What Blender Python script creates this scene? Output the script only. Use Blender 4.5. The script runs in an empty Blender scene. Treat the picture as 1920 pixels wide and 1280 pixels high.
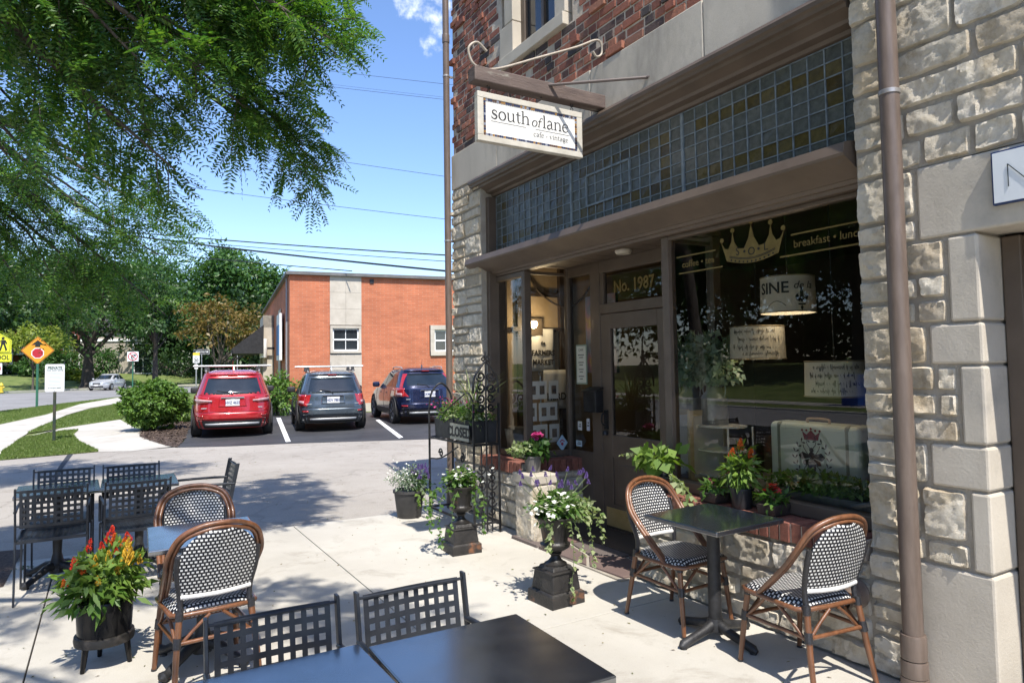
import bpy, math, random
import numpy as np
from mathutils import Vector, Matrix, noise
R = math.radians
PI = math.pi
scene = bpy.context.scene
COL = scene.collection

# ------------------------------------------------------------------ camera
cam_d = bpy.data.cameras.new('camera')
cam = bpy.data.objects.new('camera', cam_d)
COL.objects.link(cam)
scene.camera = cam
cam_d.sensor_width = 36.0
cam_d.lens = 24.0
cam_d.clip_start = 0.05
cam_d.clip_end = 1500
cam_d.shift_y = -20.0 / 1920.0
YAW, PITCH, ROLL, EYE = R(30.6), math.atan(65 / 1280), 0.0155, 1.6
fw = Vector((math.sin(YAW) * math.cos(PITCH), math.cos(YAW) * math.cos(PITCH), math.sin(PITCH)))
r0 = Vector((math.cos(YAW), -math.sin(YAW), 0)); u0 = r0.cross(fw)
rr = r0 * math.cos(ROLL) - u0 * math.sin(ROLL)
uu = u0 * math.cos(ROLL) + r0 * math.sin(ROLL)
cam.matrix_world = Matrix(((rr.x, uu.x, -fw.x, 0), (rr.y, uu.y, -fw.y, 0), (rr.z, uu.z, -fw.z, EYE), (0, 0, 0, 1)))

# ------------------------------------------------------------------ sky and sun
SUN_TO = Vector((-0.17, -1.0, 1.62)).normalized()
sun_el = math.asin(SUN_TO.z); sun_rot = math.atan2(SUN_TO.x, SUN_TO.y)
world = bpy.data.worlds.new('World'); scene.world = world; world.use_nodes = True
wn = world.node_tree.nodes; wl = world.node_tree.links
for n in list(wn): wn.remove(n)
w_out = wn.new('ShaderNodeOutputWorld'); w_bg = wn.new('ShaderNodeBackground')
w_sky = wn.new('ShaderNodeTexSky'); w_sky.sky_type = 'NISHITA'; w_sky.sun_disc = False
w_sky.sun_elevation = sun_el; w_sky.sun_rotation = sun_rot; w_sky.altitude = 200
w_sky.air_density = 1.0; w_sky.dust_density = 0.5; w_sky.ozone_density = 3.0
w_bg.inputs['Strength'].default_value = 0.148
w_tc = wn.new('ShaderNodeTexCoord')
def wnode(t, **k):
    n = wn.new(t)
    for a, b in k.items(): setattr(n, a, b)
    return n
# small fair-weather clouds, placed by direction in the sky
w_noise = wnode('ShaderNodeTexNoise'); w_noise.inputs['Scale'].default_value = 42; w_noise.inputs['Detail'].default_value = 9
w_noise.inputs['Roughness'].default_value = 0.62
wl.new(w_tc.outputs['Generated'], w_noise.inputs['Vector'])
w_acc = None
for d, rad in ((((0.363, 0.805, 0.469)), 0.99925), (((0.37, 0.817, 0.441)), 0.9995), (((0.334, 0.812, 0.478)), 0.9996), ((0.9, 0.35, 0.5), 0.985), ((-0.6, 0.6, 0.55), 0.97), ((-0.9, -0.2, 0.4), 0.97)):
    dv = Vector(d).normalized()
    dt = wnode('ShaderNodeVectorMath', operation='DOT_PRODUCT'); dt.inputs[1].default_value = dv
    nm = wnode('ShaderNodeVectorMath', operation='NORMALIZE')
    wl.new(w_tc.outputs['Generated'], nm.inputs[0]); wl.new(nm.outputs[0], dt.inputs[0])
    mr = wnode('ShaderNodeMapRange'); mr.inputs['From Min'].default_value = rad; mr.inputs['From Max'].default_value = 1.0
    wl.new(dt.outputs['Value'], mr.inputs['Value'])
    if w_acc is None: w_acc = mr.outputs[0]
    else:
        mx = wnode('ShaderNodeMath', operation='MAXIMUM'); wl.new(w_acc, mx.inputs[0]); wl.new(mr.outputs[0], mx.inputs[1]); w_acc = mx.outputs[0]
w_ad = wnode('ShaderNodeMath', operation='MULTIPLY_ADD'); wl.new(w_acc, w_ad.inputs[0]); w_ad.inputs[1].default_value = 0.55
w_nz = wnode('ShaderNodeMath', operation='MULTIPLY_ADD'); w_nz.inputs[1].default_value = 1.7; w_nz.inputs[2].default_value = -.85
wl.new(w_noise.outputs['Fac'], w_nz.inputs[0]); wl.new(w_nz.outputs[0], w_ad.inputs[2])
w_th = wnode('ShaderNodeMapRange'); w_th.interpolation_type = 'SMOOTHSTEP'
w_th.inputs['From Min'].default_value = 0.24; w_th.inputs['From Max'].default_value = 0.95
wl.new(w_ad.outputs[0], w_th.inputs['Value'])
w_gate = wnode('ShaderNodeMath', operation='MULTIPLY'); w_g2 = wnode('ShaderNodeMapRange'); w_g2.inputs['From Max'].default_value = 0.12
wl.new(w_acc, w_g2.inputs['Value']); wl.new(w_g2.outputs[0], w_gate.inputs[0]); wl.new(w_th.outputs[0], w_gate.inputs[1])
w_mix = wnode('ShaderNodeMix', data_type='RGBA')
w_mix.inputs['B'].default_value = (5.0, 5.3, 5.7, 1)
wl.new(w_gate.outputs[0], w_mix.inputs['Factor'])
w_hsv = wnode('ShaderNodeHueSaturation'); w_hsv.inputs['Saturation'].default_value = 1.08
w_tint = wnode('ShaderNodeMix', data_type='RGBA', blend_type='MULTIPLY'); w_tint.inputs['Factor'].default_value = 1; w_tint.inputs['B'].default_value = (.99, .95, 1.0, 1)
wl.new(w_sky.outputs[0], w_tint.inputs['A']); wl.new(w_tint.outputs['Result'], w_hsv.inputs['Color']); wl.new(w_hsv.outputs[0], w_mix.inputs['A'])
wl.new(w_mix.outputs['Result'], w_bg.inputs['Color']); wl.new(w_bg.outputs[0], w_out.inputs['Surface'])

sun_d = bpy.data.lights.new('sun', 'SUN'); sun_d.energy = 4.0; sun_d.angle = R(0.53); sun_d.color = (1.0, 0.945, 0.86)
sun = bpy.data.objects.new('sun', sun_d); COL.objects.link(sun); sun.location = (-2, -20, 30)
sun.rotation_euler = SUN_TO.to_track_quat('Z', 'Y').to_euler()
scene.view_settings.view_transform = 'Standard'; scene.view_settings.look = 'None'
scene.view_settings.exposure = 0.93; scene.view_settings.gamma = 1.0
try: scene.view_settings.use_curve_mapping = False
except Exception: pass

# ------------------------------------------------------------------ materials
MATS = {}
def nodes_of(name):
    m = bpy.data.materials.new(name); m.use_nodes = True
    nt = m.node_tree
    return m, nt, nt.nodes['Principled BSDF'], nt.nodes['Material Output']
def ramp(nt, fac, cols):
    r = nt.nodes.new('ShaderNodeValToRGB'); e = r.color_ramp.elements
    while len(e) < len(cols): e.new(0.5)
    for i, c in enumerate(cols):
        p = i / max(1, len(cols) - 1)
        if len(c) == 4: p = c[3]
        e[i].position = p; e[i].color = (c[0], c[1], c[2], 1)
    nt.links.new(fac, r.inputs[0]); return r.outputs[0]
def noise_fac(nt, scale, detail=6, rough=.6, vec=None, dist=0.0):
    n = nt.nodes.new('ShaderNodeTexNoise'); n.inputs['Scale'].default_value = scale; n.inputs['Detail'].default_value = detail
    n.inputs['Roughness'].default_value = rough; n.inputs['Distortion'].default_value = dist
    if vec is None:
        tc = nt.nodes.new('ShaderNodeTexCoord'); vec = tc.outputs['Object']
    nt.links.new(vec, n.inputs['Vector']); return n.outputs['Fac']
def mixc(nt, fac, a, b, mode='MIX'):
    m = nt.nodes.new('ShaderNodeMix'); m.data_type = 'RGBA'; m.blend_type = mode
    for s, v in (('Factor', fac), ('A', a), ('B', b)):
        if isinstance(v, (int, float)): m.inputs[s].default_value = v
        elif isinstance(v, tuple): m.inputs[s].default_value = (*v[:3], 1)
        else: nt.links.new(v, m.inputs[s])
    return m.outputs['Result']
def island(nt):
    return nt.nodes.new('ShaderNodeNewGeometry').outputs['Random Per Island']
def pm(name, cols, scale=4, rough=.6, metal=0, bump=0, bscale=60, isl=None, spec=.5, coat=0, detail=7, lo=.35, hi=.65, grime=None, emis=None, rvar=0, stretch=None):
    """procedural principled material: noise-mixed colours, optional per-piece tint, grime spots and bump"""
    if name in MATS: return MATS[name]
    m, nt, b, out = nodes_of(name)
    vec = None
    if stretch:
        tc = nt.nodes.new('ShaderNodeTexCoord'); mp = nt.nodes.new('ShaderNodeMapping'); mp.inputs['Scale'].default_value = stretch
        nt.links.new(tc.outputs['Object'], mp.inputs[0]); vec = mp.outputs[0]
    if len(cols) == 1: c = None; b.inputs['Base Color'].default_value = (*cols[0][:3], 1)
    else:
        k = [(*cc[:3], lo + (hi - lo) * i / (len(cols) - 1)) for i, cc in enumerate(cols)]
        c = ramp(nt, noise_fac(nt, scale, detail, vec=vec), k)
    if isl:
        ci = ramp(nt, island(nt), isl)
        c = mixc(nt, .35, ci, c) if c is not None else ci
    if grime:
        g = noise_fac(nt, grime[1], 8, .65, vec=vec)
        gf = nt.nodes.new('ShaderNodeMapRange'); gf.inputs['From Min'].default_value = grime[2]; gf.inputs['From Max'].default_value = grime[3]
        nt.links.new(g, gf.inputs['Value'])
        c = mixc(nt, gf.outputs[0], c if c is not None else tuple(cols[0][:3]), grime[0])
    if c is not None: nt.links.new(c, b.inputs['Base Color'])
    b.inputs['Roughness'].default_value = rough; b.inputs['Metallic'].default_value = metal
    b.inputs['Specular IOR Level'].default_value = spec; b.inputs['Coat Weight'].default_value = coat; b.inputs['Coat Roughness'].default_value = .04
    if rvar:
        rf = nt.nodes.new('ShaderNodeMapRange'); rf.inputs['To Min'].default_value = max(0.02, rough - rvar); rf.inputs['To Max'].default_value = min(1, rough + rvar)
        rf.inputs['From Min'].default_value = .3; rf.inputs['From Max'].default_value = .7
        nt.links.new(noise_fac(nt, scale * 2.3, 6, vec=vec), rf.inputs['Value']); nt.links.new(rf.outputs[0], b.inputs['Roughness'])
    if emis: b.inputs['Emission Color'].default_value = (*emis[0], 1); b.inputs['Emission Strength'].default_value = emis[1]
    if bump:
        bp = nt.nodes.new('ShaderNodeBump'); bp.inputs['Strength'].default_value = min(1, bump); bp.inputs['Distance'].default_value = .02 * bump
        nt.links.new(noise_fac(nt, bscale, 8, .7, vec=vec), bp.inputs['Height']); nt.links.new(bp.outputs[0], b.inputs['Normal'])
    MATS[name] = m; return m
def leafm(name, cols, trans=.35, rough=.45):
    if name in MATS: return MATS[name]
    m, nt, b, out = nodes_of(name)
    c = ramp(nt, island(nt), cols); nt.links.new(c, b.inputs['Base Color'])
    b.inputs['Roughness'].default_value = rough; b.inputs['Specular IOR Level'].default_value = .4
    t = nt.nodes.new('ShaderNodeBsdfTranslucent'); ct = mixc(nt, 1.0, c, (1.25, 1.35, .55), 'MULTIPLY'); nt.links.new(ct, t.inputs['Color'])
    ms = nt.nodes.new('ShaderNodeMixShader'); ms.inputs[0].default_value = trans
    nt.links.new(b.outputs[0], ms.inputs[1]); nt.links.new(t.outputs[0], ms.inputs[2]); nt.links.new(ms.outputs[0], out.inputs['Surface'])
    MATS[name] = m; return m
def glassm(name, tint=(.75, .8, .78), ior=1.55, gain=1.0, rough=0.0, base=0.0):
    if name in MATS: return MATS[name]
    m, nt, b, out = nodes_of(name); nt.nodes.remove(b)
    tr = nt.nodes.new('ShaderNodeBsdfTransparent'); tr.inputs['Color'].default_value = (*tint, 1)
    gl = nt.nodes.new('ShaderNodeBsdfGlossy'); gl.inputs['Roughness'].default_value = rough
    fr = nt.nodes.new('ShaderNodeFresnel'); fr.inputs['IOR'].default_value = ior
    mu = nt.nodes.new('ShaderNodeMath'); mu.operation = 'MULTIPLY_ADD'; mu.inputs[1].default_value = gain; mu.inputs[2].default_value = base; mu.use_clamp = True
    nt.links.new(fr.outputs[0], mu.inputs[0])
    ms = nt.nodes.new('ShaderNodeMixShader'); nt.links.new(mu.outputs[0], ms.inputs[0])
    nt.links.new(tr.outputs[0], ms.inputs[1]); nt.links.new(gl.outputs[0], ms.inputs[2]); nt.links.new(ms.outputs[0], out.inputs['Surface'])
    MATS[name] = m; return m

# ------------------------------------------------------------------ mesh helpers
class MB:
    def __init__(self): self.v = []; self.f = []; self.m = []; self.uv = {}
    def add(self, vs, fs, mi=0):
        o = len(self.v); self.v += [tuple(p) for p in vs]
        for f in fs: self.f.append(tuple(i + o for i in f)); self.m.append(mi)
        return o
    def box(self, c, s, rz=0, mi=0, top=1.0, M=None):
        x, y, z = s[0] / 2, s[1] / 2, s[2] / 2
        vs = [(-x, -y, -z), (x, -y, -z), (x, y, -z), (-x, y, -z), (-x * top, -y * top, z), (x * top, -y * top, z), (x * top, y * top, z), (-x * top, y * top, z)]
        cs, sn = math.cos(rz), math.sin(rz)
        if M is None: vs = [(c[0] + a * cs - b * sn, c[1] + a * sn + b * cs, c[2] + d) for a, b, d in vs]
        else: vs = [M @ Vector((a + c[0], b + c[1], d + c[2])) for a, b, d in vs]
        self.add(vs, [(0, 3, 2, 1), (4, 5, 6, 7), (0, 1, 5, 4), (1, 2, 6, 5), (2, 3, 7, 6), (3, 0, 4, 7)], mi)
    def bx(self, x0, x1, y0, y1, z0, z1, mi=0):
        self.box(((x0 + x1) / 2, (y0 + y1) / 2, (z0 + z1) / 2), (x1 - x0, y1 - y0, z1 - z0), 0, mi)
    def quad(self, a, b, c, d, mi=0): self.add([a, b, c, d], [(0, 1, 2, 3)], mi)
    def tube(self, pts, r, n=8, mi=0, closed=False):
        P = [Vector(p) for p in pts]; N = len(P)
        if not hasattr(r, '__len__'): r = [r] * N
        T = []
        for i in range(N):
            a = P[(i - 1) % N] if (closed or i > 0) else P[i]; b = P[(i + 1) % N] if (closed or i < N - 1) else P[i]
            d = (b - a); T.append(d.normalized() if d.length > 1e-9 else Vector((0, 0, 1)))
        up = Vector((0, 0, 1)) if abs(T[0].z) < .9 else Vector((1, 0, 0))
        nrm = (up - T[0] * up.dot(T[0])).normalized(); vs = []
        for i in range(N):
            nrm = nrm - T[i] * nrm.dot(T[i])
            if nrm.length < 1e-6: nrm = T[i].orthogonal()
            nrm.normalize(); bi = T[i].cross(nrm)
            for k in range(n):
                a = 2 * PI * k / n; vs.append(P[i] + (nrm * math.cos(a) + bi * math.sin(a)) * r[i])
        fs = []
        for i in range(N if closed else N - 1):
            j = (i + 1) % N
            for k in range(n):
                l = (k + 1) % n; fs.append((i * n + k, i * n + l, j * n + l, j * n + k))
        if not closed: fs.append(tuple(range(n - 1, -1, -1))); fs.append(tuple((N - 1) * n + k for k in range(n)))
        self.add(vs, fs, mi)
    def lathe(self, prof, n=28, c=(0, 0, 0), mi=0, flute=None, cap=True):
        vs = []
        for i, (r, z) in enumerate(prof):
            for k in range(n):
                a = 2 * PI * k / n; q = r
                if flute and flute[1] <= z <= flute[2]: q = r * (1 + flute[3] * (abs(math.cos(a * flute[0] / 2)) - .6))
                vs.append((c[0] + q * math.cos(a), c[1] + q * math.sin(a), c[2] + z))
        fs = []
        for i in range(len(prof) - 1):
            for k in range(n):
                l = (k + 1) % n; fs.append((i * n + k, i * n + l, (i + 1) * n + l, (i + 1) * n + k))
        if cap:
            fs.append(tuple(range(n - 1, -1, -1))); o = (len(prof) - 1) * n; fs.append(tuple(o + k for k in range(n)))
        self.add(vs, fs, mi)
    def prism(self, poly, h, M=None, mi=0):
        """2-D polygon in the local xy plane, thickness h along local z, placed by M"""
        M = M or Matrix(); n = len(poly)
        ar = sum(poly[i][0] * poly[(i + 1) % n][1] - poly[(i + 1) % n][0] * poly[i][1] for i in range(n))
        if ar < 0: poly = poly[::-1]
        vs = [M @ Vector((x, y, 0)) for x, y in poly] + [M @ Vector((x, y, h)) for x, y in poly]
        self.add(vs, [tuple(range(n - 1, -1, -1)), tuple(range(n, 2 * n))] + [(i, (i + 1) % n, (i + 1) % n + n, i + n) for i in range(n)], mi)
    def cut(self):
        """what was added since the last cut becomes an object of its own"""
        if not hasattr(self, 'cuts'): self.cuts = []
        self.cuts.append((len(self.v), len(self.f)))
    def build(self, name, mat, parent=None, bevel=0, smooth=None, loc=None, rz=0, solid=0, seg=2):
        if getattr(self, 'cuts', None):
            cs = self.cuts + [(len(self.v), len(self.f))]; v0 = f0 = 0; o = None
            for v1, f1 in cs:
                if f1 > f0:
                    q = MB(); q.v = self.v[v0:v1]; q.f = [tuple(i - v0 for i in f) for f in self.f[f0:f1]]; q.m = self.m[f0:f1]; q.uv = {k - v0: w for k, w in self.uv.items() if v0 <= k < v1}
                    o = q.build(name, mat, parent, bevel, smooth, loc, rz, solid, seg)
                v0, f0 = v1, f1
            return o
        me = bpy.data.meshes.new(name); me.from_pydata(self.v, [], self.f)
        mats = mat if isinstance(mat, (list, tuple)) else [mat]
        for q in mats: me.materials.append(q)
        if len(mats) > 1: me.polygons.foreach_set('material_index', self.m)
        if self.uv:
            l = me.uv_layers.new(name='UVMap')
            for lp in me.loops: l.data[lp.index].uv = self.uv.get(lp.vertex_index, (0, 0))
        if smooth is not None:
            me.polygons.foreach_set('use_smooth', [True] * len(me.polygons)); me.set_sharp_from_angle(angle=R(smooth))
        me.update(); o = bpy.data.objects.new(name, me); COL.objects.link(o)
        if parent: o.parent = parent
        if loc: o.location = loc
        if rz: o.rotation_euler.z = rz
        if solid:
            s = o.modifiers.new('solid', 'SOLIDIFY'); s.thickness = solid; s.offset = 0
        if bevel:
            b = o.modifiers.new('bevel', 'BEVEL'); b.width = bevel; b.segments = seg; b.limit_method = 'ANGLE'; b.angle_limit = R(40)
        return o
def tag(o, label=None, cat=None, group=None, kind=None):
    if label: o['label'] = label
    if cat: o['category'] = cat
    if group: o['group'] = group
    if kind: o['kind'] = kind
    return o
def thing(name, label, cat, loc=(0, 0, 0), rz=0, group=None):
    o = bpy.data.objects.new(name, None); COL.objects.link(o); o.location = loc; o.rotation_euler.z = rz
    o.empty_display_size = .1
    return tag(o, label, cat, group)
def copy_tree(o, parent=None):
    c = o.copy(); COL.objects.link(c); c.parent = parent
    for ch in list(o.children): copy_tree(ch, c)
    return c
def struct(o): o['kind'] = 'structure'; return o
def sheet(name, poly, z, mat):
    me = bpy.data.meshes.new(name); me.from_pydata([(x, y, z) for x, y in poly], [], [tuple(range(len(poly)))])
    n = len(poly); ar = sum(poly[i][0] * poly[(i + 1) % n][1] - poly[(i + 1) % n][0] * poly[i][1] for i in range(n))
    if ar < 0: me.flip_normals()
    me.materials.append(mat); o = bpy.data.objects.new(name, me); COL.objects.link(o); return struct(o)
def mesh_np(name, V, F, mat, parent=None, smooth=False):
    V = np.asarray(V, dtype=np.float32).reshape(-1, 3); F = np.asarray(F, dtype=np.int32); k = F.shape[1]
    me = bpy.data.meshes.new(name); me.vertices.add(len(V)); me.vertices.foreach_set('co', V.ravel())
    me.loops.add(F.size); me.loops.foreach_set('vertex_index', F.ravel())
    me.polygons.add(len(F)); me.polygons.foreach_set('loop_start', np.arange(0, F.size, k, dtype=np.int32))
    if smooth: me.polygons.foreach_set('use_smooth', np.ones(len(F), dtype=bool))
    me.materials.append(mat); me.update(calc_edges=True); me.validate()
    o = bpy.data.objects.new(name, me); COL.objects.link(o)
    if parent: o.parent = parent
    return o
def unit(a): return a / np.maximum(1e-9, np.linalg.norm(a, axis=-1, keepdims=True))
def leaf_arrays(P, D, N, L, W, fold=.12, droop=.1):
    P = np.asarray(P, float); D = unit(np.asarray(D, float)); N = np.asarray(N, float)
    S = unit(np.cross(D, N)); N = np.cross(S, D); L = np.broadcast_to(np.asarray(L, float), (len(P),))[:, None]; W = np.broadcast_to(np.asarray(W, float), (len(P),))[:, None]
    a = P; b = P + D * L * .42 + S * W * .5 + N * W * fold; c = P + D * L - N * L * droop; d = P + D * L * .42 - S * W * .5 + N * W * fold
    return np.stack([a, b, c, d], 1).reshape(-1, 3)
def leaves(name, P, D, N, L, W, mat, parent=None, fold=.12, droop=.1):
    V = leaf_arrays(P, D, N, L, W, fold, droop); F = np.arange(len(V)).reshape(-1, 4)
    return mesh_np(name, V, F, mat, parent)
def catmull(pts, k=6):
    P = [Vector(p) for p in pts]; P = [P[0] * 2 - P[1]] + P + [P[-1] * 2 - P[-2]]; out = []
    for i in range(1, len(P) - 2):
        for j in range(k):
            t = j / k; a, b, c, d = P[i - 1], P[i], P[i + 1], P[i + 2]
            out.append(.5 * ((2 * b) + (c - a) * t + (2 * a - 5 * b + 4 * c - d) * t * t + (3 * b - a - 3 * c + d) * t ** 3))
    out.append(P[-2]); return out
def basis(o, x, y):
    """matrix with local x, y axes along world vectors x, y and origin o"""
    x = Vector(x).normalized(); y = Vector(y).normalized(); z = x.cross(y)
    return Matrix(((x.x, y.x, z.x, o[0]), (x.y, y.y, z.y, o[1]), (x.z, y.z, z.z, o[2]), (0, 0, 0, 1)))
def text(name, body, size, mat, parent, M, ext=.001, align='CENTER', sx=1.0, shear=0, bold=0, spacing=1.0):
    cu = bpy.data.curves.new(name, 'FONT'); cu.body = body; cu.size = size; cu.extrude = ext; cu.align_x = align; cu.align_y = 'CENTER'
    cu.shear = shear; cu.offset = bold; cu.space_character = spacing; cu.resolution_u = 3
    t = bpy.data.objects.new('tmp_' + name, cu); COL.objects.link(t); bpy.context.view_layer.update()
    me = bpy.data.meshes.new_from_object(t.evaluated_get(bpy.context.evaluated_depsgraph_get()))
    bpy.data.objects.remove(t); bpy.data.curves.remove(cu)
    me.transform(Matrix.Diagonal((sx, 1, 1, 1))); me.transform(M)
    me.materials.clear(); me.materials.append(mat); me.name = name
    o = bpy.data.objects.new(name, me); COL.objects.link(o)
    if parent: o.parent = parent
    return o
def arc(cx, cy, r, a0, a1, n=12, ry=None):
    return [(cx + r * math.cos(R(a0 + (a1 - a0) * i / n)), cy + (ry or r) * math.sin(R(a0 + (a1 - a0) * i / n))) for i in range(n + 1)]
def ribbon(mb, pts, w, M, h=.002, mi=0):
    """flat stroke of width w (number or list) along 2-D points"""
    n = len(pts); w = w if hasattr(w, '__len__') else [w] * n; Lft = []; Rgt = []
    for i in range(n):
        a = pts[max(0, i - 1)]; b = pts[min(n - 1, i + 1)]; dx, dy = b[0] - a[0], b[1] - a[1]; l = math.hypot(dx, dy) or 1
        Lft.append((pts[i][0] - dy / l * w[i] / 2, pts[i][1] + dx / l * w[i] / 2)); Rgt.append((pts[i][0] + dy / l * w[i] / 2, pts[i][1] - dx / l * w[i] / 2))
    vs = [M @ Vector((x, y, h)) for x, y in Lft] + [M @ Vector((x, y, h)) for x, y in Rgt]
    mb.add(vs, [(i, n + i, n + i + 1, i + 1) for i in range(n - 1)], mi)

# ------------------------------------------------------------------ shared palette
M_iron = pm('black_iron', [(.012, .012, .013), (.03, .03, .033)], 9, .45, .3, .25, 90, rvar=.12)
M_blackpaint = pm('black_powder_coat', [(.010, .011, .013), (.022, .024, .028)], 12, .36, .1, .15, 260, rvar=.08)
M_brown = pm('brown_trim_paint', [(.092, .068, .050), (.120, .089, .066)], 5, .48, 0, .12, 40, grime=((.10, .085, .07), 14, .62, .8))
M_brownpipe = pm('brown_pipe_paint', [(.112, .083, .066), (.150, .113, .091)], 6, .38, 0, .12, 120, grime=((.09, .06, .05), 20, .62, .75), stretch=(6, 6, 1))
M_lime = pm('dressed_limestone', [(.43, .385, .315), (.53, .48, .40)], 2.2, .85, 0, .35, 70, grime=((.25, .235, .21), 1.6, .58, .85))
M_white = pm('white_paint', [(.72, .72, .70), (.80, .80, .78)], 6, .5, 0, .08, 60)
M_glass = glassm('shop_glass', (.88, .90, .88), 1.5, 1.7, 0.0, 0.0)
M_house_glass = pm('dark_window_glass', [(.012, .016, .02), (.03, .036, .04)], 1.2, .06, 0, 0, spec=.9)
M_gold = pm('gold_leaf', [(.15, .105, .03), (.21, .15, .045)], 20, .45, .3)
M_black = pm('flat_black', [(.008, .008, .008)], rough=.6)
M_bark = pm('grey_bark', [(.055, .045, .036), (.12, .10, .085)], 6, .9, 0, .8, 20, stretch=(3, 3, .6))
M_soil = pm('dark_soil', [(.02, .014, .01), (.05, .036, .026)], 30, .95, 0, .9, 80)
# ------------------------------------------------------------------ ground and roads
def roadm(name, cols, agg, scale=1.0, crack=True, rough=.88, patch=None):
    m, nt, b, out = nodes_of(name); tc = nt.nodes.new('ShaderNodeTexCoord'); v = tc.outputs['Object']
    c = ramp(nt, noise_fac(nt, .45 * scale, 8, .65, v), [(*cols[0], .35), (*cols[1], .62)])
    c2 = ramp(nt, noise_fac(nt, 170, 3, .6, v), [(agg[0],) * 3 + (.3,), (agg[1],) * 3 + (.7,)])
    c = mixc(nt, 1.0, c, c2, 'MULTIPLY')
    st = nt.nodes.new('ShaderNodeMapRange'); st.inputs['From Min'].default_value = .54; st.inputs['From Max'].default_value = .76
    nt.links.new(noise_fac(nt, 2.1, 9, .7, v, .6), st.inputs['Value'])
    c = mixc(nt, st.outputs[0], c, mixc(nt, 1.0, c, (.66, .63, .59), 'MULTIPLY'))
    sp = nt.nodes.new('ShaderNodeMapRange'); sp.inputs['From Min'].default_value = .70; sp.inputs['From Max'].default_value = .74
    nt.links.new(noise_fac(nt, 24, 4, .5, v), sp.inputs['Value']); c = mixc(nt, sp.outputs[0], c, mixc(nt, 1.0, c, (.62, .58, .52), 'MULTIPLY'))
    if crack:
        vo = nt.nodes.new('ShaderNodeTexVoronoi'); vo.feature = 'DISTANCE_TO_EDGE'; vo.inputs['Scale'].default_value = .42
        dn = nt.nodes.new('ShaderNodeTexNoise'); dn.inputs['Scale'].default_value = 1.5; dn.inputs['Detail'].default_value = 6; nt.links.new(v, dn.inputs['Vector'])
        va = nt.nodes.new('ShaderNodeVectorMath'); va.operation = 'MULTIPLY_ADD'; va.inputs[1].default_value = (.9, .9, .9)
        nt.links.new(dn.outputs['Color'], va.inputs[0]); nt.links.new(v, va.inputs[2]); nt.links.new(va.outputs[0], vo.inputs['Vector'])
        ck = nt.nodes.new('ShaderNodeMapRange'); ck.inputs['From Min'].default_value = .004; ck.inputs['From Max'].default_value = .012; ck.inputs['To Min'].default_value = .16; ck.inputs['To Max'].default_value = 0
        nt.links.new(vo.outputs['Distance'], ck.inputs['Value']); c = mixc(nt, ck.outputs[0], c, (.05, .045, .04))
    nt.links.new(c, b.inputs['Base Color']); b.inputs['Roughness'].default_value = rough; b.inputs['Specular IOR Level'].default_value = .3
    bp = nt.nodes.new('ShaderNodeBump'); bp.inputs['Strength'].default_value = .5; bp.inputs['Distance'].default_value = .006
    nt.links.new(noise_fac(nt, 140, 4, .7, v), bp.inputs['Height']); nt.links.new(bp.outputs[0], b.inputs['Normal'])
    return m
M_conc = roadm('broom_finished_concrete', ((.40, .375, .325), (.50, .475, .42)), (.90, 1.06), 1.2, False, .85)
M_alley = roadm('worn_grey_asphalt', ((.29, .265, .23), (.37, .34, .30)), (.72, 1.22), .8, True)
M_lot = roadm('fresh_black_asphalt', ((.030, .031, .034), (.055, .056, .060)), (.6, 1.5), 1.4, False, .7)
M_road = roadm('street_asphalt', ((.20, .195, .19), (.26, .255, .25)), (.85, 1.12), .5, False)
M_lawn = pm('mown_lawn', [(.075, .115, .022), (.12, .165, .036), (.17, .19, .06)], 1.3, .95, 0, 1.0, 60, detail=10)
M_mulch = pm('bark_mulch', [(.025, .016, .012), (.075, .05, .038), (.12, .085, .065)], 38, .95, 0, 1.0, 55)
M_paint = pm('road_paint', [(.50, .50, .48), (.80, .80, .78)], 14, .7, 0, .3, 90, lo=.25, hi=.5)
sheet('ground', [(-400, -200), (400, -200), (400, 600), (-400, 600)], -.03, M_lawn)
sheet('street', [(-4, -60), (-4, 20), (-4.0, 30), (-3.976, 36.474), (-2.164, 41.937), (0.579, 51.001), (3.144, 54.027), (6.119, 56.118), (9.606, 56.548), (18.561, 53.664), (25.438, 73.537), (13.881, 78.478), (6.996, 78.121), (1.228, 77.14), (-4.084, 71.341), (-9, 66), (-11, 52), (-12, 36), (-12, -60)], -.018, M_road)
# patio slabs with real open joints over a dark bed
sheet('joint_bed', [(-4, -20), (3.6, -20), (3.6, 7.24), (-4, 7.24)], -.016, M_soil)
pat = MB()
xs = [-3.86, -2.35, -.36, 1.645, 3.43]; ys = [-16, -12, -8, -4.6, -2, 0.6, 3.56, 7.22]
for i in range(4):
    for j in range(7):
        pat.bx(xs[i] + .004, xs[i + 1] - .004, ys[j] + .004, ys[j + 1] - .004, -.12, 0)
po = struct(pat.build('patio', M_conc, bevel=.004))
kb = MB(); kb.bx(-4.02, -3.87, -60, 16.2, -.2, .0); struct(kb.build('kerb', M_conc, bevel=.012))
sheet('alley', [(-4.6, 7.23), (3.2, 7.2), (7.3, 7.2), (30, 7.2), (30, 8.4), (6.233, 14.413), (3.645, 15.508), (1.666, 16.169), (1.128, 16.106), (0.41, 15.982), (-0.148, 16.196), (-1.708, 15.822), (-4.6, 17.4)], -.010, M_alley)
sheet('asphalt_patch', [(-0.722, 12.073), (-0.711, 14.084), (-0.666, 16.278), (-0.574, 16.207), (-0.64, 13.881), (-0.641, 12.015)], -.006, M_lot)
sheet('parking_lot', [(1.242, 16.017), (1.508, 17.351), (2.003, 21.499), (2.9, 27.878), (5.793, 26.312), (11.188, 21.199), (10.427, 16.518), (7.298, 13.844), (6.118, 14.147), (3.566, 15.175), (2.117, 15.57)], -.005, M_lot)
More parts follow.
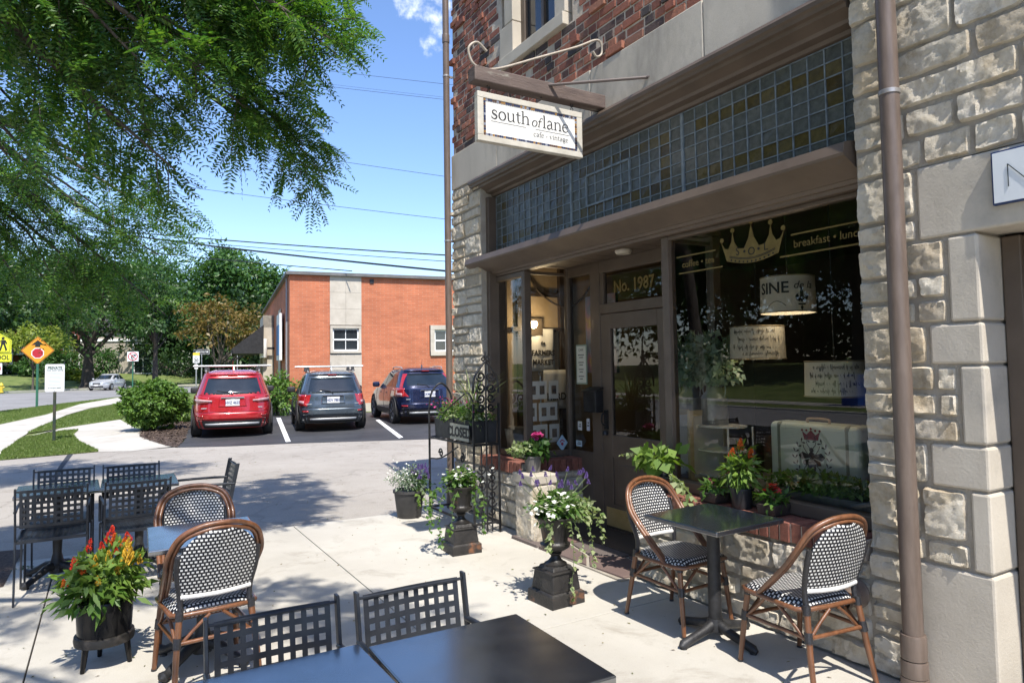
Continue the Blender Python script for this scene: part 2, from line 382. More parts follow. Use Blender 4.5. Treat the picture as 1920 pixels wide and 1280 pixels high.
for k, q in enumerate(([(4.785, 23.441), (4.9, 23.338), (3.498, 15.625), (3.385, 15.581)], [(7.068, 20.253), (7.232, 20.38), (5.849, 14.871), (5.683, 14.711)])):
    sheet('parking_stripe', q, -.001, M_paint)
sheet('sidewalk', [(-2.6, 17.0), (-1.847, 17.08), (-1.882, 20.206), (-1.81, 24.079), (-1.343, 31.07), (-0.665, 36.231), (0.464, 40.566), (1.001, 45.532), (0.562, 49.412), (-1.213, 40.952), (-2.058, 31.731), (-2.926, 26.909), (-4.0, 24), (-3.8, 17)], -.008, M_conc)
sheet('driveway_apron', [(-0.148, 16.196), (-0.563, 18.722), (-0.77, 20.903), (-0.694, 22.516), (-1.023, 22.394), (-1.813, 20.606), (-1.862, 17.628), (-1.801, 21.072), (-1.206, 23.569), (0.357, 26.511), (0.642, 22.658), (1.022, 19.437), (1.211, 16.281), (0.408, 15.875)], -.004, M_conc)
sheet('mulch_bed', [(0.69, 19.375), (0.839, 18.028), (1.093, 16.496), (1.261, 16.002), (1.566, 17.884), (2.281, 23.677), (2.914, 29.878), (2.346, 30.421), (1.357, 25.917), (0.878, 22.457)], .004, M_mulch)
sheet('tree_pit', [(-1.5, 6.2), (-.66, 6.45), (-.64, 7.7), (-1.6, 7.9)], .003, M_mulch)
# lawn that climbs gently away beyond the street
fl = MB(); rows = []
P0 = [(-60, 75), (-7.633, 69.774), (-4.206, 73.458), (-1.199, 75.772), (1.269, 79.737), (7.245, 80.905), (14.403, 81.431), (26.417, 76.366), (190, 75)]
for t, z in ((0, -.012), (.06, .08), (.25, .7), (.6, 1.5), (1.4, 1.9), (6, 2.4)):
    rows.append([(x + 9 * t * (x - 0) / 60, y + 36 * t, z) for x, y in P0])
n = len(P0)
for r_ in rows: fl.v += r_
for i in range(len(rows) - 1):
    for j in range(n - 1): fl.f.append((i * n + j, i * n + j + 1, (i + 1) * n + j + 1, (i + 1) * n + j)); fl.m.append(0)
struct(fl.build('far_lawn', M_lawn, smooth=60))
fk = MB()
for a, b in zip(P0[:-1], P0[1:]):
    d = Vector((b[0] - a[0], b[1] - a[1], 0)); n_ = Vector((-d.y, d.x, 0)).normalized() * .15
    fk.add([(a[0], a[1], -.05), (b[0], b[1], -.05), (b[0] - n_.x, b[1] - n_.y, -.05), (a[0] - n_.x, a[1] - n_.y, -.05), (a[0], a[1], .12), (b[0], b[1], .12), (b[0] - n_.x, b[1] - n_.y, .12), (a[0] - n_.x, a[1] - n_.y, .12)], [(0, 1, 5, 4), (2, 3, 7, 6), (4, 5, 6, 7)])
struct(fk.build('far_kerb', M_conc))
# opposite side of the street (what the shop glass mirrors)
sheet('verge', [(-12.3, -40), (-14, -40), (-14, 40), (-12.3, 40)], .02, M_lawn)
yl = MB(); yr = []
for x, z in ((-15.6, .02), (-16.4, .06), (-19, .45), (-23, 1.05), (-27, 1.4), (-60, 1.9)): yr.append([(x, y, z) for y in (-45, -20, 0, 20, 45)])
for r_ in yr: yl.v += r_
for i in range(5):
    for j in range(4): yl.f.append((i * 5 + j, i * 5 + j + 1, i * 5 + j + 6, i * 5 + j + 5)); yl.m.append(0)
struct(yl.build('yard_lawn', M_lawn, smooth=60))
sheet('far_sidewalk', [(-14, -40), (-15.6, -40), (-15.6, 40), (-14, 40)], .03, M_conc)
k2 = MB(); k2.bx(-12.3, -12.0, -60, 36, -.2, .03); struct(k2.build('kerb', M_conc))
# grass blades on the near lawn pieces
def grass(name, polys, n, h, mat, seed, z=0.0, flat=None):
    rng = np.random.default_rng(seed); Ps = []
    for poly in polys:
        q = np.array(poly); lo = q.min(0); hi = q.max(0); pts = lo + rng.random((n * 3, 2)) * (hi - lo)
        ins = np.zeros(len(pts), bool); j = len(q) - 1
        for i in range(len(q)):
            c = ((q[i, 1] > pts[:, 1]) != (q[j, 1] > pts[:, 1])) & (pts[:, 0] < (q[j, 0] - q[i, 0]) * (pts[:, 1] - q[i, 1]) / (q[j, 1] - q[i, 1] + 1e-12) + q[i, 0]); ins ^= c; j = i
        Ps.append(pts[ins][:n])
    P = np.concatenate(Ps); P = np.column_stack([P, np.full(len(P), z)]); k = len(P)
    D = np.column_stack([rng.normal(0, .35, (k, 2)), np.ones(k)]); N = rng.normal(0, 1, (k, 3))
    if flat:
        D[:, 2] = rng.normal(0, .25, k); D[:, :2] = rng.normal(0, 1, (k, 2)); N = np.column_stack([rng.normal(0, .4, (k, 2)), np.ones(k)])
        o = leaves(name, P, D, N, h * (.4 + rng.random(k)), h * .3, mat, fold=.05, droop=0); o['kind'] = 'stuff'; tag(o, flat[0], flat[1]); return o
    o = leaves(name, P, D, N, h * (.6 + .8 * rng.random(k)), h * .3, mat, fold=0, droop=.2); o['kind'] = 'stuff'; tag(o, 'short mown green grass on the verges by the sidewalk', 'grass'); return o
M_blade = leafm('grass_blades', [(.09, .15, .028), (.15, .22, .05), (.20, .24, .08)], .3)
lawnA = [(-1.708, 15.822), (-0.148, 16.196), (-0.563, 18.722), (-0.77, 20.903), (-0.694, 22.516), (-1.023, 22.394), (-1.813, 20.606), (-1.843, 17.287)]
lawnB = [(-1.851, 22.323), (-1.206, 23.569), (0.357, 26.511), (0.665, 29.965), (0.495, 39.182), (-0.626, 34.187), (-1.293, 29.937), (-1.725, 24.672)]
lawnC = [(-2.926, 26.909), (-2.058, 31.731), (-1.213, 40.952), (0.562, 49.412), (-2.146, 41.585), (-3.92, 35.963)]
sheet('lawn', lawnA, .000, M_lawn); sheet('lawn', lawnB, .000, M_lawn)
grass('grass', [lawnA, lawnB, lawnC], 22000, .05, M_blade, 3)

# loose leaflets and grit blown over the paving
def litter(name, label, cat, n, x0, x1, y0, y1, z, sz, mat, seed):
    g = np.random.default_rng(seed); P = np.column_stack([x0 + (x1 - x0) * g.random(n), y0 + (y1 - y0) * g.random(n), np.full(n, z)]); D = np.column_stack([g.normal(0, 1, (n, 2)), g.normal(0, .12, n)]); N = np.column_stack([g.normal(0, .25, (n, 2)), np.ones(n)])
    o = leaves(name, P, D, N, sz * (.5 + g.random(n)), sz * .45, mat, None, .1, .05); o['kind'] = 'stuff'; tag(o, label, cat)
M_litter = leafm('dry_leaflets', [(.10, .13, .03), (.20, .17, .05), (.14, .09, .04), (.07, .10, .02)], .1, .8)
litter('leaf_litter', 'scattered fallen leaflets on the concrete patio', 'leaves', 420, -2.2, 3.2, 1.0, 7.1, .004, .022, M_litter, 5)
litter('leaf_litter', 'scattered fallen leaflets on the alley asphalt', 'leaves', 520, -3.5, 6, 7.3, 15, -.005, .03, M_litter, 6)

grass('bark_chips', [[(0.69, 19.375), (0.839, 18.028), (1.093, 16.496), (1.261, 16.002), (1.566, 17.884), (2.281, 23.677), (2.914, 29.878), (2.346, 30.421), (1.357, 25.917), (0.878, 22.457)]], 6500, .09, leafm('chip_bark', [(.03, .02, .015), (.08, .055, .042), (.15, .11, .085), (.05, .035, .027)], .02, .9), 12, .008, ('loose brown bark chips around the round bush', 'mulch'))
# ------------------------------------------------------------------ the cafe building
FXM = lambda y, z, x: basis((x, y, z), (0, -1, 0), (0, 0, 1))      # local x runs to the viewer's right along the front
def brickm(name, isl, rough=.85):
    m, nt, b, out = nodes_of(name); c = ramp(nt, island(nt), isl)
    n1 = ramp(nt, noise_fac(nt, 38, 6, .7), [(.62, .62, .62, .3), (1.2, 1.15, 1.1, .7)]); c = mixc(nt, 1, c, n1, 'MULTIPLY')
    n2 = nt.nodes.new('ShaderNodeMapRange'); n2.inputs['From Min'].default_value = .60; n2.inputs['From Max'].default_value = .72; n2.inputs['To Max'].default_value = .55
    nt.links.new(noise_fac(nt, 9, 7, .7), n2.inputs['Value']); c = mixc(nt, n2.outputs[0], c, (.36, .29, .24))
    nt.links.new(c, b.inputs['Base Color']); b.inputs['Roughness'].default_value = rough
    bp = nt.nodes.new('ShaderNodeBump'); bp.inputs['Strength'].default_value = .7; bp.inputs['Distance'].default_value = .01
    nt.links.new(noise_fac(nt, 90, 6, .7), bp.inputs['Height']); nt.links.new(bp.outputs[0], b.inputs['Normal']); return m
M_brick = brickm('old_red_brick', [(.16, .060, .042, 0), (.24, .085, .055, .25), (.29, .11, .07, .5), (.33, .15, .095, .72), (.10, .06, .052, .86), (.055, .047, .048, 1)])
M_sillbrick = brickm('rowlock_brick', [(.17, .065, .045, 0), (.26, .10, .068, .5), (.20, .075, .055, 1)])
M_mortar = pm('grey_mortar', [(.32, .285, .235), (.41, .37, .31)], 7, .95, 0, .8, 60)
M_bmortar = pm('brick_mortar', [(.46, .39, .31), (.58, .50, .41)], 9, .95, 0, .6, 90)
def stonem():
    m, nt, b, out = nodes_of('rubble_limestone'); c = ramp(nt, island(nt), [(.48, .44, .365, 0), (.60, .56, .48, .3), (.52, .465, .375, .5), (.64, .605, .535, .75), (.42, .37, .295, .9), (.56, .49, .38, 1)])
    n1 = ramp(nt, noise_fac(nt, 9, 9, .7), [(.66, .61, .53, .30), (.98, .96, .92, .48), (1.12, 1.12, 1.12, .68)]); c = mixc(nt, 1, c, n1, 'MULTIPLY')
    n3 = ramp(nt, noise_fac(nt, 3.3, 6, .6), [(1, .93, .82, .34), (1, 1, 1, .48)]); c = mixc(nt, .8, c, n3, 'MULTIPLY')
    nt.links.new(c, b.inputs['Base Color']); b.inputs['Roughness'].default_value = .9; b.inputs['Specular IOR Level'].default_value = .25
    bp = nt.nodes.new('ShaderNodeBump'); bp.inputs['Strength'].default_value = .9; bp.inputs['Distance'].default_value = .012
    nt.links.new(noise_fac(nt, 55, 9, .75), bp.inputs['Height']); nt.links.new(bp.outputs[0], b.inputs['Normal']); return m
M_stone = stonem()
def stone_patch(mb, o, U, V, Nn, w, h, depth, seed, cell=.017):
    """one hand-split stone w by h with a chipped face standing proud of the mortar"""
    nu, nv = max(4, int(w / cell)), max(4, int(h / cell)); vs = []
    sd = Vector((seed * 3.17 % 97, seed * 1.31 % 53, seed * .77 % 31))
    for j in range(nv + 1):
        for i in range(nu + 1):
            a, b = i / nu, j / nv
            x, y = (a - .5) * w, (b - .5) * h
            p = Vector((x, y, 0)) + sd
            # wobble the outline and round the corners
            ex, ey = abs(2 * a - 1), abs(2 * b - 1)
            cr = (ex ** 9 + ey ** 9) ** (1 / 9); k = max(ex, ey)
            sc = (k / cr if cr > 0 else 1); sc = 1 - (1 - sc) * .9
            x *= sc; y *= sc
            wob = noise.noise(p * 9) * .010 + noise.noise(p * 24) * .005
            if k > .75: x += wob * (1 if x > 0 else -1) * ex * -.8; y += wob * (1 if y > 0 else -1) * ey * -.8
            e = min(w / 2 * (1 - ex), h / 2 * (1 - ey)); e = min(1, max(0, e / .013)) ** .6
            f1 = noise.noise(p * 7) * .5 + noise.noise(p * 16) * .28
            vop = [q / 13 for q in noise.voronoi(p * 13 + noise.noise_vector(p * 9) * .5)[1]]
            f3 = noise.noise(p * 34) * .24 + noise.noise(p * 75) * .12
            pt = vop[0]; tl = noise.noise_vector(pt * 3.7)
            fac = (p - pt).dot(Vector((tl.x, tl.y, 0))) * 3.2 + noise.noise(pt * 5.1) * .55
            d = -.012 + e * (.016 + depth * max(-.25, .50 + .85 * fac + .40 * f1 + .7 * f3))
            vs.append(o + U * (x + w / 2) + V * (y + h / 2) + Nn * d)
    fs = []
    for j in range(nv):
        for i in range(nu): q = j * (nu + 1) + i; fs.append((q, q + 1, q + nu + 2, q + nu + 1))
    mb.add(vs, fs)
def rubble(mb, o, U, Nn, u0, u1, z0, z1, seed, blocked=lambda u, z: False, hs=(.075, .10, .13, .17, .21), ws=(.14, .52), depth=.03, cell=.0125):
    rnd = random.Random(seed); o = Vector(o); U = Vector(U); Nn = Vector(Nn); V = Vector((0, 0, 1)); z = z0; k = seed * 10
    while z < z1 - .03:
        h = min(rnd.choice(hs), z1 - z)
        if z1 - z - h < .05: h = z1 - z
        u = u0
        while u < u1 - .03:
            w = rnd.uniform(*ws) * (1.0 if h > .1 else .9); w = min(w, u1 - u)
            if u1 - u - w < .09: w = u1 - u
            if not blocked(u + w / 2, z + h / 2):
                j = .003 + rnd.random() * .004
                parts = [(u, z, w, h)]
                if h > .15 and w > .2 and rnd.random() < .3: s = rnd.uniform(.38, .6); parts = [(u, z, w, h * s), (u, z + h * s, w, h * (1 - s))]
                for (pu, pz, pw, ph) in parts:
                    k += 1; stone_patch(mb, o + U * (pu + j) + V * (pz + j), U, V, Nn, pw - 2 * j, ph - 2 * j, depth * rnd.uniform(.7, 1.25), k, cell)
            u += w
        z += h
FX_ = 3.44
cafe = thing('cafe_building', 'brick and rubble stone cafe with brown shopfront, leaded transom and recessed door', 'building', (0, 0, 0))
# structural shell
sh = MB()
sh.bx(3.62, 12, 7.0, 7.12, -.1, 6.5); sh.bx(11.9, 12, -7, 7, -.1, 6.5); sh.bx(3.46, 12, -7.1, -7, -.1, 6.5); sh.bx(3.47, 12, -7, 7.1, 6.4, 6.5)
sh.build('shell', M_bmortar, cafe)
# stone
st = MB(); O = (FX_, 0, 0)
quo = [(0, .62, 1.93), (.62, .99, 1.68), (.99, 1.20, 1.85), (1.20, 1.57, 1.70), (1.57, 1.77, 1.83), (1.77, 2.18, 1.73), (2.18, 2.545, 1.86)]
def quo_left(z):
    for a, b, l in quo:
        if a <= z < b: return l
    return -9
nrm = (-1, 0, 0); U = (0, -1, 0)     # u grows towards the viewer's right (smaller y)
for a, b, l in quo: rubble(st, (FX_, 2.17, 0), U, nrm, 0, 2.17 - l, a, b, int(30 + a * 40), hs=(.12, .16, .20), ws=(.2, .4), depth=.036)
st.cut()
rubble(st, (FX_, 2.17, 0), U, nrm, 0, 4.4, 2.545, 4.3, 71, hs=(.08, .11, .15, .15, .24), ws=(.16, .55), depth=.034)
st.cut()
rubble(st, (FX_, 2.17, 0), U, nrm, 2.2, 4.4, 0, 2.545, 75, hs=(.12, .18, .24), ws=(.25, .6), depth=.03, cell=.03)
st.cut()
rubble(st, (FX_, 7.14, 0), U, nrm, 0, .70, 0, 3.63, 82, hs=(.11, .14, .18, .22), ws=(.24, .5), depth=.035)
st.cut()
rubble(st, (FX_, 3.99, 0), U, nrm, 0, 1.82, 0, .545, 93, hs=(.10, .13, .17), ws=(.22, .55), depth=.042)
st.cut()
rubble(st, (FX_, 6.44, 0), U, nrm, 0, .82, 0, .545, 97, hs=(.14, .2), ws=(.25, .5), depth=.04)
st.cut()
rubble(st, (FX_ + .01, 5.62, 0), (1, 0, 0), (0, -1, 0), 0, .69, 0, .545, 99, hs=(.14, .2), ws=(.25, .5), depth=.03)
st.cut()
st.build('stonework', M_stone, cafe, smooth=30)
mo = MB()
mo.bx(FX_, 3.72, -2.2, 2.16, 2.545, 4.3); mo.cut(); mo.bx(FX_, 3.72, 1.60, 2.16, -.1, 2.543); mo.cut(); mo.bx(FX_, 3.72, -2.2, .42, -.1, 2.545); mo.cut(); mo.bx(FX_, 3.75, 6.44, 7.12, -.1, 3.64); mo.cut()
mo.bx(FX_, 3.70, 2.16, 3.98, -.1, .55); mo.cut(); mo.bx(FX_, 3.70, 5.63, 6.44, -.1, .55); mo.bx(3.70, 4.12, 5.63, 5.83, -.1, .55)
mo.build('mortar', M_mortar, cafe)
# dressed blocks round the right-hand doorway
qb = MB()
for i, (a, b, l) in enumerate(quo):
    r_ = 1.585 if i < 6 else .40
    qb.bx(3.425 - .002 * (i % 2), 3.70, r_, l - .012, a + (.006 if a else -.05), b - .006)
for i in range(6): qb.bx(3.424, 3.70, .05 - .1 * (i % 2), .415, .41 * i + .006, .41 * (i + 1) - .006)
ob = qb.build('dressed_stone', M_lime, cafe, bevel=.012)
# side door at the right edge
dm = MB(); dm.bx(3.66, 3.72, .415, 1.585, 0, 2.17); dm.bx(3.63, 3.66, 1.50, 1.58, 0, 2.17); dm.bx(3.63, 3.66, .42, .50, 0, 2.17)
for z0, z1 in ((.15, .95), (1.1, 2.05)): dm.bx(3.645, 3.66, .62, 1.38, z0, z1)
dm.build('side_door', M_brown, cafe, bevel=.006)
# limestone band
bd = MB(); yb = [7.13, 6.05, 4.45, 3.2, 2.172]
for a, b in zip(yb[1:], yb[:-1]): bd.bx(3.425, 3.75, a + .003, b - .003, 3.645, 4.05)
M_band = pm('weathered_limestone_band', [(.44, .395, .325), (.53, .48, .40)], 1.6, .85, 0, .3, 60, grime=((.20, .18, .155), 1.3, .53, .74), stretch=(1, 1, .45))
bd.build('stone_band', M_band, cafe, bevel=.008)
# brick courses, each brick modelled
bk = MB(); rb = random.Random(5); z = 4.062; row = 0
win = (4.72, 5.96, 4.60, 6.6)
while z < 6.42:
    y = 7.15 - (0.055 if row % 2 else .0) - (.1 if row % 3 == 0 else 0)
    while y > 2.2 and z < 4.06 + 2.7:
        w = .203 if rb.random() > (.7 if row % 6 else .0) else .098
        y0 = y - w
        if not (y0 < win[1] and y > win[0] and z + .06 > win[2]):
            pr = rb.gauss(0, .004) + (rb.uniform(.008, .026) if rb.random() < (.16 if y > 5.9 else .06) else 0); tw = rb.gauss(0, .012)
            bk.box((3.50 - pr, (y + min(7.14, y)) / 2 - w / 2, z + .033), (.10, w, .0635), tw)
        y = y0 - .0135
    z += .0765; row += 1
bk.build('brickwork', M_brick, cafe, bevel=.004, seg=1)
bm_ = MB(); bm_.bx(3.456, 3.72, 2.17, 4.72, 4.05, 6.4); bm_.bx(3.456, 3.72, 5.95, 7.12, 4.05, 6.4); bm_.bx(3.456, 3.72, 4.72, 5.95, 4.05, 4.6); bm_.bx(3.462, 3.72, 4.72, 5.95, 6.3, 6.4); bm_.bx(3.462, 3.72, -7, 2.17, 4.3, 6.4)
bm_.build('brick_bed', M_bmortar, cafe)
# upstairs window
uw = MB()
uw.bx(3.405, 3.70, 4.80, 5.96, 4.60, 4.715)
for i in range(6): uw.bx(3.43, 3.70, 5.70, 5.96 if i % 2 == 0 else 5.86, 4.718 + .33 * i, 4.715 + .33 * (i + 1) - .004)
for i in range(6): uw.bx(3.43, 3.70, 4.80 if i % 2 == 0 else 4.87, 4.96, 4.718 + .33 * i, 4.715 + .33 * (i + 1) - .004)
wf = uw.build('window', M_lime, cafe, bevel=.006)
uf = MB(); uf.bx(3.53, 3.60, 5.63, 5.70, 4.718, 6.6); uf.bx(3.53, 3.60, 4.96, 5.03, 4.718, 6.6); uf.bx(3.53, 3.60, 5.03, 5.63, 4.718, 4.77); uf.bx(3.54, 3.585, 5.30, 5.345, 4.77, 6.6)
uf.build('frame', M_brown, wf, bevel=.004)
ug = MB(); ug.quad((3.57, 5.63, 4.77), (3.57, 5.03, 4.77), (3.57, 5.03, 6.6), (3.57, 5.63, 6.6)); ug.build('pane', M_house_glass, wf)
# cornice and shelf mouldings
def extr(mb, prof, y0, y1):
    n = len(prof); mb.add([(x, y0, z) for x, z in prof] + [(x, y1, z) for x, z in prof], [tuple(range(n)), tuple(range(2 * n - 1, n - 1, -1))] + [(i, i + n, (i + 1) % n + n, (i + 1) % n) for i in range(n)])
co = MB(); extr(co, [(3.74, 3.642), (3.41, 3.642), (3.375, 3.625), (3.362, 3.60), (3.366, 3.575), (3.385, 3.565), (3.39, 3.545), (3.42, 3.54), (3.425, 3.52), (3.455, 3.512), (3.50, 3.49), (3.51, 3.47), (3.57, 3.462), (3.58, 3.44), (3.66, 3.42), (3.74, 3.42)], 2.175, 6.60)
co.build('cornice', M_brown, cafe, smooth=35)
sf = MB(); extr(sf, [(3.66, 2.83), (3.375, 2.768), (3.36, 2.762), (3.345, 2.705), (3.352, 2.690), (3.50, 2.615), (3.52, 2.600), (3.535, 2.600), (3.55, 2.58), (3.575, 2.578), (3.585, 2.557), (3.62, 2.555), (3.66, 2.553)], 2.175, 6.66)
sf.build('shelf_moulding', M_brown, cafe, smooth=35)
# brown framing of the shopfront
fr = MB()
fr.bx(3.50, 3.70, 6.385, 6.445, .66, 3.42)                    # left jamb
fr.bx(3.60, 3.70, 2.16, 2.185, .66, 2.552)
fr.bx(3.62, 3.70, 3.80, 3.87, .68, 2.552)                     # corner post, right bay
fr.bx(3.595, 3.705, 2.185, 3.80, .668, .745)                   # bottom rail
fr.bx(3.625, 3.695, 2.185, 3.80, 2.525, 2.553)
fr.bx(3.58, 3.66, 5.80, 5.86, .68, 2.552)                     # corner post, left bay
fr.bx(3.585, 3.655, 5.86, 6.385, .668, .73); fr.bx(3.585, 3.655, 5.86, 6.385, 2.50, 2.552)
fr.bx(3.66, 4.11, 5.815, 5.845, .668, .73); fr.bx(3.66, 4.11, 5.815, 5.845, 2.52, 2.552)
fr.bx(3.705, 4.11, 3.825, 3.855, .05, .76); fr.bx(3.705, 4.11, 3.825, 3.855, 2.52, 2.552)
fr.bx(4.10, 4.18, 3.80, 4.26, .04, 2.60)                      # panel right of the door
fr.bx(4.11, 4.18, 4.262, 4.36, .04, 2.60); fr.bx(4.11, 4.18, 5.27, 5.42, .04, 2.60)
fr.bx(4.112, 4.178, 4.36, 5.27, 2.085, 2.18); fr.bx(4.112, 4.178, 4.36, 5.27, 2.485, 2.60)
fr.bx(4.112, 4.178, 5.42, 5.80, .04, .73); fr.bx(4.112, 4.178, 5.42, 5.80, 2.50, 2.60); fr.bx(4.105, 4.182, 5.80, 5.86, .04, 2.60)
fr.bx(4.125, 4.165, 4.36, 5.27, .0, .05)                      # threshold
fr.build('shopfront_frame', M_brown, cafe, bevel=.006)
ce = MB(); ce.bx(3.662, 4.2, 3.80, 5.86, 2.603, 2.64)
for k in range(9): ce.bx(3.68, 4.1, 3.9 + .21 * k, 4.10 + .21 * k, 2.596, 2.602)
ce.build('entry_ceiling', M_brown, cafe)
# glass
def pane(name, a, b, z0, z1, parent=cafe, mat=M_glass):
    g = MB(); g.quad((a[0], a[1], z0), (b[0], b[1], z0), (b[0], b[1], z1), (a[0], a[1], z1)); return g.build(name, mat, parent)
pane('display_window', (3.66, 3.80), (3.66, 2.185), .745, 2.525)
pane('display_window', (3.62, 6.385), (3.62, 5.86), .73, 2.50)
pane('display_window', (3.66, 5.83), (4.11, 5.83), .73, 2.52)
pane('display_window', (4.11, 3.84), (3.70, 3.84), .76, 2.52)
pane('sidelight', (4.14, 5.80), (4.14, 5.42), .73, 2.50)
tg = pane('transom_glass', (4.145, 5.22), (4.145, 4.41), 2.20, 2.465)
tf = MB(); tf.bx(4.12, 4.17, 5.22, 5.27, 2.18, 2.485); tf.cut(); tf.bx(4.12, 4.17, 4.36, 4.41, 2.18, 2.485); tf.build('transom_frame', M_brown, cafe, bevel=.005)
# leaded mosaic transom
ti = MB(); ld = MB(); rt = random.Random(11); y0, y1, z0, z1 = 2.19, 6.385, 2.80, 3.425; rows_n = 7; pan = 3; cols_n = 12
mos_m = []
pw = (y1 - y0) / pan; th = (z1 - z0) / rows_n
for p in range(pan):
    a = y0 + p * pw + .012; b = y0 + (p + 1) * pw - .012; tw = (b - a) / cols_n
    for c in range(cols_n):
        for r_ in range(rows_n):
            amber = ((r_ in (1, rows_n - 2) and 0 < c < cols_n - 1) or (c == 1 and 0 < r_ < rows_n - 1)) and rt.random() < .95
            ya, yb_, za, zb = a + c * tw + .004, a + (c + 1) * tw - .004, z0 + r_ * th + .004, z0 + (r_ + 1) * th - .004
            e = [rt.gauss(0, .0018) for _ in range(4)]
            ti.add([(3.60 + e[0], yb_, za), (3.60 + e[1], ya, za), (3.60 + e[2], ya, zb), (3.60 + e[3], yb_, zb)], [(0, 1, 2, 3)], 1 if amber else 0)
    for c in range(cols_n + 1): ld.bx(3.592, 3.606, a + c * tw - .004, a + c * tw + .004, z0, z1)
    for r_ in range(rows_n + 1): ld.bx(3.5935, 3.606, a, b, z0 + r_ * th - .0035, z0 + r_ * th + .0035)
    ld.bx(3.588, 3.61, y0 + p * pw - .011, y0 + p * pw + .011, z0, z1)
vy0, vy1, vz0, vz1 = y0 + pw + 5.03 * pw / 12, y0 + pw + 9.97 * pw / 12, z0 + 2 * th, z0 + 5 * th
for q in ((vy0, vy1, vz0 - .008, vz0 + .008), (vy0, vy1, vz1 - .008, vz1 + .008), (vy0 - .008, vy0 + .008, vz0, vz1), (vy1 - .008, vy1 + .008, vz0, vz1)): ld.bx(3.584, 3.6, *q)
def tilem(name, isl):
    m, nt, b, out = nodes_of(name); c = ramp(nt, island(nt), isl); n1 = ramp(nt, noise_fac(nt, 25, 5), [(.6, .6, .6, .3), (1.25, 1.25, 1.25, .7)])
    nt.links.new(mixc(nt, 1, c, n1, 'MULTIPLY'), b.inputs['Base Color']); b.inputs['Roughness'].default_value = .26; b.inputs['Specular IOR Level'].default_value = .32
    bp = nt.nodes.new('ShaderNodeBump'); bp.inputs['Strength'].default_value = .35; bp.inputs['Distance'].default_value = .01; nt.links.new(noise_fac(nt, 30, 3), bp.inputs['Height']); nt.links.new(bp.outputs[0], b.inputs['Normal']); return m
ti.build('mosaic_transom', [tilem('smoky_glass_tile', [(.07, .076, .066), (.092, .098, .086), (.08, .086, .076), (.11, .116, .104)]), tilem('amber_glass_tile', [(.055, .038, .011), (.085, .064, .018), (.07, .054, .018), (.10, .08, .03)])], cafe)
M_lead = pm('lead_came', [(.14, .17, .19), (.24, .28, .30)], 20, .5, .3, .2, 120)
ld.build('lead_cames', M_lead, cafe)
bkp = MB(); bkp.bx(3.615, 3.70, 2.17, 6.44, 2.6, 3.64); bkp.build('transom_backing', M_brown, cafe)
# brick rowlock sills
sb = MB(); rs = random.Random(4)
y = 2.20
while y < 3.97:
    sb.box((3.515 + rs.gauss(0, .003), y + .032, .607 + rs.gauss(0, .002)), (.215, .064, .115), rs.gauss(0, .01)); y += .0745
sb.cut()
y = 5.64
while y < 6.42: sb.box((3.50 + rs.gauss(0, .003), y + .032, .607), (.20, .064, .115), rs.gauss(0, .01)); y += .0745
sb.cut()
x = 3.63
while x < 4.08: sb.box((x + .032, 5.71, .607), (.064, .20, .115), rs.gauss(0, .01)); x += .0745
sb.build('brick_sill', M_sillbrick, cafe, bevel=.005, seg=1)
sm = MB(); sm.bx(3.42, 3.612, 2.19, 3.97, .552, .655); sm.cut(); sm.bx(3.42, 3.60, 5.63, 6.43, .552, .655); sm.bx(3.60, 4.10, 5.63, 5.80, .552, .655); sm.build('sill_mortar', M_bmortar, cafe)
# the door
door = MB()
for q in ((4.36, 4.475, .06, 2.078), (5.125, 5.268, .06, 2.078), (4.475, 5.125, 1.935, 2.078), (4.475, 5.125, .72, .93), (4.475, 5.125, .06, .28)): door.bx(4.118, 4.162, *q)
door.bx(4.13, 4.155, 4.475, 5.125, .28, .72); door.bx(4.122, 4.13, 4.54, 5.06, .34, .66)
do = door.build('door', M_brown, cafe, bevel=.005)
pane('door_glass', (4.14, 5.125), (4.14, 4.475), .93, 1.935, do)
kp = MB(); kp.bx(4.112, 4.1175, 4.40, 5.23, .075, .245); kp.build('kick_plate', pm('brass_plate', [(.50, .37, .15), (.62, .48, .23)], 5, .36, .55, .1, 30, rvar=.1), do)
hd = MB(); hd.bx(4.10, 4.117, 5.175, 5.225, .98, 1.16); hd.tube(catmull([(4.105, 5.2, 1.13), (4.06, 5.2, 1.12), (4.055, 5.2, 1.04), (4.105, 5.2, 1.01)]), .009); hd.lathe([(.0, 0), (.028, .004), (.03, .03), (.02, .045), (0, .047)], 14, (4.09, 5.2, .92))
hd.build('handle', M_iron, do, smooth=40)
hg = MB()
for z in (.45, 1.1, 1.8): hg.bx(4.106, 4.119, 4.35, 4.372, z, z + .11); hg.cut()
hg.build('hinge', M_iron, do)
text('door_number', 'No. 1987', .155, M_gold, cafe, FXM(4.80, 2.325, 4.139), .0015, sx=.95, bold=.004)
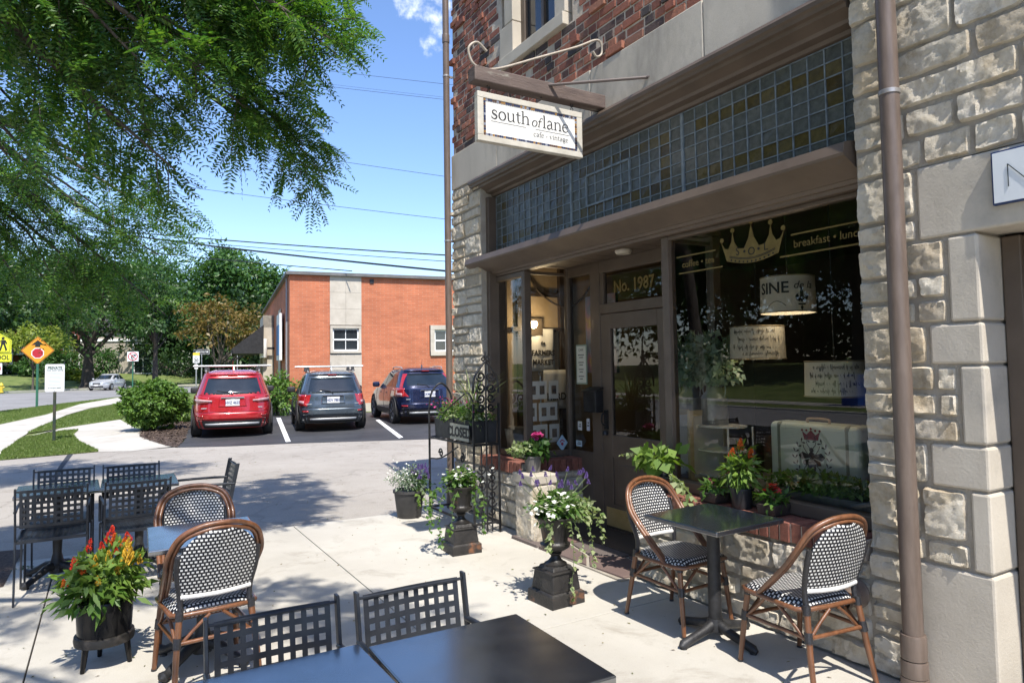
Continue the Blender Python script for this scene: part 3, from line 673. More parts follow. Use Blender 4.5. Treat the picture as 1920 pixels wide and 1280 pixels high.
# gilded lettering on the display window
cw = MB(); Mc = FXM(3.05, 2.395, 3.655)
base = [(-.21 + .42 * i / 12, -.105 - .035 * math.sin(PI * i / 12)) for i in range(13)]
topc = [(.26, .04), (.225, -.015), (.195, -.022), (.168, .02), (.155, .09), (.142, .02), (.11, -.030), (.06, -.035), (.022, .03), (.0, .115)]
topc = topc + [(-x, y) for x, y in topc[-2::-1]]
cw.prism(base + topc, .0015, Mc)
for x, y in ((-.25, .045), (-.155, .10), (0, .135), (.155, .10), (.25, .045)): cw.prism(arc(x, y, .017, 0, 340, 10), .0015, Mc)
crn = cw.build('crown_decal', M_gold, cafe)
blk = MB(); Mk = FXM(3.05, 2.395, 3.6525)
for k in (-1, 1): blk.prism([(-.185 + .37 * i / 10, -.075 - .032 * math.sin(PI * i / 10) + k * .004 + .0) for i in range(11)] + [(.185 - .37 * i / 10, -.075 - .032 * math.sin(PI * i / 10) + k * .004 - .004) for i in range(11)], .0008, Mk)
for i in range(11): x = -.17 + .034 * i; blk.prism(arc(x, -.098 - .033 * math.sin(PI * (i + .5) / 11), .007, 0, 330, 8), .0008, Mk)
blk.build('crown_marks', M_black, crn)
for ch, x, y in (('S', -.115, -.052), ('O', 0, -.066), ('L', .115, -.052), ('\u2022', -.058, -.06), ('\u2022', .058, -.06)): text('crown_letter', ch, .075, M_black, crn, FXM(3.05 - x, 2.395 + y, 3.6525), .0006)
gl = MB()
for y0_, y1_, z in ((3.74, 3.36, 2.385), (3.72, 3.30, 2.262), (2.745, 2.20, 2.385), (2.83, 2.20, 2.258)): gl.bx(3.6535, 3.6555, y1_, y0_, z - .005, z + .005); gl.cut()
gl.build('gilt_rule', M_gold, cafe)
text('window_lettering', 'coffee \u2022 tea', .068, M_gold, cafe, FXM(3.53, 2.322, 3.6545), .0008)
text('window_lettering', 'breakfast \u2022 lunch', .068, M_gold, cafe, FXM(2.50, 2.322, 3.6545), .0008, sx=1.0)
# interior seen through the glass
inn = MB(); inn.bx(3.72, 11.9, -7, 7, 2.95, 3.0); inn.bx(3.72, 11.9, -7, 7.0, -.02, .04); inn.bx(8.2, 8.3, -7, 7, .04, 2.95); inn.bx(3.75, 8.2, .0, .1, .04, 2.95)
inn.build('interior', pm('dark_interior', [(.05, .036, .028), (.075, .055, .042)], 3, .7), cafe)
tw_ = MB(); tw_.bx(3.72, 8.2, 6.88, 6.96, .04, 2.95); tw_.build('plaster_wall', pm('tan_plaster', [(.36, .27, .16), (.43, .33, .21)], 3, .8, 0, .2, 40), cafe)
tb = MB(); tb.bx(4.12, 4.20, 6.83, 6.88, .68, 2.95); tb.bx(4.72, 4.86, 6.82, 6.88, .04, 2.95); tb.bx(4.20, 4.72, 6.84, 6.88, 2.42, 2.47); tb.bx(4.05, 4.9, 6.82, 6.88, 2.0, 2.05)
tb.tube(catmull([(4.22, 6.86, 2.9), (4.4, 6.84, 2.5), (4.75, 6.80, 2.3), (5.0, 6.78, 2.4), (5.2, 6.7, 2.7)]), .012)
tb.build('timber_strips', pm('dark_timber', [(.03, .02, .014), (.05, .034, .024)], 4, .6), cafe)
bp_ = MB(); bp_.bx(3.71, 4.62, 2.0, 3.80, .50, .70); bp_.bx(3.67, 4.10, 5.86, 6.86, .50, .68); bp_.build('display_platform', pm('painted_display_floor', [(.30, .31, .30), (.40, .41, .40)], 4, .4, 0, .1, 50), cafe)
pb = MB(); pb.bx(4.62, 4.66, 2.0, 3.80, .04, 1.0); pb.build('bay_back_panel', M_brown, cafe)
# door step of flagstones
fs = MB(); polys = [[(3.30, 4.02), (3.56, 4.0), (3.66, 4.42), (3.44, 4.62), (3.28, 4.40)], [(3.58, 4.0), (4.08, 4.0), (4.09, 4.40), (3.69, 4.42)], [(3.27, 4.43), (3.43, 4.65), (3.52, 5.05), (3.25, 5.10)],
    [(3.46, 4.64), (3.68, 4.45), (4.09, 4.43), (4.09, 4.86), (3.80, 4.98), (3.55, 5.02)], [(3.25, 5.13), (3.53, 5.08), (3.60, 5.40), (3.46, 5.56), (3.24, 5.55)], [(3.56, 5.06), (3.81, 5.01), (4.09, 4.90), (4.09, 5.55), (3.52, 5.55), (3.63, 5.40)]]
for p in polys: fs.prism(p, .045, Matrix.Translation((0, 0, -.018)))
M_flag = pm('flagstone', [(.10, .08, .075), (.15, .125, .11)], 5, .7, 0, .4, 50, isl=[(.16, .06, .05, 0), (.13, .135, .125, .35), (.17, .085, .07, .6), (.10, .105, .10, 1)])
fo = struct(fs.build('door_step', M_flag, bevel=.006))
fb = MB(); fb.bx(3.26, 4.12, 4.0, 5.57, -.02, .012); struct(fb.build('step_mortar', M_mortar))
# ------------------------------------------------------------------ things fixed to the front
def downspout(label, x, y, r, z0, z1, sleeves, straps):
    t = thing('downspout', label, 'drainpipe', (x, y, 0)); p = MB(); p.tube([(0, 0, z0), (0, 0, z1)], r, 20); p.build('pipe', M_brownpipe, t, smooth=40)
    for a, b, k in sleeves: s = MB(); s.lathe([(r * k * .98, a), (r * k, a + .012), (r * k, b - .012), (r * k * .96, b)], 22); s.build('sleeve', M_brownpipe, t, smooth=30)
    for z in straps: s = MB(); s.lathe([(r * 1.02, z - .012), (r * 1.1, z - .01), (r * 1.1, z + .01), (r * 1.02, z + .012)], 20); s.bx(r * .5, r * 2.2, -.012, .012, z - .01, z + .01); s.build('strap', pm('galvanised_strap', [(.30, .27, .25), (.42, .40, .38)], 9, .4, .6), t, smooth=30)
    return t
downspout('round brown downspout beside the shop window, running to the pavement in a wide sleeve', 3.345, 1.915, .046, 0, 6.2, ((.0, .085, 1.36), (.088, .165, 1.30), (.17, .285, 1.26)), (2.93,))
downspout('thin brown downspout at the far corner of the cafe', 3.375, 7.135, .038, .0, 6.4, ((.0, .2, 1.3), (5.4, 5.5, 1.15)), (3.05, 5.0))
vt = thing('wall_vent', 'round brown vent hood low on the stone wall behind a bistro chair', 'vent', (3.40, 2.235, .385))
v = MB(); v.lathe([(.075, 0), (.08, .012), (.05, .03)], 24, cap=True); v.v = [(-z, y, x) for x, y, z in v.v]; v.build('flange', M_brownpipe, vt, smooth=40)
v = MB(); v.lathe([(.048, .02), (.046, .10), (.038, .115), (.034, .10), (.03, .05)], 24); v.v = [(-z, y, x - z * .25) for x, y, z in v.v]; v.build('hood', M_brownpipe, vt, smooth=40)
ws = thing('wall_sign', 'white blue-edged sign with a thin letter N above the right doorway', 'sign', (3.415, 1.30, 2.40))
q = MB(); q.bx(-.012, .012, -.40, .205, -.12, .12); q.build('border', pm('navy_edge', [(.02, .04, .12)], rough=.4), ws, bevel=.002)
q = MB(); q.bx(-.016, -.0125, -.392, .197, -.112, .112); q.build('face', pm('sign_face_white', [(.70, .73, .75), (.76, .79, .80)], 3, .4), ws)
text('lettering', 'N', .165, pm('sign_ink_green', [(.01, .025, .03)], rough=.5), ws, basis((-.018, .095, -.005), (0, -1, 0), (0, 0, 1)), .001, sx=.95, align='CENTER', bold=-.006)
# bracket and hanging sign
br = thing('sign_bracket', 'brown timber beam with scrolled iron stay holding the hanging sign', 'bracket', (FX_, 4.31, 3.71))
b_ = MB(); b_.bx(-1.20, -.012, -.055, .055, -.055, .055); b_.build('beam', pm('peeling_brown_timber', [(.085, .06, .052), (.13, .095, .08)], 8, .65, 0, .5, 40, grime=((.26, .25, .21), 9, .60, .72), stretch=(.5, 2, 2)), br, bevel=.008)
b_ = MB(); b_.bx(-.012, .0, -.085, .085, -.10, .075); b_.build('wall_plate', M_brown, br, bevel=.003)
def spiral(c, r0_, turns, a0, pl=((1, 0, 0), (0, 0, 1)), n=26, r1=.2):
    X, Y = Vector(pl[0]), Vector(pl[1]); out = []
    for i in range(n + 1):
        t = i / n; a = R(a0) + turns * 2 * PI * t; r_ = r0_ * (1 - t * (1 - r1)); out.append(Vector(c) + X * math.cos(a) * r_ + Y * math.sin(a) * r_)
    return out
stay = MB()
stay.tube(catmull([(-1.07, 0, .20), (-1.15, 0, .25), (-1.22, 0, .19), (-1.19, 0, .09), (-1.10, 0, .065), (-.95, 0, .10), (-.6, 0, .26), (-.25, 0, .42), (-.06, 0, .52), (.0, 0, .50), (.0, 0, .42), (-.05, 0, .385), (-.09, 0, .42)], 7), .010, 8)
stay.build('scrolled_stay', pm('rusty_cream_iron', [(.30, .26, .21), (.40, .35, .29)], 14, .6, .2, .2, 80), br, smooth=50)
b_ = MB(); b_.tube([(-.56, -.05, .03), (-.01, -.56, .012)], .012, 8); b_.lathe([(.02, -.004), (.02, .004)], 10, (-.01, -.56, .012)); b_.build('brace_rod', pm('brown_rod', [(.10, .075, .066)], rough=.5), br)
b_ = MB(); b_.tube([(-.60, 0, .06), (-.60, 0, -.06)], .006)
for x in (-1.06, -.31):
    for k in range(3): b_.tube([(x + .012 * math.cos(a * PI / 5), .012 * math.sin(a * PI / 5) * (k % 2), -.062 - .018 * k + .012 * (math.sin(a * PI / 5) if k % 2 == 0 else .5)) for a in range(10)], .003, 5, closed=True)
b_.build('chain_hook', M_iron, br)
sg = thing('hanging_sign', 'white framed sign with mosaic border reading south of lane, hung under the timber beam', 'sign', (2.742, 4.31, 3.41), R(0))
HW, HH = .468, .182
q = MB(); q.bx(-HW, HW, -.026, .026, HH - .045, HH); q.bx(-HW, HW, -.026, .026, -HH, -HH + .045); q.bx(-HW, -HW + .05, -.0255, .0255, -HH + .045, HH - .045); q.bx(HW - .05, HW, -.0255, .0255, -HH + .045, HH - .045)
q.build('frame', pm('worn_cream_paint', [(.42, .39, .33), (.55, .52, .45)], 5, .6, 0, .3, 50, grime=((.25, .22, .17), 11, .62, .75)), sg, bevel=.004)
q = MB(); q.bx(-HW + .04, HW - .04, -.018, .018, -HH + .04, HH - .04); q.build('board', pm('sign_board_white', [(.66, .65, .61), (.74, .73, .70)], 4, .5, 0, .1, 30), sg)
mt = MB(); rm = random.Random(9)
def tiles(y):
    x = -HW + .052
    while x < HW - .06:
        for z in (HH - .062, -HH + .046): mt.bx(x, x + .0155, y - .003, y + .003, z, z + .017, rm.choice((0, 0, 1, 2, 3)))
        x += .0185
    z = -HH + .065
    while z < HH - .07:
        for x0 in (-HW + .052, HW - .069): mt.bx(x0, x0 + .017, y - .003, y + .003, z, z + .0155, rm.choice((0, 0, 1, 2, 3)))
        z += .0185
tiles(-.019); tiles(.019)
mt.build('mosaic_border', [pm('tile_navy', [(.03, .04, .09)], rough=.25), pm('tile_grey', [(.22, .24, .30)], rough=.25), pm('tile_ochre', [(.28, .15, .05)], rough=.25), pm('tile_brown', [(.10, .06, .05)], rough=.25)], sg)
# serif lettering drawn as thick and thin strokes
SER = {
 's': (.44, [('c', [(.37, .36), (.28, .46), (.15, .45), (.09, .36), (.15, .27), (.27, .22), (.36, .14), (.31, .03), (.18, -.01), (.06, .06), (.04, .12)], (.03, .05, .06, .08, .10, .11, .10, .08, .06, .05, .03)), ('l', [(.36, .46), (.36, .33)], .025), ('l', [(.05, .0), (.05, .14)], .025)]),
 'o': (.54, [('o', (.27, .22), (.22, .24))]),
 'u': (.58, [('l', [(.11, .46), (.11, .14)], .09), ('c', [(.11, .16), (.14, .04), (.25, .0), (.36, .06), (.42, .13)], (.09, .08, .05, .03, .02)), ('l', [(.44, .46), (.44, .0)], .09), ('l', [(.02, .455), (.13, .455)], .03), ('l', [(.35, .455), (.46, .455)], .03), ('l', [(.44, .012), (.55, .012)], .03)]),
 't': (.36, [('l', [(.15, .60), (.15, .12)], .09), ('c', [(.15, .14), (.18, .03), (.26, .01), (.33, .06)], (.09, .06, .04, .02)), ('l', [(.02, .45), (.32, .45)], .035)]),
 'h': (.58, [('l', [(.12, .72), (.12, 0)], .09), ('c', [(.14, .34), (.22, .44), (.33, .46), (.42, .40), (.45, .30)], (.02, .04, .05, .07, .09)), ('l', [(.45, .31), (.45, 0)], .09), ('l', [(.02, .705), (.14, .705)], .03), ('l', [(.01, .014), (.23, .014)], .03), ('l', [(.34, .014), (.56, .014)], .03)]),
 'l': (.28, [('l', [(.13, .72), (.13, 0)], .09), ('l', [(.03, .705), (.15, .705)], .03), ('l', [(.02, .014), (.25, .014)], .03)]),
 'a': (.48, [('c', [(.08, .36), (.14, .45), (.25, .46), (.33, .39), (.34, .28)], (.06, .05, .05, .07, .09)), ('l', [(.34, .30), (.34, .05)], .09), ('c', [(.34, .27), (.18, .23), (.07, .15), (.09, .03), (.19, .0), (.30, .07), (.34, .12)], (.03, .05, .08, .09, .06, .03, .02)), ('l', [(.34, .02), (.46, .02)], .03)]),
 'n': (.58, [('l', [(.12, .46), (.12, 0)], .09), ('c', [(.14, .34), (.22, .44), (.33, .46), (.42, .40), (.45, .30)], (.02, .04, .05, .07, .09)), ('l', [(.45, .31), (.45, 0)], .09), ('l', [(.02, .455), (.14, .455)], .03), ('l', [(.01, .014), (.23, .014)], .03), ('l', [(.34, .014), (.56, .014)], .03)]),
 'e': (.48, [('c', [(.08, .26), (.40, .26)], (.03, .03)), ('c', [(.40, .26), (.38, .40), (.26, .46), (.12, .41), (.06, .25), (.10, .07), (.24, 0), (.38, .06), (.42, .12)], (.05, .06, .03, .07, .10, .09, .05, .03, .02))]),
 'c': (.46, [('c', [(.38, .33), (.35, .43), (.25, .46), (.12, .41), (.06, .24), (.11, .06), (.24, 0), (.37, .06), (.41, .13)], (.07, .06, .03, .07, .10, .09, .05, .03, .02))]),
 'f': (.32, [('c', [(.36, .64), (.30, .72), (.20, .71), (.15, .60), (.14, .45), (.14, 0)], (.07, .05, .04, .07, .09, .09)), ('l', [(.0, .45), (.32, .45)], .05), ('l', [(.04, .014), (.27, .014)], .03)]),
 'v': (.50, [('l', [(.07, .46), (.26, 0)], .09), ('l', [(.26, 0), (.43, .46)], .03), ('l', [(0, .455), (.18, .455)], .03), ('l', [(.34, .455), (.50, .455)], .03)]),
 'i': (.28, [('l', [(.13, .46), (.13, 0)], .09), ('l', [(.03, .455), (.15, .455)], .03), ('l', [(.02, .014), (.25, .014)], .03), ('l', [(.085, .63), (.175, .63)], .09)]),
 'g': (.50, [('o', (.22, .30), (.16, .16)), ('c', [(.12, .17), (.08, .07), (.20, .03), (.38, .0), (.40, -.13), (.22, -.21), (.06, -.14), (.09, -.03), (.2, .02)], (.03, .05, .07, .08, .06, .05, .06, .05, .03)), ('l', [(.34, .42), (.46, .44)], .05)]),
 ' ': (.25, []), '\u2022': (.36, [('l', [(.10, .22), (.24, .22)], .14)])}
def serif(mb, s, size, x, y, M, shear=0, h=0.0):
    for ch in s:
        adv, strokes = SER[ch]
        for k_ in strokes:
            if k_[0] == 'o':
                (cx, cy), (rx, ry) = k_[1], k_[2]; pts = [(cx + rx * .92 * math.cos(R(a)), cy + ry * .96 * math.sin(R(a))) for a in range(0, 361, 15)]; w = [.035 + .065 * abs(math.cos(R(a))) for a in range(0, 361, 15)]
            else:
                pts, w = k_[1], k_[2]
                if k_[0] == 'c' and len(pts) > 2:
                    cc = catmull([(a, b, 0) for a, b in pts], 4); w = [w[min(len(w) - 1, i // 4)] + (w[min(len(w) - 1, i // 4 + 1)] - w[min(len(w) - 1, i // 4)]) * (i % 4) / 4 for i in range(len(cc))]; pts = [(p.x, p.y) for p in cc]
            pts = [(x + (px + shear * py) * size, y + py * size) for px, py in pts]
            ribbon(mb, pts, [q_ * size for q_ in w] if hasattr(w, '__len__') else w * size, M, h)
        x += adv * size
    return x
for sgn in (-1, 1):
    L = MB(); Ms = basis((0, sgn * .0188, 0), (-sgn, 0, 0), (0, 0, 1)) if sgn > 0 else basis((0, -.0188, 0), (1, 0, 0), (0, 0, 1))
    x = serif(L, 'south', .135, -.355, .0, Ms, 0, .0012); x = serif(L, 'of', .10, x + .010, .0, Ms, .22, .0012); serif(L, 'lane', .135, x + .016, .0, Ms, 0, .0012)
    serif(L, 'cafe \u2022 vintage', .056, .012, -.078, Ms, 0, .0012)
    ribbon(L, [(-.355, -.022), (-.055, -.022)], .003, Ms, .0012); ribbon(L, [(.03, -.022), (.345, -.022)], .003, Ms, .0012)
    L.build('lettering', pm('sign_ink', [(.05, .05, .052)], rough=.6), sg)
cl = thing('ceiling_light', 'small round cream light on the ceiling above the cafe entrance', 'lamp', (3.88, 4.62, 2.595))
q = MB(); q.lathe([(.075, .0), (.075, -.016), (.06, -.034), (.0, -.036)], 24); q.build('housing', pm('cream_enamel', [(.52, .47, .38)], rough=.4), cl, smooth=40)
mb_ = thing('mailbox', 'black metal letterbox mounted between the sidelight and the cafe door', 'mailbox', (4.10, 5.34, 1.245))
q = MB(); q.bx(-.085, .008, -.10, .10, -.11, .10); q.build('body', M_iron, mb_, bevel=.008)
q = MB(); q.prism([(-.10, .10), (.008, .135), (.008, .118), (-.10, .085)], .212, Matrix(((1, 0, 0, 0), (0, 0, 1, -.106), (0, 1, 0, 0), (0, 0, 0, 1)))); q.build('lid', M_iron, mb_)
# ------------------------------------------------------------------ tables and chairs
M_top = pm('black_laminate_top', [(.007, .010, .015), (.012, .016, .023)], 3, .20, 0, .05, 240, spec=1.0, rvar=.05, coat=.7)
for n_ in M_top.node_tree.nodes:
    if n_.type == 'BSDF_PRINCIPLED': n_.inputs['IOR'].default_value = 2.1; n_.inputs['Coat Roughness'].default_value = .12
M_cast = pm('cast_iron_base', [(.014, .014, .015), (.035, .035, .037)], 10, .5, .2, .4, 60, grime=((.11, .10, .09), 9, .64, .74))
def table(label, x, y, sx, sy, base, rz=0, group=None, h=.70):
    t = thing('cafe_table', label, 'table', (x, y, 0), rz, group)
    q = MB(); q.box((0, 0, h - .014), (sx, sy, .028)); q.build('tabletop', M_top, t, bevel=.006, seg=3)
    q = MB(); q.box((0, 0, h - .034), (.26, .26, .010)); q.build('mount_plate', M_cast, t)
    q = MB()
    if base == 'plain': q.lathe([(.038, .09), (.037, h - .035)], 24)
    else: q.lathe([(.055, .09), (.06, .12), (.042, .15), (.03, .2), (.034, .34), (.046, .36), (.034, .38), (.03, .56), (.04, .60), (.05, h - .035)], 24)
    q.build('column', M_cast, t, smooth=40)
    q = MB()
    for k in range(4):
        a = PI / 2 * k + (.0 if base == 'plain' else PI / 4); c, s = math.cos(a), math.sin(a)
        pr = [(.03, .085), (.10, .062), (.20, .040), (.265, .024), (.285, .015)] if base == 'plain' else [(.02, .11), (.10, .10), (.18, .065), (.25, .035), (.285, .03), (.30, .022)]
        wd = [.030, .026, .024, .026, .014] if base == 'plain' else [.034, .03, .024, .022, .03, .012]
        q.tube([(c * r_, s * r_, z) for r_, z in pr], wd, 10); q.lathe([(.02, 0), (.018, .012)], 10, (c * .262, s * .262, 0))
    q.lathe([(.05, .05), (.052, .09), (.042, .12)], 20); q.build('pedestal_foot', M_cast, t, smooth=50)
    return t
def lattice(mb, w, h, nx, ny, hole, margin, fn, th=.003):
    """flat sheet w by h with nx by ny square holes; fn maps (u, v) to a 3-D point"""
    xs = [0.0]; step = (w - 2 * margin) / nx
    for i in range(nx): a = margin + step * i + (step - hole) / 2; xs += [a, a + hole]
    xs.append(w); zs = [0.0]; stp = (h - 2 * margin) / ny
    for i in range(ny): a = margin + stp * i + (stp - hole) / 2; zs += [a, a + hole]
    zs.append(h); n = len(xs); base = len(mb.v)
    mb.v += [tuple(fn(x - w / 2, z)) for z in zs for x in xs]
    for j in range(len(zs) - 1):
        for i in range(n - 1):
            if i % 2 == 1 and j % 2 == 1: continue
            q = base + j * n + i; mb.f.append((q, q + 1, q + n + 1, q + n)); mb.m.append(0)
M_chair = pm('charcoal_chair_metal', [(.017, .020, .026), (.028, .032, .040)], 14, .40, .25, .1, 200, rvar=.08)
def make_metal_chair():
    t = thing('metal_chair', 'x', 'chair')
    q = MB(); lattice(q, .405, .41, 10, 10, .021, .012, lambda u, v: (u, -.20 + v, .435 + .012 * math.cos(v / .41 * PI) * .6 - .01 * (1 - (u / .2) ** 2))); q.build('seat', M_chair, t, solid=.003)
    tl = lambda z: -.215 - (z - .43) * .17
    q = MB(); lattice(q, .375, .265, 9, 6, .0215, .010, lambda u, v: (u, tl(.525 + v) - .014 * (1 - (u / .2) ** 2), .525 + v)); q.build('backrest', M_chair, t, solid=.003)
    for s in (-1, 1):
        q = MB(); x = s * .212
        q.add([(x + dx, y + dy, z) for (y, z) in ((-.245, 0), (-.205, .43), (tl(.806), .806)) for dx, dy in ((-.006, -.016), (.006, -.016), (.006, .016), (-.006, .016))],
              [(3, 2, 1, 0), (8, 9, 10, 11)] + [(k * 4 + a, k * 4 + (a + 1) % 4, k * 4 + 4 + (a + 1) % 4, k * 4 + 4 + a) for k in range(2) for a in range(4)])
        q.build('rear_leg', M_chair, t, bevel=.002, seg=1)
        q = MB(); q.box((x, .215, .215), (.012, .032, .43)); q.build('front_leg', M_chair, t, bevel=.002, seg=1)
        q = MB(); pts = catmull([(x, tl(.64), .64), (x + s * .004, -.1, .645), (x + s * .006, .08, .645), (x + s * .004, .18, .635), (x, .225, .58), (x, .215, .44)], 5); q.tube(pts, .011, 8); q.build('armrest', M_chair, t, smooth=50)
        q = MB(); q.box((x * .98, 0, .425), (.010, .42, .022)); q.build('side_rail', M_chair, t)
    q = MB(); q.box((0, .208, .424), (.42, .010, .022)); q.cut(); q.box((0, -.205, .424), (.42, .010, .022)); q.cut(); q.tube([(-.205, tl(.782), .782), (.205, tl(.782), .782)], .006, 6); q.cut(); q.tube([(-.205, tl(.54), .54), (.205, tl(.54), .54)], .006, 6); q.build('crossbar', M_chair, t)
    return t
mc = [None]
def metal_chair(label, x, y, rz):
    o = mc[0] = make_metal_chair() if mc[0] is None else copy_tree(mc[0])
    o.location = (x, y, 0); o.rotation_euler.z = rz; tag(o, label, 'chair', 'charcoal metal lattice chairs'); return o
# woven bistro chair
M_rattan = pm('brown_rattan', [(.105, .042, .018), (.19, .078, .034)], 4, .34, 0, .2, 60, coat=.35, stretch=(8, 8, 1.5), grime=((.05, .018, .01), 12, .62, .75))
M_wrap = pm('black_wrap', [(.012, .012, .014), (.03, .03, .034)], 120, .35, 0, .4, 200)
def wovenm(name):
    m, nt, b, out = nodes_of(name); uv = nt.nodes.new('ShaderNodeTexCoord').outputs['UV']
    br_ = nt.nodes.new('ShaderNodeTexBrick'); br_.offset = .5; br_.offset_frequency = 2; br_.inputs['Scale'].default_value = 1
    br_.inputs['Color1'].default_value = (.72, .71, .68, 1); br_.inputs['Color2'].default_value = (.60, .60, .58, 1); br_.inputs['Mortar'].default_value = (.010, .011, .016, 1)
    br_.inputs['Brick Width'].default_value = .0200; br_.inputs['Row Height'].default_value = .0182; br_.inputs['Mortar Size'].default_value = .0045; br_.inputs['Mortar Smooth'].default_value = .1
    nt.links.new(uv, br_.inputs['Vector']); nt.links.new(br_.outputs['Color'], b.inputs['Base Color']); b.inputs['Roughness'].default_value = .38
    bp = nt.nodes.new('ShaderNodeBump'); bp.invert = True; bp.inputs['Strength'].default_value = .8; bp.inputs['Distance'].default_value = .004
    nt.links.new(br_.outputs['Fac'], bp.inputs['Height']); nt.links.new(bp.outputs[0], b.inputs['Normal']); return m
M_woven = wovenm('woven_black_and_white')
def tree_tube(mb, pts, r, n=10, k=6): mb.tube(catmull(pts, k), r, n)
def make_bistro():
    t = thing('bistro_chair', 'x', 'chair')
    lean = lambda z: -.165 - max(0, z - .43) * .28
    # woven back: arch with a gentle hollow
    q = MB(); nz, nx = 22, 16; z0, z1 = .505, .835
    def hw(z):
        a = .172 + .02 * min(1, (z - z0) / .12)
        k = (z - .64) / (z1 + .006 - .64)
        return a if k <= 0 else a * math.sqrt(max(0.0, 1 - k ** 2.3))
    for j in range(nz + 1):
        z = z0 + (z1 - z0) * j / nz
        for i in range(nx + 1):
            u = 2 * i / nx - 1; x = u * hw(z); q.v.append((x, lean(z) - .035 * (1 - u * u * .9) * .9, z)); q.uv[len(q.v) - 1] = (x + .5, z)
    for j in range(nz):
        for i in range(nx): a = j * (nx + 1) + i; q.f.append((a, a + 1, a + nx + 2, a + nx + 1)); q.m.append(0)
    q.build('woven_back', M_woven, t, smooth=60, solid=.010)
    q = MB(); q.tube([(-.165, lean(.5) - .006, .50), (-.08, lean(.5) - .026, .498), (0, lean(.5) - .033, .497), (.08, lean(.5) - .026, .498), (.165, lean(.5) - .006, .50)], .014, 10); q.build('white_binding', pm('white_weave', [(.62, .61, .58), (.72, .71, .69)], 120, .45, 0, .5, 180), t, smooth=60)
    # hoop of two canes
    q = MB()
    for d, r_ in ((0, .0135), (.024, .0115)):
        pts = [(.205 - d * .3, .10, .40 + d * .2), (.212 - d, .02, .475), (.222 - d, -.11, .60), (.225 - d, -.19, .70), (.185 - d * .8, -.245, .805 - d * .5), (.10 - d * .4, -.275, .855 - d), (0, -.285, .868 - d)]
        pts = pts + [(-x, y, z) for x, y, z in pts[-2::-1]]; q.tube(catmull(pts, 6), r_, 10)
    q.build('hoop', M_rattan, t, smooth=60)
    q = MB()
    for s in (-1, 1):
        tree_tube(q, [(s * .165, -.19, .40), (s * .168, lean(.5) - .0, .5), (s * .188, lean(.62), .62), (s * .19, lean(.72), .715)], .014); q.cut()
    q.build('back_post', M_wrap, t, smooth=60)
    # seat
    q = MB(); n = 16; S = []
    for j in range(n + 1):
        for i in range(n + 1):
            u, v = 2 * i / n - 1, 2 * j / n - 1; k = max(abs(u), abs(v)); cr = (abs(u) ** 5 + abs(v) ** 5) ** .2 or 1
            x, y = u * k / cr * (.205 + .012 * v), v * k / cr * .205 + .015; e = max(0, (k - .82) / .18)
            q.v.append((x, y, .452 - .012 * (1 - k * k) - .03 * e * e)); q.uv[len(q.v) - 1] = (x + .5, y + .5)
    for j in range(n):
        for i in range(n): a = j * (n + 1) + i; q.f.append((a, a + 1, a + n + 2, a + n + 1)); q.m.append(0)
    ring = [j for j in range(n + 1)] + [(k * (n + 1) + n) for k in range(1, n + 1)] + [n * (n + 1) + k for k in range(n - 1, -1, -1)] + [k * (n + 1) for k in range(n - 1, 0, -1)]
    o = len(q.v); acc = 0
    for i_, a in enumerate(ring):
        p = q.v[a]; q.v.append((p[0], p[1], p[2] - .034)); b_ = ring[i_ - 1]; acc += .025; q.uv[len(q.v) - 1] = (q.uv[a][0], q.uv[a][1] - .034)
    for i_ in range(len(ring)): j_ = (i_ + 1) % len(ring); q.f.append((ring[i_], o + i_, o + j_, ring[j_])); q.m.append(0)
    q.build('woven_seat', M_woven, t, smooth=55)
    q = MB(); q.tube([(x * 1.0, y, .405) for x, y in [(.2, -.16), (.208, 0), (.21, .17), (.19, .215), (.0, .222), (-.19, .215), (-.21, .17), (-.208, 0), (-.2, -.16), (-.15, -.19), (0, -.195), (.15, -.19)]], .013, 8, closed=True); q.build('seat_rim', M_rattan, t, smooth=60)
    for s in (-1, 1):
        q = MB(); q.tube([(s * .205, -.262, .0), (s * .19, -.225, .2), (s * .17, -.195, .42)], [.0125, .0155, .016], 10); l = q.build('rear_leg', M_rattan, t, smooth=60)
        q = MB(); q.tube([(s * .2025, -.256, .0), (s * .2035, -.259, .012)], .0145, 10); q.tube([(s * .186, -.218, .255), (s * .181, -.21, .305)], .0195, 10); q.tube([(s * .172, -.198, .385), (s * .17, -.195, .43)], .0195, 10); q.build('wrapping', M_wrap, l)
        q = MB(); q.tube([(s * .212, .232, .0), (s * .20, .21, .2), (s * .185, .185, .41)], [.0125, .0155, .016], 10); l = q.build('front_leg', M_rattan, t, smooth=60)
        q = MB(); q.tube([(s * .212, .232, .0), (s * .2115, .231, .012)], .0145, 10); q.tube([(s * .198, .206, .235), (s * .194, .20, .285)], .0195, 10); q.tube([(s * .186, .187, .375), (s * .184, .184, .42)], .0195, 10); q.build('wrapping', M_wrap, l)
    q = MB()
    for s in (-1, 1):
        q.tube([(s * .184, -.212, .275), (s * .195, .20, .262)], .011, 8); tree_tube(q, [(s * .185, -.20, .26), (s * .19, -.11, .335), (s * .20, -.04, .395)], .009, 8); tree_tube(q, [(s * .195, .20, .25), (s * .195, .11, .335), (s * .20, .05, .395)], .009, 8)
    q.tube([(-.184, -.212, .275), (.184, -.212, .275)], .011, 8); q.tube([(-.195, .20, .262), (.195, .20, .262)], .011, 8)
    for y, x0 in ((-.205, .184), (.197, .195)):
        for s in (-1, 1): tree_tube(q, [(s * x0, y, .25), (s * .10, y, .335), (s * .03, y, .395)], .009, 8)
    q.build('stretcher', M_rattan, t, smooth=60)
    return t
bc = [None]
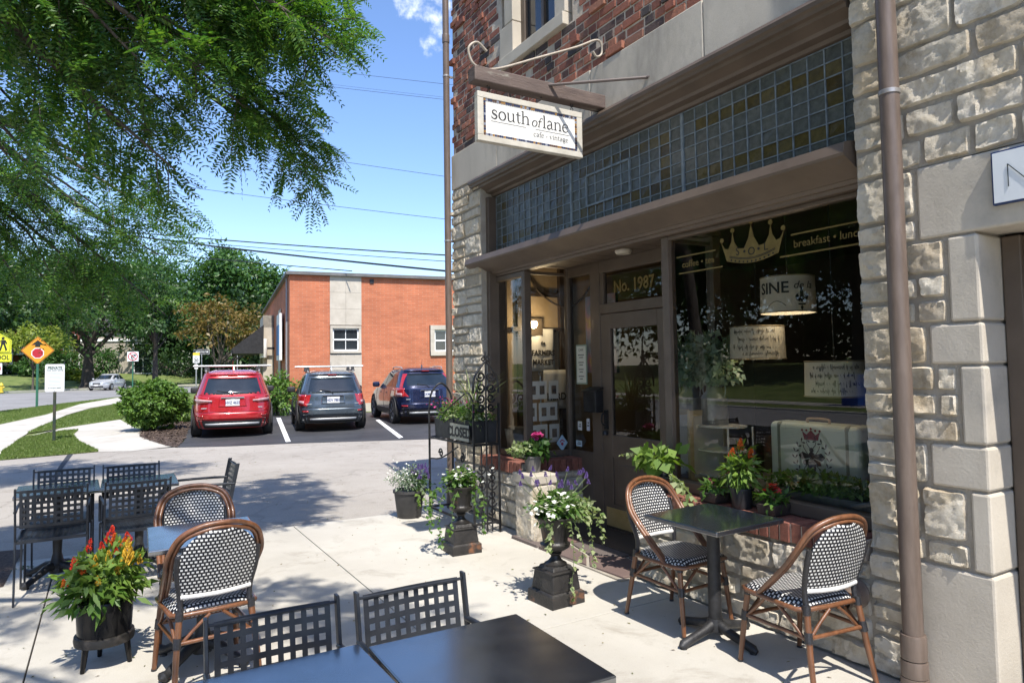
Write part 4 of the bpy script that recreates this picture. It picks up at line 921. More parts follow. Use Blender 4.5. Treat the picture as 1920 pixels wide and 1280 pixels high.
def bistro(label, x, y, rz):
    o = bc[0] = make_bistro() if bc[0] is None else copy_tree(bc[0])
    o.location = (x, y, 0); o.rotation_euler.z = rz; o.scale = (1, 1, .97); tag(o, label, 'chair', 'woven rattan bistro chairs'); return o
table('square black table by the shop window with a bistro chair at each end', 3.06, 2.90, .56, .56, 'plain', R(1.5))
bistro('woven bistro chair on the door side of the window table, facing the street end', 3.10, 3.235, R(183))
bistro('woven bistro chair nearest the brown downspout, its back to the right doorway', 3.12, 2.36, R(-7))
table('square black table in the right foreground, its top mostly dark', 1.008, 1.895, .555, .585, 'plain', R(-1), 'black square cafe tables')
table('square black table in the left foreground reflecting blue sky', .447, 1.935, .555, .585, 'plain', R(1.2), 'black square cafe tables')
table('single square table between the two bistro chairs on the left', .467, 4.21, .55, .60, 'ornate', R(-2), 'black square cafe tables')
table('table at the far left end of the joined pair', -.325, 6.47, .55, .58, 'ornate', R(2), 'black square cafe tables')
table('right-hand table of the joined pair, by the chair turned sideways', .235, 6.47, .55, .58, 'ornate', R(-1), 'black square cafe tables')
bistro('woven bistro chair in front of the small left table, its back to the viewer', .465, 4.0, R(6))
bistro('woven bistro chair half hidden behind the small left table', .49, 4.72, R(178))
metal_chair('lattice chair behind the left foreground table, left of its twin', .49, 2.15, R(180))
metal_chair('lattice chair behind the right foreground table, right of its twin', .985, 2.14, R(181))
metal_chair('lattice chair at the far left, back to the viewer, in front of the joined tables', -.33, 6.10, R(0))
metal_chair('lattice chair with its back to the viewer, right beside the far left chair', .185, 6.07, R(4))
metal_chair('lattice chair behind the left one of the joined tables, facing the viewer', -.31, 6.62, R(179))
metal_chair('lattice chair behind the right one of the joined tables, facing the viewer', .19, 6.58, R(181))
metal_chair('lattice chair seen edge-on at the right end of the joined tables', .68, 6.45, R(90))
# ------------------------------------------------------------------ potted plants
rng = np.random.default_rng(77)
def bush_leaves(name, n, c, rad, L, W, mat, parent, seed, up=.5, shell=.55, flat=None, zmin=None):
    g = np.random.default_rng(seed); d = unit(g.normal(0, 1, (n, 3))); r_ = g.random(n)[:, None] ** shell
    P = np.array(c) + d * r_ * np.array(rad)
    lump = .82 + .3 * np.sin(d[:, 0] * 5 + seed) * np.cos(d[:, 1] * 4 + d[:, 2] * 6 + seed); P = np.array(c) + (P - np.array(c)) * lump[:, None]
    if zmin is not None: P[:, 2] = np.maximum(P[:, 2], zmin + g.random(n) * .01)
    D = d + g.normal(0, .55, (n, 3)); D[:, 2] -= .1; N = np.column_stack([d[:, 0] * .6, d[:, 1] * .6, np.full(n, up)]) + g.normal(0, .35, (n, 3))
    return leaves(name, P, D, N, L * (.6 + .7 * g.random(n)), W * (.7 + .5 * g.random(n)), mat, parent, .14, .2)
ML_green = leafm('fresh_leaves', [(.045, .11, .015), (.085, .17, .03), (.13, .21, .05)])
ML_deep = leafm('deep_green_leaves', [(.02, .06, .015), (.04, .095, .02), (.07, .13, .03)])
ML_lime = leafm('lime_leaves', [(.11, .20, .03), (.17, .26, .05), (.09, .16, .03)])
ML_var = leafm('variegated_leaves', [(.12, .19, .06), (.26, .31, .14), (.34, .38, .22), (.15, .22, .07)])
ML_silver = leafm('silver_leaves', [(.16, .22, .16), (.24, .30, .22), (.12, .18, .10)])
MF_white = leafm('white_petals', [(.70, .71, .66), (.80, .80, .76)], .25)
MF_purple = leafm('purple_petals', [(.15, .09, .30), (.24, .16, .42), (.11, .06, .22)], .2)
MF_pink = leafm('magenta_petals', [(.40, .03, .15), (.55, .07, .26), (.30, .02, .12)], .2)
MF_red = leafm('scarlet_plumes', [(.50, .02, .015), (.62, .06, .02), (.45, .01, .03)], .15)
MF_orange = leafm('orange_plumes', [(.60, .10, .02), (.65, .17, .02), (.55, .06, .02)], .15)
MF_yellow = leafm('golden_plumes', [(.62, .36, .03), (.70, .45, .06), (.55, .28, .02)], .15)
M_stem = pm('green_stem', [(.07, .12, .03), (.12, .16, .05)], 9, .6)
def flowers(name, pts, r_, mat, parent, seed, petals=5, up=(0, 0, 1)):
    g = np.random.default_rng(seed); P = []; D = []; N = []
    for p in pts:
        n_ = Vector(up) + Vector(g.normal(0, .45, 3)); n_.normalize(); a = n_.orthogonal().normalized(); b = n_.cross(a)
        for k in range(petals):
            t = 2 * PI * k / petals + g.random() * .4; P.append(p); D.append(a * math.cos(t) + b * math.sin(t) + n_ * .25); N.append(n_)
    P = np.array(P, float); n = len(P); return leaves(name, P, np.array(D), np.array(N), r_ * (.85 + .3 * g.random(n)), r_ * .95, mat, parent, .05, .05)
def plumes(name, items, mat, parent, seed):
    """feathery cockscomb spikes: (base point, height, radius)"""
    g = np.random.default_rng(seed); P = []; D = []; L = []
    for b, h, r_ in items:
        n = 90; t = g.random(n); a = g.random(n) * 2 * PI; rad = r_ * (1 - t) ** .7 * (.55 + .45 * g.random(n)); lean = g.normal(0, .12, 2)
        for i in range(n):
            P.append((b[0] + math.cos(a[i]) * rad[i] + lean[0] * t[i] * h, b[1] + math.sin(a[i]) * rad[i] + lean[1] * t[i] * h, b[2] + t[i] * h)); D.append((math.cos(a[i]) * .5, math.sin(a[i]) * .5, 1.0)); L.append(.24 * h * (1.1 - .6 * t[i]))
    o = None; N_ = g.normal(0, 1, (len(P), 3)); each = len(items) <= 9
    for k in range(len(items) if each else 1):
        sl = slice(k * 90, k * 90 + 90) if each else slice(None); o = leaves(name, np.array(P)[sl], np.array(D)[sl], N_[sl], np.array(L)[sl], .011, mat, parent, .1, .0)
    return o
def vine(mbm, P, D, N, L, path, step, size, g):
    pts = catmull(path, 6); mbm.tube(pts, .002, 5)
    for i, p in enumerate(pts):
        for s in (-1, 1):
            if g.random() < step:
                d = Vector((g.normal(0, .6), g.normal(0, .6), -.5 + g.normal(0, .3))); P.append(p); D.append(d); N.append((g.normal(0, .5), g.normal(0, .5) - .4, .8)); L.append(size * (.6 + .7 * g.random()))
def vines(name, paths, size, mat, parent, seed, step=.85):
    g = np.random.default_rng(seed); q = MB(); P, D, N, L = [], [], [], []
    for p in paths: vine(q, P, D, N, L, p, step, size, g)
    L = np.array(L); o = leaves(name, np.array(P, float), np.array(D, float), np.array(N, float), L, L * .75, mat, parent, .12, .2); q.build('vine_stem', M_stem, o); return o
M_urn = pm('weathered_iron_urn', [(.010, .009, .009), (.026, .023, .021)], 7, .42, .1, .35, 40, grime=((.17, .085, .045), 6, .56, .72), stretch=(1, 1, .6))
M_urn2 = pm('rusty_iron_plinth', [(.014, .013, .013), (.038, .034, .031)], 7, .5, .1, .5, 40, grime=((.24, .10, .045), 4.5, .56, .68))
def urn(label, x, y, s, plants, rz=0):
    t = thing('garden_urn', label, 'urn', (x, y, 0), rz); t.scale = (.88, .88, .76)
    q = MB()
    for w0, w1, z0, z1 in ((.158, .156, .0, .105), (.153, .136, .105, .12), (.134, .118, .12, .275), (.130, .130, .275, .29), (.10, .085, .29, .325)):
        q.box((0, 0, (z0 + z1) / 2 * s), (2 * w0 * s, 2 * w0 * s, (z1 - z0) * s), 0, 0, w1 / w0)
    q.build('plinth', M_urn2, t, bevel=.005)
    q = MB(); z = .325 * s
    q.lathe([(.088 * s, z), (.088 * s, z + .012), (.06 * s, z + .03), (.038 * s, z + .06), (.034 * s, z + .08), (.048 * s, z + .092), (.05 * s, z + .105), (.037 * s, z + .118)], 28); q.build('foot', M_urn, t, smooth=45)
    q = MB(); b = z + .115; ks = .82
    q.lathe([(.035 * s, b), (.075 * s, b + .015 * s * ks), (.112 * s, b + .05 * s * ks), (.118 * s, b + .085 * s * ks), (.098 * s, b + .10 * s * ks), (.095 * s, b + .13 * s * ks), (.108 * s, b + .25 * s * ks), (.128 * s, b + .33 * s * ks), (.155 * s, b + .36 * s * ks), (.160 * s, b + .375 * s * ks), (.148 * s, b + .385 * s * ks), (.125 * s, b + .35 * s * ks), (.0, b + .345 * s * ks)], 72, flute=(24, b + .11 * s * ks, b + .31 * s * ks, .09)); q.build('bowl', M_urn, t, smooth=60)
    plants(t, b + .30 * s, s)
    return t
def urn_plant_right(t, z, s):
    bush_leaves('foliage', 700, (0, 0, z + .09), (.22, .20, .17), .052, .034, ML_green, t, 5, zmin=z - .05)
    bush_leaves('variegated_foliage', 420, (.20, .02, z + .04), (.22, .16, .13), .05, .038, ML_var, t, 6)
    g = np.random.default_rng(8)
    flowers('white_flower', [(-.20 + g.normal(0, .075), -.09 + g.normal(0, .08), z + .11 + g.normal(0, .06)) for _ in range(34)] + [(g.normal(-.05, .09), -.14 + g.normal(0, .05), z + .17 + g.normal(0, .04)) for _ in range(20)], .021, MF_white, t, 9)
    st_ = MB(); P = []
    for k in range(26):
        a = g.random() * 2 * PI; q = .08 + .10 * g.random(); e = Vector((math.cos(a) * q * 1.9 + .02, math.sin(a) * q * 1.3, z + .27 + .13 * g.random())); st_.tube(catmull([(math.cos(a) * q * .4, math.sin(a) * q * .4, z), (e * .6 + Vector((0, 0, z * .4))), e], 4), .0018, 4); P.append((e, .045, .010))
    o = plumes('lavender_spike', P, MF_purple, t, 3); st_.build('stem', M_stem, o)
    vines('trailing_vine', [[(.12, -.08, z), (.22, -.12, z - .05), (.26, -.14, z - .25), (.25, -.15, z - .42)], [(.0, -.13, z), (.01, -.19, z - .05), (.02, -.2, z - .3), (-.01, -.21, z - .55), (.02, -.2, z - .68)], [(.2, -.02, z + .03), (.36, -.04, z - .02), (.42, -.06, z - .16), (.44, -.06, z - .30)], [(.15, .05, z + .06), (.34, .02, z + .07), (.47, .0, z - .04), (.5, 0, z - .12)], [(-.1, -.1, z), (-.16, -.15, z - .1), (-.17, -.16, z - .22)], [(.08, -.12, z), (.13, -.17, z - .2), (.12, -.18, z - .36)]], .042, ML_var, t, 12)
def urn_plant_left(t, z, s):
    bush_leaves('foliage', 600, (0, 0, z + .09), (.20, .18, .14), .045, .032, ML_green, t, 15, zmin=z - .05); g = np.random.default_rng(18)
    flowers('white_flower', [(g.normal(.0, .10), -.08 + g.normal(0, .08), z + .15 + g.normal(0, .05)) for _ in range(42)], .021, MF_white, t, 19)
    flowers('violet_flower', [(g.normal(-.02, .09), -.06 + g.normal(0, .08), z + .2 + g.normal(0, .03)) for _ in range(10)], .015, MF_purple, t, 20)
    vines('trailing_vine', [[(-.1, -.06, z), (-.22, -.08, z - .05), (-.27, -.1, z - .28), (-.26, -.1, z - .5), (-.24, -.1, z - .6)], [(-.13, 0, z), (-.28, 0, z - .02), (-.34, 0, z - .22), (-.33, -.02, z - .45)], [(-.06, -.1, z), (-.14, -.16, z - .12), (-.17, -.17, z - .36), (-.18, -.17, z - .48)], [(.05, -.1, z), (.08, -.16, z - .12), (.08, -.17, z - .32)], [(.12, -.06, z), (.2, -.09, z - .1), (.21, -.1, z - .34), (.2, -.1, z - .5)], [(-.15, .05, z + .04), (-.26, .06, z - .1), (-.29, .06, z - .4)]], .048, ML_green, t, 22)
urn('black iron urn of lavender and trailing variegated vines beside the door step', 2.64, 3.93, 1.0, urn_plant_right, R(4))
urn('black iron urn of white flowers on a rusty plinth before the iron plant stand', 2.66, 5.42, .98, urn_plant_left, R(-3))
# ribbed tub with silver and purple flowers
def pot(name, label, x, y, r0_, r1_, h, mat, cat='planter', z=0, flute=None, group=None):
    t = thing(name, label, cat, (x, y, z), 0, group); q = MB()
    q.lathe([(r0_ * .96, 0), (r0_, .008), (r1_ * .97, h * .9), (r1_ * 1.05, h * .91), (r1_ * 1.05, h), (r1_ * .93, h), (r1_ * .9, h * .9), (0, h * .89)], 40, flute=flute); q.build('tub', mat, t, smooth=40); return t
p = pot('planter_tub', 'dark ribbed tub of white and purple flowers at the alley edge behind the urn', 2.80, 6.96, .155, .20, .34, pm('ribbed_charcoal_tub', [(.03, .029, .028), (.055, .052, .05)], 5, .6, 0, .2, 60), flute=(30, .02, .30, .06)); p.scale = (.82, .82, .85)
bush_leaves('foliage', 900, (-.02, 0, .47), (.30, .28, .20), .036, .016, ML_silver, p, 31, zmin=.30); bush_leaves('green_foliage', 400, (.12, -.05, .42), (.22, .2, .16), .04, .024, ML_deep, p, 32, zmin=.3); g_ = np.random.default_rng(33)
flowers('white_flower', [(g_.normal(-.13, .10), g_.normal(-.03, .12), .56 + g_.normal(0, .07)) for _ in range(90)], .013, MF_white, p, 34); plumes('purple_spike', [((g_.normal(.12, .08), g_.normal(-.05, .1), .54 + g_.normal(0, .04)), .07, .012) for _ in range(22)], MF_purple, p, 35)
vines('trailing_vine', [[(.1, -.14, .36), (.13, -.22, .3), (.12, -.23, .12)], [(.02, -.16, .36), (.03, -.23, .28), (.02, -.24, .16)], [(.17, -.1, .36), (.25, -.15, .28), (.24, -.15, .08)]], .045, ML_lime, p, 36)
# barrel planter in the left foreground
M_tub = pm('gloss_black_barrel', [(.006, .006, .007), (.014, .013, .012)], 6, .25, 0, .12, 30, spec=.25, grime=((.05, .042, .035), 9, .68, .8), stretch=(2, 2, .5))
p = thing('barrel_planter', 'black three-legged barrel planter of red and yellow plume flowers in the left foreground', 'planter', (.0, 4.46, 0)); p.scale = (.84, .84, .86)
q = MB(); q.lathe([(.152, .17), (.156, .19), (.166, .40), (.160, .415), (.150, .41), (.0, .405)], 40); q.build('barrel', M_tub, p, smooth=40)
q = MB(); q.lathe([(.150, .145), (.172, .15), (.176, .175), (.172, .20), (.158, .205)], 40); q.build('rim_band', pm('worn_black_band', [(.014, .013, .012), (.07, .06, .052)], 14, .5, .1, .5, 40, lo=.5, hi=.75), p, smooth=40)
for k in range(3):
    a = R(-20 + 120 * k); q = MB(); q.tube([(.13 * math.cos(a), .13 * math.sin(a), .18), (.155 * math.cos(a), .155 * math.sin(a), .0)], [.022, .014], 8); q.build('leg', M_tub, p, smooth=40)
bush_leaves('foliage', 1000, (0, 0, .56), (.25, .24, .18), .08, .034, ML_lime, p, 41, zmin=.37, shell=.45); bush_leaves('lower_foliage', 260, (-.03, -.02, .47), (.27, .26, .12), .095, .042, ML_green, p, 42, zmin=.34)
g_ = np.random.default_rng(43)
plumes('red_plume', [((-.10, .03, .70), .09, .022), ((.02, .05, .74), .11, .03), ((.13, .05, .74), .06, .028), ((-.17, -.02, .62), .08, .022), ((-.14, -.05, .61), .09, .02), ((-.02, .0, .72), .05, .015), ((.06, -.03, .68), .05, .015)], MF_red, p, 44)
plumes('orange_plume', [((.05, .02, .73), .08, .026), ((.10, .0, .72), .06, .02), ((-.12, -.08, .60), .07, .02), ((-.22, -.06, .53), .05, .018)], MF_orange, p, 45)
plumes('yellow_plume', [((.10, -.12, .60), .15, .026), ((.12, -.06, .62), .16, .026), ((.15, -.03, .60), .12, .02), ((.02, -.10, .60), .12, .02), ((-.06, -.10, .62), .09, .018), ((.06, -.12, .57), .07, .018), ((.20, -.04, .60), .08, .016), ((-.04, -.14, .53), .06, .016), ((-.09, -.06, .6), .07, .015)], MF_yellow, p, 46)
# clay pot of magenta flowers on a stone block
sbk = thing('stone_pedestal', 'squat pale stone block holding the magenta flowering pot beside the entrance', 'pedestal', (3.40, 5.40, 0)); q = MB()
stone_patch(q, Vector((-.10, -.155, .0)), Vector((0, -1, 0)) * -1, Vector((0, 0, 1)), Vector((-1, 0, 0)), .30, .52, .03, 501); stone_patch(q, Vector((-.10, -.155, .0)), Vector((1, 0, 0)), Vector((0, 0, 1)), Vector((0, -1, 0)), .24, .26, .035, 502); stone_patch(q, Vector((-.10, -.155, .27)), Vector((1, 0, 0)), Vector((0, 0, 1)), Vector((0, -1, 0)), .24, .25, .03, 504)
q.bx(-.10, .14, -.155, .145, 0, .52); q.build('shaft', M_stone, sbk, smooth=50); q = MB(); q.bx(-.13, .15, -.175, .17, .522, .61); q.build('cap', M_lime, sbk, bevel=.012)
p = pot('flower_pot', 'grey pot of magenta geranium standing on the stone block by the entrance', 3.41, 5.42, .065, .085, .15, pm('grey_clay', [(.10, .095, .09), (.16, .15, .14)], 7, .8), z=.61)
bush_leaves('foliage', 150, (.04, 0, .21), (.16, .13, .10), .07, .06, ML_deep, p, 51, zmin=.13); bush_leaves('variegated_foliage', 130, (-.14, .0, .22), (.14, .1, .07), .045, .038, ML_var, p, 52)
flowers('magenta_flower', [tuple(np.array((.05, -.02, .33)) + unit(np.random.default_rng(53 + i).normal(0, 1, 3)) * .04 * np.array((1.3, 1, .6))) for i in range(26)], .028, MF_pink, p, 54, 6)
# iron plant stand with arched scroll panels
stn = thing('iron_plant_stand', 'wrought iron plant stand with arched scrollwork end panel against the corner pier', 'plant stand', (3.0, 5.82, 0))
q = MB(); W_, L_ = .275, 1.04; zs_ = .845
for x, y in ((0, 0), (W_, 0), (0, L_), (W_, L_)): q.box((x, y, .62 if y == 0 else .48), (.018, .018, 1.24 if y == 0 else .96))
for z in (zs_, .10): q.box((0, L_ / 2, z), (.016, L_, .020)); q.box((W_, L_ / 2, z), (.016, L_, .020)); q.box((W_ / 2, 0, z), (W_, .016, .020)); q.box((W_ / 2, L_, z), (W_, .016, .020))
for k in range(7): q.box((W_ / 2, .08 + k * .145, zs_), (W_, .014, .008))
q.build('frame', M_iron, stn)
q = MB(); XZ = ((1, 0, 0), (0, 0, 1)); YZ = ((0, 1, 0), (0, 0, 1)); cx = W_ / 2
def panel(q, y, zt):
    q.tube(catmull([(0, y, zt - .36), (0, y, zt - .30), (.02, y, zt - .20), (.075, y, zt - .125), (.115, y, zt - .075), (cx, y, zt - .05)], 5), .011, 7); q.tube(catmull([(W_, y, zt - .36), (W_, y, zt - .30), (W_ - .02, y, zt - .20), (W_ - .075, y, zt - .125), (W_ - .115, y, zt - .075), (cx, y, zt - .05)], 5), .011, 7)
    for s in (-1, 1):
        q.tube(spiral((cx + s * .028, y, zt - .03), .028, 1.2, 90 if s > 0 else 90, ((s, 0, 0), (0, 0, 1))), .0085, 6)
        for zz, rr_ in ((zt - .20, .05), (zt - .31, .052), (zt - .41, .045), (zt - .50, .04)): q.tube(spiral((cx + s * .055, y, zz), rr_, 1.35, 200, ((-s, 0, 0), (0, 0, 1))), .010, 6)
        for zz in (.62, .46, .30): q.tube(spiral((cx + s * .055, y, zz), .055, 1.3, 200, ((-s, 0, 0), (0, 0, 1))), .0085, 6); q.tube(spiral((cx + s * .055, y, zz - .09), .04, 1.2, 20, ((-s, 0, 0), (0, 0, -1))), .0085, 6)
        q.tube([(cx + s * .055, y, .02), (cx + s * .055, y, zs_)], .0085, 6)
    q.tube([(cx, y, .02), (cx, y, zt - .05)], .010, 6); q.lathe([(.0, zt + .055), (.012, zt + .03), (.006, zt + .01), (.012, zt - .01), (.006, zt - .03)][::-1], 8, (cx, y, 0))
panel(q, 0, 1.70); q.build('scroll_panel', M_iron, stn, smooth=60)
q = MB(); q.tube(catmull([(0, L_, .95), (.0, L_, 1.15), (.03, L_, 1.32), (cx, L_, 1.42), (W_ - .03, L_, 1.32), (W_, L_, 1.15), (W_, L_, .95)], 6), .011, 7)
for s in (-1, 1): q.tube(spiral((cx + s * .06, L_, 1.22), .06, 1.4, 200, ((-s, 0, 0), (0, 0, 1))), .0085, 6)
q.tube(spiral((-.0, .75, .70), .05, 1.4, 0, YZ), .0085, 6); q.tube(catmull([(0, 1.0, .62), (0, .8, .64), (0, .6, .70), (0, .35, .80)], 5), .0085, 6); q.tube(spiral((0, .25, .70), .05, 1.3, 90, YZ), .0085, 6)
q.tube(catmull([(0, L_, 1.15), (0, L_ - .12, 1.20), (0, L_ - .30, 1.12), (0, L_ - .45, 1.16), (0, .35, 1.26), (0, .12, 1.34), (0, 0, 1.26)], 6), .0085, 6); q.build('rear_scroll', M_iron, stn, smooth=60)
M_box = pm('black_planter_metal', [(.016, .017, .02), (.03, .032, .036)], 6, .45, .1, .15, 60, rvar=.1)
for k, (x, y, w, l, lab, sd) in enumerate(((3.145, 6.55, .23, .44, 'black planter box of pink flowers at the alley end of the iron stand', 61), (3.145, 6.04, .24, .36, 'black planter box with tall spiky grass at the gate end of the iron stand', 62))):
    p = thing('planter_box', lab, 'planter', (x, y, zs_ + .012), 0, 'black planter boxes on the iron stand'); q = MB(); q.box((0, 0, .10), (w, l, .20), 0, 0, 1.06); q.box((0, 0, .206), (w * 1.10, l * 1.08, .014)); q.build('box', M_box, p, bevel=.004)
    bush_leaves('foliage', 420, (0, 0, .27), (.20, .27, .12), .045, .022, ML_green, p, sd, zmin=.20); bush_leaves('variegated_foliage', 160, (-.08, -.08, .24), (.12, .18, .10), .042, .03, ML_var, p, sd + 5)
    g_ = np.random.default_rng(sd + 7); flowers('pink_flower', [(g_.normal(-.04, .09), g_.normal(0, .15), .36 + g_.normal(0, .04)) for _ in range(46 if k == 0 else 18)], .014, MF_pink, p, sd + 8)
    if k == 1:
        P = np.tile((0.0, 0, .22), (40, 1)) + g_.normal(0, .03, (40, 3)); P[:, 2] = .22; V = []; F = []
        for i in range(46):
            a = g_.random() * 2 * PI; le = .30 + .42 * g_.random(); out_ = .12 + .30 * g_.random(); b = Vector((g_.normal(0, .03), g_.normal(0, .03), .22)); d = Vector((math.cos(a), math.sin(a), 0)); sd_ = Vector((-d.y, d.x, 0)); o_ = len(V)
            for j in range(7):
                t_ = j / 6; c_ = b + d * out_ * t_ ** 1.6 + Vector((0, 0, le * (t_ - .28 * t_ * t_))); w_ = .007 * (1 - t_ ** 2) + .0006; V += [tuple(c_ - sd_ * w_), tuple(c_ + sd_ * w_)]
            for j in range(6): F.append((o_ + 2 * j, o_ + 2 * j + 1, o_ + 2 * j + 3, o_ + 2 * j + 2))
        mesh_np('grass_blades', V, F, leafm('spiky_grass', [(.14, .19, .07), (.26, .30, .14)], .3), p)
cs = thing('closed_sign', 'small worn black and cream sign reading CLOSED hung on the iron stand', 'sign', (2.985, 6.10, .875)); q = MB(); q.bx(-.006, .006, -.20, .20, .0, .155); q.build('plate', pm('worn_sign_cream', [(.30, .30, .24), (.38, .38, .31)], 8, .6, 0, .1, 50, grime=((.12, .12, .10), 16, .6, .7)), cs); text('lettering', 'CLOSED', .135, M_black, cs, basis((-.0075, 0, .075), (0, -1, 0), (0, 0, 1)), .001, bold=.005)
# pots along the brick sill
p = pot('flower_pot', 'black pot of trailing ivy on the brick sill behind the left bistro chair', 3.50, 3.76, .055, .075, .12, M_box, z=.665)
bush_leaves('foliage', 80, (-.03, .05, .24), (.17, .22, .08), .10, .085, ML_lime, p, 71); vines('trailing_vine', [[(-.02, -.06, .14), (-.1, -.18, .14), (-.14, -.32, .05), (-.14, -.38, -.03)], [(-.03, .1, .2), (-.06, .25, .26), (-.1, .36, .24)], [(-.02, -.1, .14), (-.08, -.25, .1), (-.08, -.36, .02)]], .06, ML_var, p, 72, .5)
p = pot('flower_pot', 'black pot of orange plume flowers at the middle of the brick sill', 3.52, 3.08, .06, .075, .13, M_box, z=.665)
bush_leaves('foliage', 260, (0, 0, .24), (.12, .14, .15), .075, .026, ML_lime, p, 73, zmin=.12); plumes('orange_plume', [((0, 0, .36), .08, .022), ((.03, -.06, .32), .07, .02), ((-.03, .05, .32), .06, .02)], MF_orange, p, 74); plumes('red_plume', [((-.02, .07, .30), .05, .018), ((0, .11, .20), .05, .02)], MF_red, p, 75)
for x, y, lab, sd in ((3.51, 3.30, 'small dark woven basket of seedlings on the sill, door side of the plume pot', 76), (3.51, 2.83, 'small dark woven basket holding a red flower on the sill', 77)):
    p = thing('woven_basket', lab, 'basket', (x, y, .665)); q = MB(); q.lathe([(.06, 0), (.078, .01), (.088, .065), (.084, .07), (.07, .06), (0, .058)], 4); q.v = [(a * 1.0, b * 1.15, c) for a, b, c in q.v]; ob = q.build('basket', pm('dark_wicker', [(.02, .014, .012), (.06, .04, .03)], 60, .5, 0, .8, 90), p); ob.rotation_euler.z = R(45)
    bush_leaves('foliage', 110, (0, 0, .10), (.09, .10, .06), .055, .024, ML_green, p, sd, zmin=.05)
    if sd == 77: flowers('red_flower', [(g_.normal(0, .018), g_.normal(0, .018), .16 + g_.normal(0, .012)) for _ in range(18)], .02, MF_red, p, 78, 6)
    else: flowers('magenta_flower', [(g_.normal(0, .03), g_.normal(.03, .03), .13 + g_.normal(0, .015)) for _ in range(8)], .014, MF_pink, p, 79)
# fallen leaf sprigs on the patio
for x, y, s, lab in ((.10, 4.86, 41, 'fallen green leaf sprig beside the barrel planter'), (-.55, 6.95, 43, 'fallen green leaf sprig behind the far left chair')):
    g_ = np.random.default_rng(s); n = 26; P = np.column_stack([g_.normal(0, .05, n), g_.normal(0, .03, n), np.full(n, .006)]); o = leaves('leaf_sprig', P, np.column_stack([g_.normal(0, 1, (n, 2)), g_.random(n) * .2]), np.column_stack([g_.normal(0, .2, (n, 2)), np.ones(n)]), .035, .012, ML_deep); o.location = (x, y, 0); tag(o, lab, 'leaves')
# ------------------------------------------------------------------ window display
M_linen = leafm('printed_linen', [(.62, .57, .47), (.66, .61, .51)], .04, .85)
M_ink = pm('script_ink', [(.03, .028, .026)], rough=.7)
def lampshade(label, x, y, z, r_, h, words, bulb):
    t = thing('lampshade', label, 'lampshade', (x, y, z), 0, 'drum lampshades hanging in the display window')
    q = MB(); n = 40; vs = []; 
    for k in range(n):
        a = 2 * PI * k / n
        for rr_, zz in ((r_, h / 2), (r_ * 1.03, -h / 2), (r_ * 1.03 - .004, -h / 2), (r_ - .004, h / 2)): vs.append((rr_ * math.cos(a), rr_ * math.sin(a), zz))
    q.add(vs, [(k * 4 + j, ((k + 1) % n) * 4 + j, ((k + 1) % n) * 4 + (j + 1) % 4, k * 4 + (j + 1) % 4) for k in range(n) for j in range(4)]); q.build('shade', M_linen, t, smooth=40)
    for zz, rr_ in ((h / 2 - .004, r_ * 1.004), (-h / 2 + .004, r_ * 1.034)):
        q = MB(); q.tube([(rr_ * math.cos(2 * PI * k / 40), rr_ * math.sin(2 * PI * k / 40), zz) for k in range(40)], .0045, 6, closed=True); q.build('rim', pm('tan_rim_tape', [(.34, .27, .17)], rough=.8), t, smooth=60)
    q = MB(); q.lathe([(.018, -.03), (.03, 0), (.02, .04), (.012, .06)], 14); q.build('bulb', pm('warm_bulb', [(.9, .7, .4)], rough=.4, emis=((1, .62, .25), bulb)), t, smooth=40)
    if bulb:
        ll = bpy.data.lights.new('shade_lamp', 'POINT'); ll.energy = .9; ll.color = (1, .88, .70); ll.shadow_soft_size = .05; lo_ = bpy.data.objects.new('lamp_light', ll); COL.objects.link(lo_); lo_.parent = t; lo_.location = (0, 0, -.06)
    q = MB(); q.tube([(0, 0, .06), (0, 0, 2.95 - z)], .004, 6); q.tube([(-r_, 0, h / 2 - .004), (r_, 0, h / 2 - .004)], .003, 5); q.build('cord', M_black, t)
    for kind, body, size, zz, a0, sh_ in words:
        # letters wrapped round the drum, centred on the street side
        cu = bpy.data.curves.new('w', 'FONT'); cu.body = body; cu.size = size; cu.align_x = 'CENTER'; cu.align_y = 'CENTER'; cu.shear = sh_; cu.resolution_u = 2; cu.extrude = .0008; cu.offset = .0016 if kind == 'b' else 0
        tmp = bpy.data.objects.new('w', cu); COL.objects.link(tmp); bpy.context.view_layer.update(); me = bpy.data.meshes.new_from_object(tmp.evaluated_get(bpy.context.evaluated_depsgraph_get())); bpy.data.objects.remove(tmp); bpy.data.curves.remove(cu)
        for v_ in me.vertices:
            a = R(a0) + v_.co.x / r_; rad = r_ * 1.018 + .002 + v_.co.z; v_.co = (rad * math.cos(a), rad * math.sin(a), zz + v_.co.y)
        me.materials.clear(); me.materials.append(M_ink); o = bpy.data.objects.new('lettering', me); COL.objects.link(o); o.parent = t
    return t
def script(mb, t, r_, lines, seed):
    g = random.Random(seed)
    for z, a0, a1 in lines:
        pts = []; a = a0
        while a < a1:
            k = g.choice((1, 1, .6, 2.2)); hgt = .011 * k
            for u_ in range(5): pts.append((a + .028 * u_ / 5, z + hgt * math.sin(u_ / 5 * 2 * PI) * (1 if g.random() < .8 else -1)))
            a += .028
            if g.random() < .14 or a >= a1:
                if len(pts) > 3: mb.tube([Vector((r_ * math.cos(R(217) + p), r_ * math.sin(R(217) + p), zz)) for p, zz in pts], .00055, 3)
                pts = []; a += .06
L1 = lampshade('drum lampshade printed with SINE and a fleur emblem, highest of the three', 3.95, 3.01, 2.045, .172, .245, [('b', 'SINE', .105, .035, 186, 0), ('i', 'de la', .07, .05, 250, .3)], 6)
q = MB()
